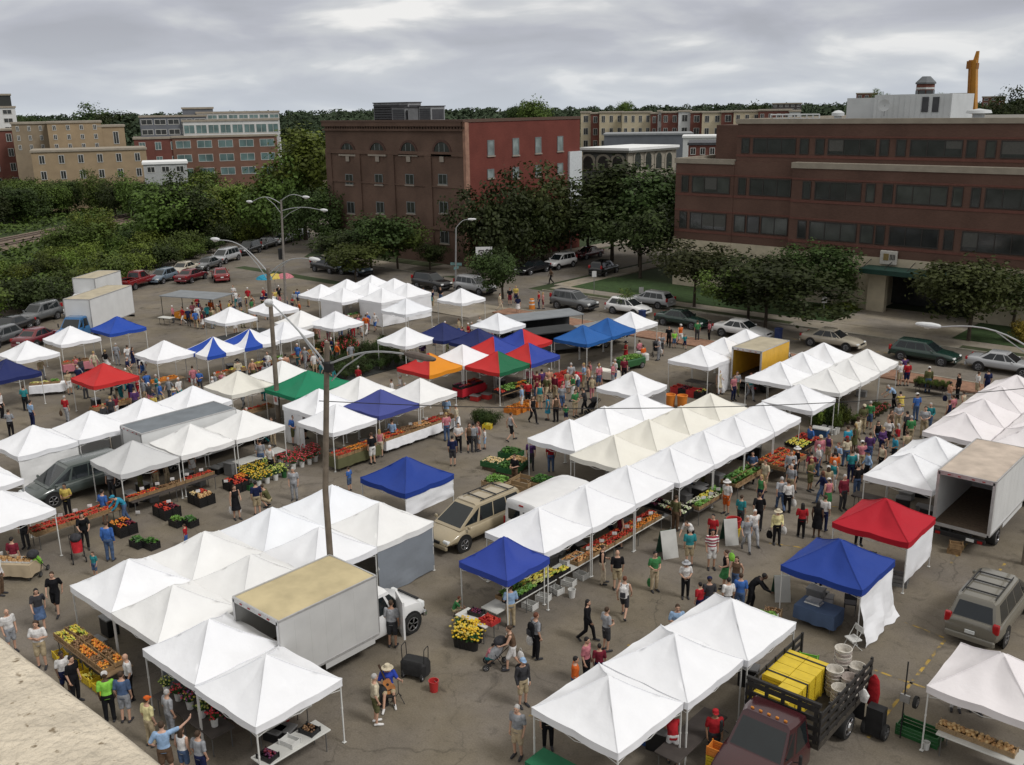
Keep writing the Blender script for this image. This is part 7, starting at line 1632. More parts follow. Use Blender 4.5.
# A-frame boards and the cart man board
def board(x, y, rz, label, wd=.75, h=1.25, c=(.5, .5, .48)):
    o = thing('sandwich_board', label, 'sign', (x, y, 0), rz); mt = mat('board_%.2f' % c[0], c, .6, .1, 2)
    for s in (-1, 1):
        m = MB(); y0, y1 = s * .38, s * .03; m.loft([[(-wd / 2, y0, .0), (wd / 2, y0, .0), (wd / 2, y1, h), (-wd / 2, y1, h)], [(-wd / 2, y0 - .03 * s, .0), (wd / 2, y0 - .03 * s, .0), (wd / 2, y1 - .03 * s, h), (-wd / 2, y1 - .03 * s, h)]]); m.build('panel', mt if s < 0 else mat('board_green', (.03, .09, .06), .7), o)
    return o
p = at(667, 555); board(p.x, p.y, R(60), 'grey sandwich board standing open in the middle aisle', .72, 1.15); p = at(743, 542); board(-18.6, 35.2, R(50), 'white sandwich board beside the red and yellow tubs', .6, 1.1); p = at(771, 600); board(p.x + .2, p.y + .4, R(40), 'pale board beside the leaning man in black', .6, .95)
for k, (c, l) in enumerate((('yellow', 'yellow tub below the red one'), ('red', 'red tub topping the yellow one'))):
    m = MB(); m.lathe((0, 0, 0), [(.27, 0), (.32, .4), (.34, .41), (.34, .45), (.3, .45), (.26, .1)], 18); p = at(733, 536); tag(m.build('tub', plastic(c, CR[c]), None, True, loc=(p.x, p.y, k * .38)), l + ' next to the white sandwich board', 'tub')
# flowers on the open ground
for i in range(12): p = at(462 + (i % 6) * 3.2 - (i // 6) * 4, 638 + (i % 6) * .8 + (i // 6) * 8); bucket(p.x, p.y, 'fl_yellow', 'dark pot of yellow sunflowers in the open near the small blue canopy', 'sunflower pots in the open', 'black', 0, 1.15)
crate(None, *at(467, 626).xy, 0, 'green tub behind the sunflower pots', None, .2, 'lgreen', .6, .5, .45)
# busker corner
o = thing('bucket', 'bright red bucket alone on the asphalt near the guitar player', 'bucket', at(434, 691)); m = MB(); m.lathe((0, 0, 0), [(.13, 0), (.165, .38), (.175, .385), (.175, .4), (.15, .4), (.12, .06)], 18); m.build('pail', plastic('red', (.6, .03, .02)), o, True); m = MB(); m.path([(-.17, 0, .38), (-.12, .1, .3), (0, .14, .26), (.12, .1, .3), (.17, 0, .38)], .006); m.build('handle', chrome_m, o)
pb_ = at(416, 676); o = thing('luggage_cart', 'black wheeled bag cart with two tall handles behind the guitar player', 'cart', pb_, R(20)); m = MB(); m.rbox((0, 0, .42), (.95, .55, .5), .1); m.build('bag', mat('bag_black', (.018, .018, .019), .8, .3, 5, .2), o, True)
for s in (-1, 1): q = MB(); q.path([(s * .4, -.16, .5), (s * .42, -.16, 1.1), (s * .42, -.12, 1.16), (s * .42, .12, 1.16), (s * .42, .16, 1.1), (s * .4, .16, .5)], .016); q.build('handle', trim_m, o); 
for s in (-1, 1): w_ = wheel(o, s * .35, -.2, .16, .07); w_ = wheel(o, s * .35, .2, .16, .07)
pg = at(391, 706); st_ = thing('stool', 'dark folding stool below the guitar player', 'stool', (pg.x, pg.y, 0)); m = MB(); m.lathe((0, 0, 0), [(.02, .4), (.17, .4), (.17, .44), (.02, .45)], 14); m.build('seat', trim_m, st_)
for i in range(3): a_ = 2.1 * i; q = MB(); q.tube((.14 * math.cos(a_), .14 * math.sin(a_), .4), (.2 * math.cos(a_), .2 * math.sin(a_), 0), .014); q.build('leg', trim_m, st_)
ms = at(399, 701); o = thing('microphone_stand', 'low black tripod stand at the feet of the guitar player', 'stand', ms)
for i in range(3): a_ = 2.1 * i; q = MB(); q.tube((0, 0, .3), (.28 * math.cos(a_), .28 * math.sin(a_), .0), .012); q.build('leg', trim_m, o)
q = MB(); q.tube((0, 0, .3), (0, 0, .75), .012); q.build('pole', trim_m, o)
o = thing('instrument_case', 'dark soft case on the ground beside the guitar player', 'case', at(381, 705), .6); m = MB(); m.rbox((0, 0, .35), (.5, .3, .7), .12); m.build('shell', mat('bag_black', (.018, .018, .019), .8), o, True); q = MB(); q.path([(-.1, 0, .69), (-.08, 0, .76), (.08, 0, .76), (.1, 0, .69)], .012); q.build('handle', trim_m, o)
# traffic barrel, signs, bins
bar = thing('traffic_barrel', 'orange traffic barrel at the closed street end', 'barrel', at(532, 309)); m = MB(); m.lathe((0, 0, 0), [(.3, 0), (.28, .35), (.27, .36), (.25, .7), (.24, .71), (.2, 1.0), (.05, 1.03)], 16); m.build('drum', plastic('orange', (.7, .17, .03)), bar, True)
for z_ in (.42, .76): q = MB(); r0 = .275 if z_ < .5 else .25; q.lathe((0, 0, z_), [(r0, 0), (r0 - .008, .12)], 16); q.build('band', cloth('white'), bar)
sgp = at_y(492, 252, 79.5); sg2 = thing('logo_sign', 'white corner sign with two dark round emblems', 'sign', (at(497, 290).x, at(497, 290).y, 0), R(131.5 - 90 + 180)); 
c0 = at_d(484, 252.5, math.hypot(at(497, 290).x, at(497, 290).y)); kx = math.hypot(c0.x, c0.y) / FPX; sg2.location = (c0.x, c0.y, 0)
m = MB(); m.box((0, 0, c0.z), (16.5 * kx, .12, 11 * kx)); m.build('panel', mat('sign_white', (.6, .6, .6), .5, .05), sg2); m = MB()
for s in (-1, 1): m.box((s * 3.4 * kx - .8 * kx, .07, c0.z - .3 * kx), (5.4 * kx, .02, 6 * kx))
m.build('emblem', mat('sign_dark', (.06, .05, .055), .6), sg2); m = MB()
for s in (-1, 1):
    for i in range(10):
        a0, a1 = 2 * math.pi * i / 10, 2 * math.pi * (i + 1) / 10; cx_, cz_ = s * 3.4 * kx - .8 * kx, c0.z - .3 * kx; r0, r1 = 1.3 * kx, 2.1 * kx
        m.face([(cx_ + r0 * math.cos(a0), .085, cz_ + r0 * math.sin(a0)), (cx_ + r1 * math.cos(a0), .085, cz_ + r1 * math.sin(a0)), (cx_ + r1 * math.cos(a1), .085, cz_ + r1 * math.sin(a1)), (cx_ + r0 * math.cos(a1), .085, cz_ + r0 * math.sin(a1))])
m.build('ring_mark', mat('sign_pale', (.45, .44, .44), .6), sg2); m = MB()
for s in (-1, 1): m.tube((s * 6 * kx, 0, 0), (s * 6 * kx, 0, c0.z), .06)
m.build('post', trim_m, sg2)
def signpost(px, pyb, pyt, label, col_=(.5, .5, .5), w_=.45, h_=.6):
    p = at(px, pyb); d_ = math.hypot(p.x, p.y); z_ = at_d(px, pyt, d_).z; o = thing('street_sign', label, 'sign', p, R(311.5 - 270)); m = MB(); m.tube((0, 0, 0), (0, 0, z_), .035); m.build('post', mat('galv', (.25, .25, .25), .5, metal=.5), o); m = MB(); m.box((0, -.05, z_ - h_ / 2), (w_, .02, h_)); m.build('plate', mat('sign_%.2f' % col_[0], col_, .5), o)
signpost(594, 295, 271, 'small white sign on a post at the side street corner', (.55, .55, .55)); signpost(823, 318, 296, 'small grey sign on a post before the entrance lawn', (.3, .3, .3)); signpost(641, 300, 287, 'low white sign with dark disc near the lawn edge', (.5, .5, .5))
for (px, pyb, l) in ((642, 322, 'blue bin on the street behind the white hatchback'), (778, 341, 'blue bin at the nose of the white sedan')): p = at(px, pyb); m = MB(); m.rbox((0, 0, .5), (.5, .5, 1.0), .05); m.rbox((0, 0, 1.04), (.54, .54, .08), .03); tag(m.build('bin', plastic('bin_blue', (.02, .035, .12)), loc=p), l, 'bin')
for i, (px, py, cs, l) in enumerate(((267, 291, 'turquoise', 'turquoise parasol in the upper left crowd'), (276, 290, 'yellow', 'yellow parasol in the upper left crowd'), (286, 289.5, 'pink', 'pink parasol in the upper left crowd'))):
    p = at(px, py + 6, 0); o = thing('parasol', l, 'parasol', (p.x, p.y, 0)); m = MB(); m.lathe((0, 0, 1.9), [(1.0, 0), (.75, .25), (.4, .4), (.02, .48)], 8, 0, False); m.build('canopy', cloth(cs), o); m = MB(); m.tube((0, 0, 0), (0, 0, 2.35), .025); m.build('pole', leg_m, o)
def stroller(x, y, face, label, c='black'):
    o = thing('stroller', label, 'stroller', (x, y, 0), R(face - 90)); f = MB()
    for s in (-1, 1): f.tube((s * .24, -.5, 1.02), (s * .24, .35, .12), .014); f.tube((s * .24, -.25, .1), (s * .24, .05, .62), .014)
    f.tube((-.24, -.5, 1.02), (.24, -.5, 1.02), .018); f.build('frame', trim_m, o)
    m = MB(); m.loft([ringd((0, .12, .42), (0, -.2, 1), .2, .2), ringd((0, .0, .62), (0, -.3, 1), .22, .2), ringd((0, -.2, .95), (0, -.3, 1), .22, .1)]); m.build('seat', cloth(c), o, True)
    m = MB(); m.ell((0, -.15, .98), (.24, .26, .2), 12, 6); m.build('hood', cloth('charcoal'), o, True)
    for sx_ in (-1, 1):
        for yy in (-.27, .37): w_ = wheel(o, sx_ * .26, yy, .12, .045)
    return o
def bag(x, y, z, label, c='white', s=1.0):
    o = thing('shopping_bag', label, 'bag', (x, y, z)); o.scale = (s, s, s); m = MB(); m.loft([ringd((0, 0, 0), (0, 0, 1), .11, .06), ringd((0, 0, .14), (0, 0, 1), .15, .09), ringd((0, 0, .28), (0, 0, 1), .12, .06), ringd((0, 0, .34), (0, 0, 1), .07, .03)]); m.build('sack', cloth(c), o, True)
    m = MB(); m.path([(-.06, 0, .33), (-.03, 0, .46), (.03, 0, .46), (.06, 0, .33)], .008); m.build('handle', cloth(c), o); return o
def pack(person_, label, c='black'):
    """backpack on the back of a standing person"""
    k = person_.scale[0]; a = person_.rotation_euler[2]; o = thing('backpack', label, 'backpack', person_.location + Vector((math.sin(a) * .19 * k, -math.cos(a) * .19 * k, 1.0 * k)), a); o.scale = (k, k, k)
    m = MB(); m.rbox((0, 0, .2), (.3, .17, .46), .07); m.build('sack', cloth(c), o, True); m = MB(); m.rbox((0, -.1, .12), (.22, .06, .2), .03); m.build('pocket', cloth('charcoal'), o, True)
    for s in (-1, 1): q = MB(); q.path([(s * .1, .08, .42), (s * .12, .2, .47), (s * .13, .32, .36), (s * .13, .31, .1)], .016); q.build('strap', cloth('charcoal'), o)
# ---------------------------------------------------------------- poles, lamps, cable
wood_m = mat('pole_wood', (.16, .13, .1), .85, .25, 3, .3, 12); arm_m = mat('lamp_arm', (.42, .43, .44), .4, .1, metal=.5); head_m = mat('lamp_head', (.62, .63, .64), .35, .06); lens_m = mat('lamp_lens', (.5, .48, .42), .2)
def cobra(o, p0, p1, rise, under=None, truss=.5, head=head_m, hl=.72):
    """curved arm from the pole p0 to the lamp p1 with a second brace below"""
    p0, p1 = Vector(p0), Vector(p1); d = Vector((p1.x - p0.x, p1.y - p0.y, 0)); n = d.normalized(); pts = []
    for i in range(11): t = i / 10; pts.append(p0 + d * t + Vector((0, 0, (p1.z - p0.z) * t + rise * math.sin(math.pi * t) * (1 - .0 * t))))
    m = MB(); m.path(pts, .036, 7, 0, .028)
    if truss: m.path([p0 + Vector((0, 0, -truss)), p0.lerp(pts[4], .5) + Vector((0, 0, -truss * .45)), pts[5], pts[6]], .024, 6)
    m.build('lamp_arm', arm_m, o); h = MB(); rings = []
    for t, w_, th in ((-.02, .07, .06), (.06, .11, .09), (.3, .16, .12), (.62, .15, .1), (.8, .1, .06), (.84, .04, .03)):
        c = p1 + n * (t * hl / .72) + Vector((0, 0, .02)); s = Vector((-n.y, n.x, 0)); rings.append([c + s * math.cos(2 * math.pi * i / 10) * w_ + Vector((0, 0, math.sin(2 * math.pi * i / 10) * th)) for i in range(10)])
    h.loft(rings); hh = h.build('lamp_head', head, o, True); q = MB(); q.ell(p1 + n * .42 * hl / .72 + Vector((0, 0, -.07)), (.13, .13, .09), 10, 6); q.build('lens', lens_m, hh, True)
def at_line(px, py, x=None, y=None): return at_x(px, py, x) if x is not None else at_y(px, py, y)
o = thing('utility_pole', 'tall wooden pole in the middle with two long lamp arms', 'pole', (0, 0, 0)); b0 = at(325.3, 556, 3.1); bx_, by_ = b0.x - .05, b0.y + .25
top = at_y(327, 342, by_); m = MB(); m.path([(bx_, by_, 0), (bx_, by_, top.z * .5), (top.x, by_, top.z)], .125, 12, 0, .09); m.build('post', wood_m, o, True)
brw = mat('lamp_head_brown', (.1, .075, .06), .5, .2)
cobra(o, (top.x + .1, by_, at_y(328, 363, by_).z), at_y(406, 354, by_), .22, head=brw, hl=1.1, truss=.6); cobra(o, (top.x - .1, by_, at_y(325, 364, by_).z), at_y(271, 303, by_), .1, truss=.35, hl=.25)
m = MB(); m.rbox((top.x, by_, at_y(327, 366, by_).z), (.27, .27, .35), .04); m.build('bracket', trim_m, o)
o = thing('utility_pole', 'wooden pole left of the middle one with two lamp arms and a small sign', 'pole', (0, 0, 0)); b0 = at(279, 425); t2 = at_y(268, 268, b0.y); m = MB(); m.path([b0, b0.lerp(t2, .5), t2], .16, 12, 0, .115); m.build('post', wood_m, o, True)
cobra(o, t2 - Vector((.1, 0, .2)), at_y(219, 240, b0.y), .55, truss=.5); cobra(o, t2 + Vector((.1, 0, -.3)), at_y(310, 259, b0.y), .35, truss=.4)
q = MB(); s_ = at_y(278.5, 399, b0.y); q.box((s_.x, b0.y - .19, s_.z), (.42, .03, .62)); sg = q.build('sign_plate', cloth('white'), o); q = MB(); q.box((s_.x, b0.y - .208, s_.z + .02), (.24, .006, .3)); q.build('sign_mark', mat('sign_red', (.4, .12, .1), .6), sg)
o = thing('light_pole', 'tall grey pole with two high curved lamps at the back', 'pole', (0, 0, 0)); b0 = at(286.5, 322); t3 = at_y(281, 200, b0.y); m = MB(); m.path([b0, b0.lerp(t3, .5), t3], .13, 10, 0, .08); m.build('post', mat('pole_grey', (.2, .18, .16), .6, .15), o, True)
cobra(o, t3 - Vector((.1, 0, .3)), at_y(252, 202, b0.y), .5, truss=.9); cobra(o, t3 + Vector((.1, 0, -.9)), at_y(321, 210, b0.y), .25, truss=.7); cobra(o, t3 + Vector((.05, 0, -.05)), at_y(303, 197, b0.y), .35, truss=0)
q = MB(); c_ = at_y(281.5, 254, b0.y); q.rbox((c_.x - .18, b0.y, c_.z), (.3, .3, 1.0), .05); q.build('box', trim_m, o)
o = thing('light_pole', 'steel lamp post at the street corner before the brown facade', 'pole', (0, 0, 0)); b0 = at(455.5, 292); dd = math.hypot(b0.x, b0.y); t4 = at_d(456, 228, dd); m = MB(); m.path([b0, b0.lerp(t4, .5), t4], .1, 8, 0, .07); m.build('post', mat('pole_steel', (.22, .22, .22), .5), o, True); cobra(o, t4, at_d(468, 219.5, dd), .25, truss=0); q = MB(); c_ = at_d(456, 264, dd); q.box(c_, (1.3, .05, .28), rz=.3); q.box(c_ + Vector((0, 0, -.4)), (.05, 1.0, .28), rz=.3); q.build('street_name_sign', mat('sign_teal', (.12, .22, .22), .5), o)
for px_, l in ((505, 'thin grey post before the dark trees, left'), (571, 'thin grey post before the dark trees, right')): b0 = at(px_, 262); m = MB(); m.tube(b0, at_d(px_, 195, math.hypot(b0.x, b0.y)), .06, .045); tag(m.build('post', mat('pole_steel', (.22, .22, .22), .5)), l, 'post')
# lamp at the right edge, its post just outside the picture
o = thing('light_pole', 'lamp arm reaching in from the right edge with a white head', 'pole', (0, 0, 0)); ly = 41.0; e_ = at_y(940, 327, ly); a0 = at_y(1045, 362, ly); bx2 = a0.x + .3; m = MB(); m.tube((bx2, ly, 0), (bx2, ly, a0.z + .5), .14, .11, 12); m.build('post', wood_m, o, True); cobra(o, (bx2 - .1, ly, a0.z), e_, .55, truss=.5, hl=.85)
wr = MB(); w0, w1 = Vector((bx_, by_, at_y(326, 403, by_).z)), Vector((bx2, ly, at_y(1090, 392, ly).z)); pts = [w0.lerp(w1, i / 30) - Vector((0, 0, .55 * 4 * (i / 30) * (1 - i / 30))) for i in range(31)]; wr.path(pts, .016, 5); tag(wr.build('overhead_cable', trim_m), 'thin black cable sagging over the white canopies', 'cable')
# ---------------------------------------------------------------- the people seen one by one
A_, T_, L_2, R_2 = AWAY, TOWARD, LEFT, RIGHT
def p_(px, py, face, pose, top, tg, bot, bt, where, **k): return P(px, py, face, pose=pose, top=top, tg=tg, bot=bot, bg_=bt, where=where, **k)
# central aisle
p_(602, 584, R_2, 'bag', 'black', 'tank', 'beige', 'trousers', 'beside the first white row', hair='brown', hs='bun_hair')
p_(617, 590, A_, 'stand', 'black', 'shirt', 'khaki', 'shorts', 'in the open middle aisle', hs='bald')
p1 = p_(624, 618, A_ - 20, 'walk', 'white', 'tank', 'charcoal', 'shorts', 'in the open middle aisle', hair='auburn'); 
p_(587, 641, R_2 - 20, 'walk', 'black', 'longshirt', 'black', 'trousers', 'alone on the asphalt', hs='long_hair', hair='black', h=1.66)
p_(606, 651, R_2 + 30, 'hold', 'light_grey', 'shirt', 'charcoal', 'shorts', 'behind the woman in black', hair='brown')
p_(654, 591, T_ + 20, 'hold', 'green', 'shirt', 'tan', 'trousers', 'near the grey sandwich board', hair='black')
p_(685, 598, T_, 'hold', 'white', 'shirt', 'black', 'trousers', 'in the middle aisle', hat='sun_hat', hatc='light_grey', h=1.6)
p_(689, 566, A_, 'stand', 'teal', 'shirt', 'khaki', 'shorts', 'by the grey sandwich board', hair='grey')
p_(711, 569, T_, 'stand', 'striped', 'shirt', 'white', 'shorts', 'in the middle aisle', hair='black', skin=1, h=1.8, shoe='charcoal')
p_(725, 588, L_2, 'bag', 'black', 'tank', 'green', 'skirt', 'beside the striped shirt', hair='brown', hs='bun_hair', h=1.65)
p_(735, 594, T_ - 30, 'walk', 'brown', 'tank', 'denim', 'shorts', 'near the pale board', hs='long_hair', h=1.62)
p_(727, 618, A_ + 10, 'stand', 'white', 'shirt', 'black', 'trousers', 'behind the bottom row peaks', hair='black', h=1.66)
p_(739, 615, A_ - 10, 'stand', 'blue', 'shirt', 'denim', 'trousers', 'beside the leaning man', hair='brown')
p_(708, 619, A_, 'stand', 'charcoal', 'shirt', 'denim', 'shorts', 'behind the bottom row peaks', hat='cap', hatc='navy')
p_(699, 620, A_ + 30, 'stand', 'red', 'shirt', 'navy', 'trousers', 'behind the bottom row peaks', hair='black', h=1.55)
p_(676, 650, T_, 'crossed', 'light_blue', 'shirt', 'navy', 'trousers', 'half hidden by the bottom row', hair='brown', h=1.8)
p_(750, 611, R_2 - 10, 'bend', 'black', 'longshirt', 'black', 'trousers', 'over the tray of greens', hair='black', skin=3, h=1.82)
p_(620, 548, L_2 + 20, 'stand', 'maroon', 'tank', 'navy', 'shorts', 'at the tomatoes of the long stall', hair='brown')
p_(712, 548, L_2 + 60, 'stand', 'red', 'shirt', 'black', 'trousers', 'at the corner flower table', hair='black', h=1.6)
p_(690, 549, T_ - 40, 'bend', 'white', 'shirt', 'black', 'trousers', 'at the corner flower table', hair='brown', h=1.65)
p_(675, 531, A_ - 40, 'stand', 'olive', 'shirt', 'brown', 'trousers', 'in front of the flower bunches', hair='brown')
p_(745.6, 551, T_, 'walk', 'grey', 'shirt', 'light_grey', 'trousers', 'near the red and yellow tubs', hair='grey', h=1.65)
p_(753, 545, T_ + 10, 'walk', 'white', 'shirt', 'light_grey', 'trousers', 'near the red and yellow tubs', hair='white', h=1.68)
pA = p_(776, 544, T_, 'bag', 'pale_yellow', 'longshirt', 'black', 'trousers', 'in the middle of the aisle', hat='sun_hat', hatc='cream', h=1.64)
p_(740, 528, A_ - 40, 'stand', 'teal', 'shirt', 'charcoal', 'trousers', 'behind the pair in grey', hair='brown', h=1.6)
p_(726, 514, L_2 + 40, 'stand', 'white', 'shirt', 'orange', 'shorts', 'at the wooden produce table', hat='sun_hat', hatc='white')
pB = p_(800.6, 538, A_ - 10, 'bag', 'red', 'shirt', 'black', 'trousers', 'between the crowd and the blue canopy', hair='black', hs='long_hair', skin=4, h=1.66)
p_(816, 538, A_ - 30, 'stand', 'black', 'dress', 'black', 'trousers', 'beside the red top', hair='black', hs='long_hair', skin=3, h=1.75)
p_(823, 531, A_ - 40, 'stand', 'white', 'shirt', 'navy', 'trousers', 'in front of the woman in black dress', hair='brown')
p_(780, 511, A_, 'walk', 'light_grey', 'shirt', 'denim', 'trousers', 'facing the pepper display', hair='grey'); p_(787, 513, A_ + 5, 'bag', 'white', 'longshirt', 'black', 'trousers', 'facing the pepper display', hair='brown', h=1.66)
p_(790, 497, L_2 + 50, 'stand', 'grey', 'shirt', 'khaki', 'trousers', 'near the pepper display', hair='grey')
p_(796, 478, L_2, 'stand', 'black', 'shirt', 'black', 'trousers', 'at the corner of the peppers', hat='sun_hat', hatc='white', h=1.7)
p_(846, 457, A_ + 20, 'stand', 'turquoise', 'shirt', 'black', 'trousers', 'before the hanging plants', hair='brown', h=1.78)
p_(876, 449, T_, 'walk', 'black', 'tank', 'denim', 'shorts', 'in the right aisle', hair='black', hs='long_hair', h=1.65)
p_(868, 463, A_ - 30, 'stand', 'purple', 'shirt', 'denim', 'trousers', 'in the right crowd', hair='brown')
p_(860, 472, A_, 'stand', 'pink', 'shirt', 'khaki', 'shorts', 'in the right crowd', hat='cap', hatc='white')
p_(842, 510, T_ + 20, 'stand', 'maroon', 'longshirt', 'charcoal', 'trousers', 'left of the white canopy pair', hair='grey', h=1.8)
p_(833, 484, A_, 'stand', 'orange', 'shirt', 'denim', 'shorts', 'in the middle of the right crowd', hair='black')
p_(827, 510, A_ + 10, 'stand', 'pink', 'tank', 'green', 'skirt', 'in the right crowd', hat='cap', hatc='white', h=1.6)
p_(850, 482, A_, 'stand', 'teal', 'shirt', 'navy', 'trousers', 'in the right crowd', hair='brown'); p_(856, 497, A_ + 15, 'stand', 'black', 'shirt', 'denim', 'trousers', 'by the table leg of the canopy pair', hair='black')
p_(817, 476, L_2, 'stand', 'white', 'shirt', 'denim', 'trousers', 'near the peppers', hair='grey'); p_(809, 455, L_2 + 20, 'stand', 'blue', 'shirt', 'black', 'shorts', 'beyond the peppers', hair='brown')
p_(758, 529, A_ - 15, 'walk', 'black', 'shirt', 'black', 'trousers', 'facing the greens table', hair='brown', h=1.76); p_(760, 507, L_2 + 30, 'stand', 'green', 'tank', 'navy', 'shorts', 'at the greens table', hair='blond', hs='long_hair', h=1.65)
p_(751, 483, T_ - 20, 'hold', 'denim', 'shirt', 'black', 'trousers', 'vending inside the four canopies', hair='black'); p_(764, 492, L_2 + 30, 'stand', 'cream', 'shirt', 'khaki', 'shorts', 'at the greens table', hair='brown')
p_(893, 466, L_2, 'bag', 'turquoise', 'shirt', 'black', 'trousers', 'at the corner of the white pair', hair='black', skin=4, h=1.78)
p_(887, 447, L_2 + 50, 'walk', 'white', 'shirt', 'black', 'shorts', 'in the right aisle', hair='brown', h=1.68); p_(897, 431, T_, 'hold', 'light_grey', 'shirt', 'khaki', 'trousers', 'in the right aisle', hair='black'); p_(889, 437, T_ + 25, 'stand', 'brown', 'tank', 'black', 'trousers', 'in the right aisle', hs='long_hair', h=1.64)
p_(909, 445, A_, 'stand', 'green', 'shirt', 'khaki', 'shorts', 'left of the pinkish canopies', hair='grey'); p_(915, 421, A_ + 10, 'stand', 'blue', 'shirt', 'denim', 'trousers', 'left of the pinkish canopies', hat='cap', hatc='white', h=1.75); p_(905, 440, A_ + 25, 'stand', 'charcoal', 'shirt', 'black', 'trousers', 'left of the pinkish canopies', hair='black')
p_(927, 393, A_ - 20, 'stand', 'olive', 'longshirt', 'denim', 'trousers', 'at the low plant bench', hat='cap', hatc='white', h=1.78); p_(906, 386, A_, 'stand', 'red', 'shirt', 'navy', 'shorts', 'at the street side plants', hair='black'); p_(899, 386, A_ + 20, 'stand', 'white', 'shirt', 'khaki', 'shorts', 'at the street side plants', hair='grey'); p_(903, 380, A_, 'stand', 'purple', 'shirt', 'denim', 'trousers', 'on the brick walkway', hair='black')
p_(948, 408, R_2, 'bag', 'peach', 'shirt', 'light_grey', 'trousers', 'before the dark boxes', hair='black', skin=4); p_(957, 399, L_2, 'stand', 'black', 'longshirt', 'black', 'trousers', 'at the dark boxes', hair='brown'); p_(976, 397, R_2, 'stand', 'white', 'shirt', 'tan', 'shorts', 'behind the pinkish canopies', hair='brown'); p_(986, 395, A_, 'stand', 'navy', 'shirt', 'navy', 'trousers', 'behind the pinkish canopies', hair='black'); p_(893, 408, L_2, 'bend', 'light_blue', 'shirt', 'black', 'trousers', 'over the low pots', hair='grey'); p_(901, 411, A_, 'crouch', 'yellow', 'shirt', 'khaki', 'shorts', 'by the low pots', hair='black')
# street side
p_(551, 284, L_2 + 20, 'walk', 'brown', 'shirt', 'black', 'trousers', 'crossing the empty street', hair='black', skin=3)
p_(661, 355, T_, 'push', 'grey', 'shirt', 'charcoal', 'shorts', 'left of the street walkers', hair='brown'); p_(668.6, 347, T_ - 10, 'walk', 'black', 'shirt', 'black', 'trousers', 'in the group of street walkers', hair='black'); p_(674, 348, T_, 'stand', 'lime', 'shirt', 'denim', 'shorts', 'in the group of street walkers', hair='blond', h=1.4); p_(680, 345, T_ + 20, 'walk', 'orange', 'tank', 'white', 'shorts', 'in the group of street walkers', hat='cap', hatc='white'); p_(684.5, 349, T_, 'walk', 'teal', 'shirt', 'navy', 'shorts', 'child at the right of the street walkers', hair='brown', h=1.2); p_(697, 341, A_, 'stand', 'green', 'shirt', 'charcoal', 'trousers', 'by the green sedan', hair='brown'); p_(709, 341, L_2, 'stand', 'pink', 'shirt', 'black', 'trousers', 'by the white sedan', hair='black', skin=3)
p_(510, 305, T_, 'stand', 'black', 'shirt', 'maroon', 'shorts', 'at the street closure', hair='brown'); p_(518, 314, A_, 'bag', 'navy', 'shirt', 'white', 'skirt', 'at the street closure', hair='black', hs='long_hair'); p_(516, 303, T_, 'stand', 'yellow', 'shirt', 'navy', 'shorts', 'at the street closure', hair='blond'); p_(539, 309, L_2, 'stand', 'red', 'shirt', 'navy', 'trousers', 'right of the traffic barrel', hair='brown'); p_(543, 309, R_2, 'stand', 'pink', 'tank', 'maroon', 'shorts', 'right of the traffic barrel', hair='blond', hs='long_hair', h=1.62); p_(500, 311, R_2, 'walk', 'cream', 'shirt', 'beige', 'trousers', 'left of the street closure', hair='brown')
p_(615, 383, L_2 + 20, 'hold', 'white', 'shirt', 'denim', 'shorts', 'in front of the green cart', hair='grey'); p_(624, 381, T_, 'stand', 'maroon', 'shirt', 'black', 'trousers', 'in front of the green cart', hair='black'); p_(571, 388, A_, 'stand', 'light_grey', 'shirt', 'grey', 'trousers', 'by the red clothed table', hair='grey', h=1.78)
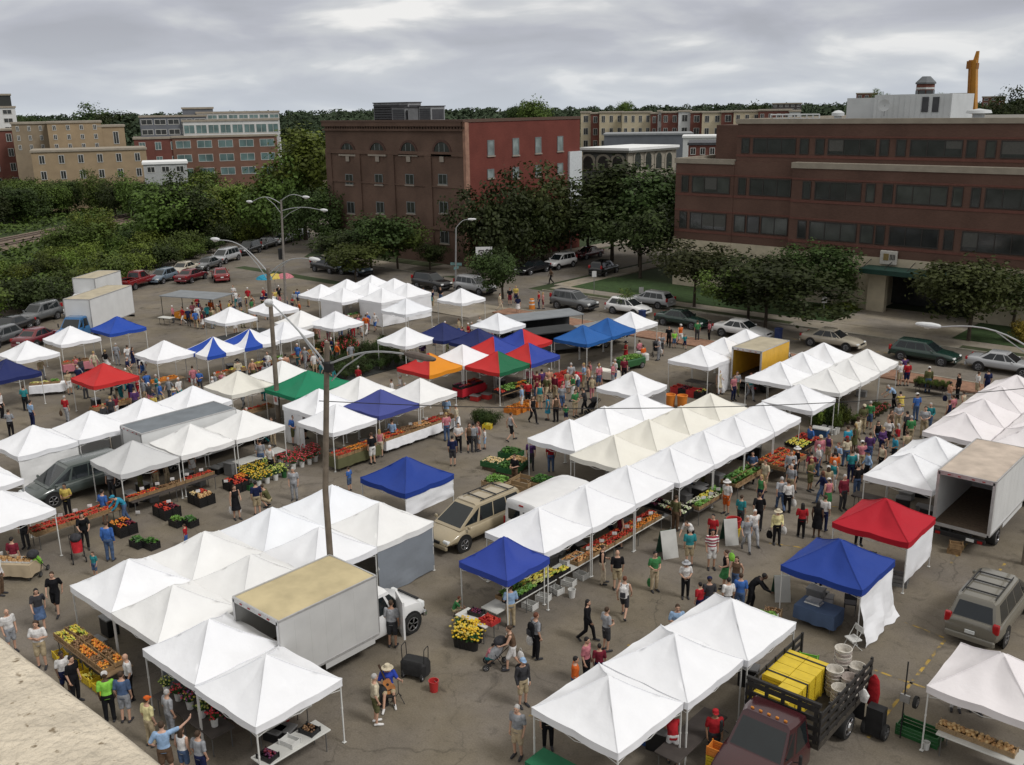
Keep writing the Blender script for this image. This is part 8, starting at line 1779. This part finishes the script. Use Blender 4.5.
# crowd in the centre left
for a in ((522, 411, L_2, 'stand', 'light_blue', 'shirt', 'white', 'shorts', 'at the left of the centre crowd', dict(hair='brown')), (528, 406, A_, 'stand', 'red', 'shirt', 'black', 'shorts', 'in the centre crowd', dict(hair='black')), (533, 423, T_ + 30, 'walk', 'black', 'tank', 'black', 'trousers', 'in front of the centre crowd', dict(hair='brown', hs='long_hair')), (540, 409, A_, 'stand', 'teal', 'tank', 'khaki', 'shorts', 'in the centre crowd', dict(hair='blond')), (548, 420, L_2, 'stand', 'turquoise', 'dress', 'black', 'trousers', 'in front of the centre crowd', dict(hair='black', hs='long_hair', h=1.6)), (556, 422, A_ + 20, 'stand', 'brown', 'tank', 'black', 'trousers', 'in front of the centre crowd', dict(hair='brown', hs='bun_hair')), (562, 410, T_, 'stand', 'grey', 'shirt', 'denim', 'shorts', 'in the centre crowd', dict(hair='brown')),
          (549, 393, A_, 'stand', 'peach', 'shirt', 'khaki', 'trousers', 'at the back of the centre crowd', dict(hair='grey')), (542, 394, A_ + 30, 'stand', 'purple', 'shirt', 'black', 'trousers', 'at the back of the centre crowd', dict(hair='black')), (575, 417, T_ + 40, 'hold', 'green', 'shirt', 'khaki', 'shorts', 'beside the black stroller', dict(hair='brown', h=1.8)), (585, 414, L_2, 'push', 'charcoal', 'shirt', 'black', 'trousers', 'near the white middle row', dict(hair='black')), (566, 422, A_, 'stand', 'green', 'shirt', 'navy', 'shorts', 'child before the white middle row', dict(hair='brown', h=1.1)), (578, 393, L_2 + 40, 'bend', 'white', 'shirt', 'denim', 'shorts', 'at the red clothed table end', dict(hair='brown')), (537, 396, A_, 'stand', 'maroon', 'shirt', 'navy', 'trousers', 'at the back of the centre crowd', dict(hair='brown')), (530, 392, A_, 'stand', 'pink', 'shirt', 'black', 'trousers', 'by the red and green canopy leg', dict(hair='black')), (555, 399, A_ - 40, 'stand', 'maroon', 'longshirt', 'khaki', 'trousers', 'in the centre crowd', dict(hat='cap', hatc='red')),
          (511, 441, R_2 + 30, 'walk', 'light_grey', 'tank', 'black', 'shorts', 'alone right of the middle group', dict(hair='brown')), (453, 466, A_, 'stand', 'navy', 'shirt', 'charcoal', 'shorts', 'at the front of the middle group', dict(hair='black')), (459, 452, T_, 'hold', 'white', 'shirt', 'black', 'trousers', 'in the middle group', dict(hair='brown')), (447, 441, A_ + 20, 'stand', 'pink', 'shirt', 'denim', 'trousers', 'at the left of the middle group', dict(hair='blond')), (457, 432, L_2, 'stand', 'cream', 'shirt', 'grey', 'trousers', 'at the back of the middle group', dict(hair='grey')), (470, 452, T_ + 20, 'stand', 'brown', 'tank', 'black', 'shorts', 'in the middle group', dict(hair='brown', hs='long_hair')), (474, 452, A_, 'stand', 'grey', 'shirt', 'charcoal', 'trousers', 'in the middle group', dict(hair='black')), (479, 451, L_2 + 30, 'stand', 'pink', 'tank', 'light_grey', 'shorts', 'in the middle group', dict(hair='auburn', hs='long_hair')), (485, 449, L_2, 'stand', 'white', 'shirt', 'light_blue', 'shorts', 'child at the right of the middle group', dict(hair='brown', h=1.25)), (447, 424, A_, 'stand', 'light_blue', 'shirt', 'khaki', 'shorts', 'at the white clothed stall end', dict(hair='grey')),
          (373, 464, A_ + 40, 'stand', 'black', 'shirt', 'white', 'shorts', 'at the violet blue canopy stall', dict(hair='brown', h=1.8)), (380.6, 457, A_, 'stand', 'pink', 'tank', 'cream', 'shorts', 'at the violet blue canopy stall', dict(hair='blond', hs='long_hair', h=1.62)), (393, 448, A_ - 20, 'bag', 'light_blue', 'shirt', 'black', 'shorts', 'at the violet blue canopy stall', dict(hair='brown')), (350, 491, L_2 - 30, 'hold', 'blue', 'shirt', 'denim', 'shorts', 'child right of the wooden pole', dict(hair='brown', h=1.3)), (515, 486, T_ - 40, 'hold', 'black', 'shirt', 'brown', 'trousers', 'among the brown bulk bins', dict(hair='brown')), (531, 470, T_, 'stand', 'purple', 'shirt', 'charcoal', 'trousers', 'under the near white canopy by the van', dict(hair='brown')), (551, 472, A_, 'stand', 'red', 'shirt', 'denim', 'trousers', 'under the near white canopy by the van', dict(hair='black')),
          (272, 476, A_ - 30, 'stand', 'white', 'shirt', 'black', 'trousers', 'at the white table of the right greyish canopy', dict(hair='grey')), (262, 470, A_, 'stand', 'grey', 'shirt', 'denim', 'trousers', 'at the white table of the right greyish canopy', dict(hair='black')), (295, 500, T_, 'stand', 'light_grey', 'shirt', 'grey', 'trousers', 'right of the yellow flower pails', dict(hair='grey')), (237, 519, T_ + 40, 'bag', 'black', 'tank', 'black', 'skirt', 'carrying bags by the tomato displays', dict(hair='brown', hs='long_hair')), (258, 515, A_ + 20, 'stand', 'navy', 'shirt', 'khaki', 'shorts', 'in front of the yellow flowers', dict(hair='black')), (270, 507, L_2, 'crouch', 'olive', 'shirt', 'khaki', 'shorts', 'below the yellow flowers', dict(hair='brown'))):
    P(a[0], a[1], a[2], pose=a[3], top=a[4], tg=a[5], bot=a[6], bg_=a[7], where=a[8], **a[9])
# left part
for a in ((67.6, 422, A_ - 20, 'bag', 'red', 'shirt', 'light_grey', 'trousers', 'behind the left white row', dict(hair='grey')), (26.5, 411, A_, 'stand', 'teal', 'shirt', 'black', 'trousers', 'near the left navy canopy', dict(hair='brown')), (33.5, 427, A_ - 30, 'stand', 'light_blue', 'shirt', 'navy', 'trousers', 'left behind the white row', dict(hair='black')), (12, 437, A_, 'crossed', 'grey', 'shirt', 'black', 'trousers', 'at the left edge behind the white row', dict(hair='brown')), (3, 418, R_2, 'stand', 'white', 'shirt', 'black', 'trousers', 'at the left edge', dict(hair='black')),
          (69, 517, T_, 'hold', 'yellow', 'shirt', 'black', 'trousers', 'vending behind the left tomato table', dict(hair='black', skin=4)), (106, 524, A_ - 20, 'stand', 'blue', 'shirt', 'denim', 'shorts', 'at the left tomato table', dict(hair='black')), (126, 523, L_2 + 40, 'bend', 'turquoise', 'longshirt', 'denim', 'trousers', 'over the tomato tables', dict(hat='cap', hatc='turquoise', hair='black')), (113, 497, T_, 'stand', 'light_grey', 'shirt', 'charcoal', 'trousers', 'vending below the first greyish canopy', dict(hair='brown')), (110.8, 561, A_, 'stand', 'blue', 'longshirt', 'denim', 'trousers', 'before the flower stroller', dict(hair='brown', h=1.85)), (86, 548, T_ + 30, 'push', 'black', 'shirt', 'black', 'trousers', 'beside the man in blue', dict(hair='black', hs='long_hair')), (96, 577, T_ - 20, 'stand', 'teal', 'shirt', 'denim', 'shorts', 'child before the big white group', dict(hair='brown', h=1.15)), (17, 575, A_, 'stand', 'maroon', 'shirt', 'beige', 'trousers', 'at the bake stall', dict(hair='black')), (27, 548, T_, 'stand', 'black', 'shirt', 'charcoal', 'trousers', 'vending behind the bake stall', dict(hair='black')), (2, 595, R_2, 'stand', 'white', 'longshirt', 'brown', 'trousers', 'cut by the left edge below the bake stall', dict(hair='grey')), (58, 614, T_ + 10, 'walk', 'black', 'shirt', 'black', 'shorts', 'walking hand in hand', dict(hair='brown', h=1.8)), (42, 629, R_2 - 60, 'walk', 'charcoal', 'shirt', 'denim', 'skirt', 'walking hand in hand', dict(hair='black', hs='long_hair', h=1.68)), (187, 548, L_2, 'stand', 'red', 'shirt', 'blue', 'shorts', 'child behind the big white group', dict(hair='brown', h=1.15)),
          (13, 652, R_2 - 40, 'stand', 'white', 'shirt', 'grey', 'shorts', 'behind the parapet at the left', dict(hs='bald')), (43, 668, T_ + 10, 'crossed', 'white', 'shirt', 'khaki', 'shorts', 'above the parapet', dict(hair='brown', h=1.85)), (67, 694, R_2 - 40, 'stand', 'white', 'shirt', 'navy', 'shorts', 'cut by the parapet', dict(hair='black', skin=3, h=1.6)), (77, 702, R_2 - 20, 'stand', 'black', 'shirt', 'black', 'trousers', 'cut by the parapet', dict(hair='black')), (111, 722, A_ + 20, 'stand', 'lime', 'shirt', 'black', 'trousers', 'beside the parapet', dict(hat='cap', hatc='white', skin=3, h=1.78)), (127, 722, A_, 'stand', 'denim', 'shirt', 'grey', 'shorts', 'before the orange produce', dict(hair='brown', h=1.8)), (132, 700, L_2 + 30, 'stand', 'white', 'shirt', 'black', 'trousers', 'before the orange produce', dict(hs='bald')), (152, 746, A_ - 30, 'stand', 'pale_yellow', 'shirt', 'khaki', 'trousers', 'left of the foreground pair', dict(hat='cap', hatc='orange', h=1.7)), (172, 738, A_ - 40, 'stand', 'light_grey', 'shirt', 'grey', 'trousers', 'at the foreground flower table', dict(hair='grey', h=1.7)), (168, 779, A_ + 8, 'reach', 'light_blue', 'shirt', 'brown', 'shorts', 'holding the canopy leg', dict(hair='brown', h=1.9, skin=2)), (186, 776, A_ - 20, 'stand', 'white', 'tank', 'denim', 'shorts', 'at the bottom of the flower table', dict(hair='brown', hs='long_hair', h=1.62)), (203, 783, A_ - 25, 'stand', 'grey', 'shirt', 'navy', 'trousers', 'at the bottom of the flower table', dict(hair='brown', h=1.72)), (258, 726, T_ + 60, 'hold', 'beige', 'shirt', 'khaki', 'trousers', 'inside the right foreground canopy', dict(hair='black')), (283, 712, L_2, 'bend', 'black', 'shirt', 'charcoal', 'trousers', 'inside the right foreground canopy', dict(hair='brown')),
          (376.6, 724, R_2 + 20, 'stand', 'cream', 'shirt', 'olive', 'shorts', 'watching the guitar player', dict(hair='grey', h=1.78, shoe='white')), (393, 647, A_ - 10, 'stand', 'light_grey', 'shirt', 'charcoal', 'shorts', 'at the open cab door', dict(hair='brown', h=1.85, skin=1)), (511, 627, A_ + 10, 'hold', 'light_blue', 'shirt', 'khaki', 'trousers', 'at the small table of the blue canopy', dict(hair='brown')), (513, 670, L_2, 'push', 'brown', 'tank', 'white', 'shorts', 'right of the sunflower pots', dict(hair='brown', hs='bun_hair', h=1.7)), (488, 664, R_2 - 30, 'crouch', 'pink', 'shirt', 'teal', 'shorts', 'child right of the sunflower pots', dict(hair='black', h=1.25)), (454, 616, R_2, 'crouch', 'green', 'shirt', 'khaki', 'shorts', 'child beside the green tub', dict(hair='auburn', h=1.2)), (518, 757, L_2 + 60, 'stand', 'grey', 'shirt', 'tan', 'shorts', 'left of the bottom row', dict(hair='grey', h=1.78)), (586, 684, R_2 - 30, 'stand', 'pink', 'shirt', 'black', 'trousers', 'half hidden left of the bottom row', dict(hair='black', h=1.76)), (599, 684, A_, 'stand', 'maroon', 'shirt', 'navy', 'shorts', 'half hidden left of the bottom row', dict(hair='black', h=1.5)), (575, 703, R_2, 'stand', 'orange', 'shirt', 'denim', 'shorts', 'half hidden left of the bottom row', dict(hair='black', h=1.7)), (672, 764, A_, 'bend', 'red', 'shirt', 'white', 'shorts', 'under the bottom row', dict(hair='black', skin=4)), (713, 760, T_, 'stand', 'red', 'shirt', 'charcoal', 'trousers', 'beside the maroon truck cab', dict(hat='cap', hatc='red', skin=4)), (548, 748, T_, 'stand', 'cream', 'shirt', 'black', 'trousers', 'behind the green clothed table', dict(hair='brown')), (818, 587, T_, 'stand', 'olive', 'shirt', 'black', 'trousers', 'vending behind the blue covered table', dict(hair='brown')), (858, 545, T_, 'hold', 'light_grey', 'shirt', 'black', 'trousers', 'under the plain red canopy', dict(hair='brown')), (975, 713, T_, 'bend', 'white', 'shirt', 'denim', 'trousers', 'behind the bread table', dict(hair='brown')), (955, 710, T_ - 20, 'stand', 'maroon', 'shirt', 'white', 'trousers', 'behind the bread table', dict(hair='black'))):
    P(a[0], a[1], a[2], pose=a[3], top=a[4], tg=a[5], bot=a[6], bg_=a[7], where=a[8], **a[9])
g_ = P(389, 699, T_ + 10, pose='sit', top='royal', tg='shirt', bot='khaki', bg_='shorts', hair='grey', hat='sun_hat', hatc='cream', shoe='white', h=1.78, label='guitar player in bright blue shirt and cream sun hat, sitting by the bag cart')
gt = thing('guitar', 'orange brown acoustic guitar held by the seated player', 'guitar', g_.location + Vector((math.cos(R(T_ + 10)) * .3, math.sin(R(T_ + 10)) * .3, .68)), R(T_ + 10 - 90)); gt.rotation_euler = (R(72), R(-22), R(T_ + 10 - 90 + 180))
m = MB(); prof = [(.0, -.26), (.12, -.24), (.18, -.14), (.16, -.03), (.115, .05), (.13, .14), (.1, .21), (.03, .235)]
poly = [(x, y) for x, y in prof] + [(-x, y) for x, y in reversed(prof[1:])]
m.prism(poly, -.045, .045); m.build('soundbox', mat('guitar_wood', (.42, .17, .05), .35, .2, 6, coat=.4), gt); m = MB(); m.lathe((0, .06, .046), [(.045, 0), (.045, .003)], 14); m.build('sound_hole', trim_m, gt); m = MB(); m.bb((-.025, .23, .01), (.025, .62, .04)); m.bb((-.035, .62, .005), (.035, .76, .03)); m.build('neck', mat('guitar_neck', (.06, .035, .02), .5), gt); m = MB(); m.bb((-.06, -.14, .046), (.06, -.11, .058)); m.build('bridge', trim_m, gt)
b1 = P(536, 659, A_ - 60, pose='stand', top='grey', tg='shirt', bot='black', bg_='trousers', hair='auburn', h=1.8, where='carrying a dark backpack'); pack(b1, 'dark backpack on the walker in grey near the small blue canopy')
b2 = P(523, 706, T_ + 30, pose='stand', top='charcoal', tg='longshirt', bot='khaki', bg_='shorts', hat='cap', hatc='light_blue', h=1.75, where='left of the bottom row'); pack(b2, 'black backpack on the walker with the light blue cap')
pack(p1, 'white and orange backpack in the open middle aisle', 'white')
for (px, py, z, l, c) in ((783, 541, .35, 'white plastic bag held by the yellow sleeved walker', 'white'), (240, 518, .3, 'white plastic bag carried past the tomato displays', 'white'), (232, 519, .3, 'second white bag carried past the tomato displays', 'white'), (398, 447, .3, 'white bag by the man in black shorts at the fruit stall', 'white'), (521, 668, .3, 'white bag beside the white shorts near the sunflower pots', 'white'), (530, 657, .5, 'white bag hanging by the backpack walker in grey', 'white'), (793, 512, .3, 'white bag held by the white sleeved shopper', 'white'), (803, 536, .75, 'pink bag on the back of the red top', 'pink'), (769, 542, .2, 'black bag held by the yellow sleeved walker', 'black'), (944, 407, .4, 'dark blue bag held by the peach shirt', 'navy'), (731, 573, .55, 'bright green bag held in front of the black tank top', 'lime'), (62, 421, .35, 'brown bag on the shoulder of the red shirt', 'brown'), (526, 704, .7, 'white bag in the hand of the capped backpack walker', 'white'), (661, 356, .2, 'white bag left of the street walkers', 'white'), (650, 589, .12, 'green bag on the ground at the green shirt', 'green')):
    p = at(px, py); bag(p.x, p.y, z, l, c)
for (px, py, f, l, c) in ((79, 560, T_ + 30, 'black stroller with red cloth beside the man in blue', 'red'), (38, 574, A_, 'grey green stroller in front of the bake stall', 'lime'), (592, 415, L_2, 'black stroller before the white middle row', 'black'), (497, 667, L_2, 'grey stroller right of the sunflower pots', 'light_grey'), (656, 356, T_, 'dark stroller left of the street walkers', 'black')):
    p = at(px, py); stroller(p.x, p.y, f, l, c)
# the denser knots of people, filled in within the areas where the photo shows them
rc = random.Random(21)
tops = ['white', 'light_grey', 'grey', 'black', 'navy', 'blue', 'light_blue', 'red', 'pink', 'teal', 'green', 'cream', 'maroon', 'charcoal', 'olive', 'orange', 'yellow', 'purple', 'khaki', 'peach']; bots = ['black', 'navy', 'denim', 'khaki', 'charcoal', 'tan', 'white', 'grey', 'olive']
def crowd(n, x0, y0, x1, y1, where, faces, gap=.75):
    k = 0; tries = 0
    while k < n and tries < 900:
        tries += 1; x, y = rc.uniform(x0, x1), rc.uniform(y0, y1)
        if any((x - q.location.x) ** 2 + (y - q.location.y) ** 2 < gap * gap for q in PEOPLE): continue
        fem = rc.random() < .5; hat = None; tg = rc.choice(['shirt', 'shirt', 'tank', 'longshirt'] if fem else ['shirt', 'shirt', 'shirt', 'longshirt']); hs = rc.choice(['long_hair', 'long_hair', 'short_hair', 'bun_hair']) if fem else 'short_hair'
        if rc.random() < .22: hat = rc.choice(['cap', 'sun_hat'])
        if fem and rc.random() < .12: tg = 'dress'
        for _ in range(30):
            o = dict(top=rc.choice(tops), bot=rc.choice(bots), hair=rc.choice(['black', 'brown', 'brown', 'blond', 'grey', 'auburn']))
            sig = (o['top'], tg, o['bot'], o['hair'], hs, hat, where)
            if sig not in _used: _used[sig] = 1; break
        person(x, y, rc.choice(faces) + rc.uniform(-40, 40), rc.choice(['stand', 'stand', 'walk', 'hold', 'bag', 'bag']), tg=tg, bg_=rc.choice(['trousers', 'shorts', 'skirt'] if fem else ['trousers', 'shorts']), hs=hs, hat=hat, hatc=rc.choice(['white', 'navy', 'cream', 'red', 'black']), skin=rc.choice([0, 0, 1, 2, 2, 3, 4]), h=rc.uniform(1.58, 1.7) if fem else rc.uniform(1.68, 1.86), where=where, **o); k += 1
crowd(20, -19.6, 41.5, -16.2, 51, 'in the dense right crowd', [A_, T_, L_2])
crowd(7, -20.0, 51, -15.8, 60, 'in the thin aisle by the low pots', [A_, T_])
crowd(26, -80, 44, -71, 57, 'in the upper left crowd', [L_2, A_, R_2])
crowd(6, -64.5, 47, -62, 53, 'left of the white cluster', [A_, T_])
crowd(9, -58.0, 34, -55.5, 45, 'at the fruit tables of the striped canopies', [L_2, A_], .6)
crowd(6, -57.3, 25, -55, 30, 'in front of the bright red canopy', [L_2, A_], .6)
crowd(6, -66.5, 27, -62, 33, 'between the left white and red canopies', [L_2, R_2])
crowd(5, -68.6, 29, -67, 34, 'before the blue cab truck', [R_2, A_])
crowd(8, -38.5, 44, -36.4, 52, 'along the front of the coloured canopies', [L_2, A_], .6)
crowd(3, -55.5, 47, -51, 52, 'behind the deep valance canopy', [T_, A_])
crowd(5, -45, 30, -44, 38, 'behind the green clothed stall', [R_2, T_], .6)
crowd(4, -24.6, 28, -23, 34, 'vending inside the first white row', [R_2], .6)
crowd(4, -24, 37, -22.6, 46, 'vending inside the four canopies', [R_2], .6)
crowd(4, -44.5, 20, -43, 26, 'vending under the greyish canopies', [R_2], .6)
crowd(4, -40.5, 55, -38, 63, 'at the end of the blue pair', [L_2, A_], .6)
crowd(4, -30.5, 54, -27.5, 55.6, 'in the gap before the yellow truck', [T_, R_2], .6)
crowd(6, -70, 57, -64, 66, 'between the white cluster and the street', [T_, A_, R_2])
# beyond the three hundred nearest people the far shoppers read as one mass
mb = MB(); cl_ = ['white', 'grey', 'black', 'navy', 'blue', 'red', 'pink', 'khaki', 'teal', 'charcoal']; spots_ = []
for (n, x0, y0, x1, y1) in ((34, -85, 44, -74, 57), (12, -79, 43.6, -77, 48), (16, -58.8, 33, -55.2, 46), (14, -60.8, 28.6, -56, 31.5), (14, -71, 27, -62, 34), (10, -66.5, 48, -62.5, 54), (10, -53.5, 26, -51.7, 38), (10, -58, 50, -52, 58), (10, -39, 43, -36, 53), (8, -55.5, 38, -50, 42), (8, -49, 26, -45.5, 31), (6, -46, 37, -44, 41)):
    for _ in range(n):
        x, y = rc.uniform(x0, x1), rc.uniform(y0, y1)
        if any((x - q[0]) ** 2 + (y - q[1]) ** 2 < .35 for q in spots_) or any((x - q.location.x) ** 2 + (y - q.location.y) ** 2 < .4 for q in PEOPLE): continue
        spots_.append((x, y)); h = rc.uniform(.9, 1.02); J = joints(rc.choice(['stand', 'walk', 'hold', 'bag'])); M_ = Matrix.Translation((x, y, 0)) @ Matrix.Rotation(rc.uniform(0, 6.28), 4, 'Z') @ Matrix.Scale(h, 4); n0 = len(mb.v); t_, b_ = rc.randrange(10), rc.randrange(10)
        k0 = len(mb.m); torso(mb, J, .015, True, False); mb.m[k0:] = [t_] * (len(mb.m) - k0)
        mb.tube(J['nec'], J['hed'], .05, .05, 6, 10); mb.ell(J['hed'], (.078, .095, .115), 8, 6, 10); mb.ell(J['hed'] + Vector((0, -.02, .03)), (.085, .095, .105), 8, 5, rc.choice((11, 11, 12, 0)))
        for s_ in 'lr':
            mb.tube(J[s_ + 'sh'], J[s_ + 'el'], .065, .05, 6, t_); mb.tube(J[s_ + 'el'], J[s_ + 'ha'], .042, .03, 6, 10); mb.tube(J[s_ + 'hi'], J[s_ + 'kn'], .1, .075, 6, b_); mb.tube(J[s_ + 'kn'], J[s_ + 'an'], .06, .045, 6, rc.choice((b_, 10))); mb.tube(J[s_ + 'an'], J[s_ + 'to'], .05, .04, 6, 9)
        mb.v[n0:] = [tuple(M_ @ Vector(v)) for v in mb.v[n0:]]
tag(mb.build('distant_crowd', [cloth(c) for c in cl_] + [mat('skin_0', SKIN[0]), mat('hair_brown', HAIRC['brown']), mat('hair_grey', HAIRC['grey'])], None, True, 60), 'far shoppers thronging the upper left of the market', 'crowd', kind='stuff')
# ---------------------------------------------------------------- every label singles out one thing
from collections import defaultdict
tops_ = [o for o in bpy.data.objects if o.parent is None and o.get('label')]
def trim(s, n=16):
    w_ = s.split(); return ' '.join(w_[:n])
by = defaultdict(list)
for o in tops_: by[o['label']].append(o)
def left_key(o):
    d = o.location; a = math.atan2(d.y, d.x); return -a
for lab, os_ in by.items():
    if len(os_) > 1 and not all(o.get('group') for o in os_):
        os_.sort(key=left_key)
        for i, o in enumerate(os_): o['label'] = '%s, %s from left' % (lab, nth(i))
for o in PEOPLE:
    if o.get('group') is None: o['group'] = 'people at the market'

for o in tops_:
    w_ = o['label'].split()
    if len(w_) > 16 and not o.get('kind'): print('LONG', len(w_), o['label'])
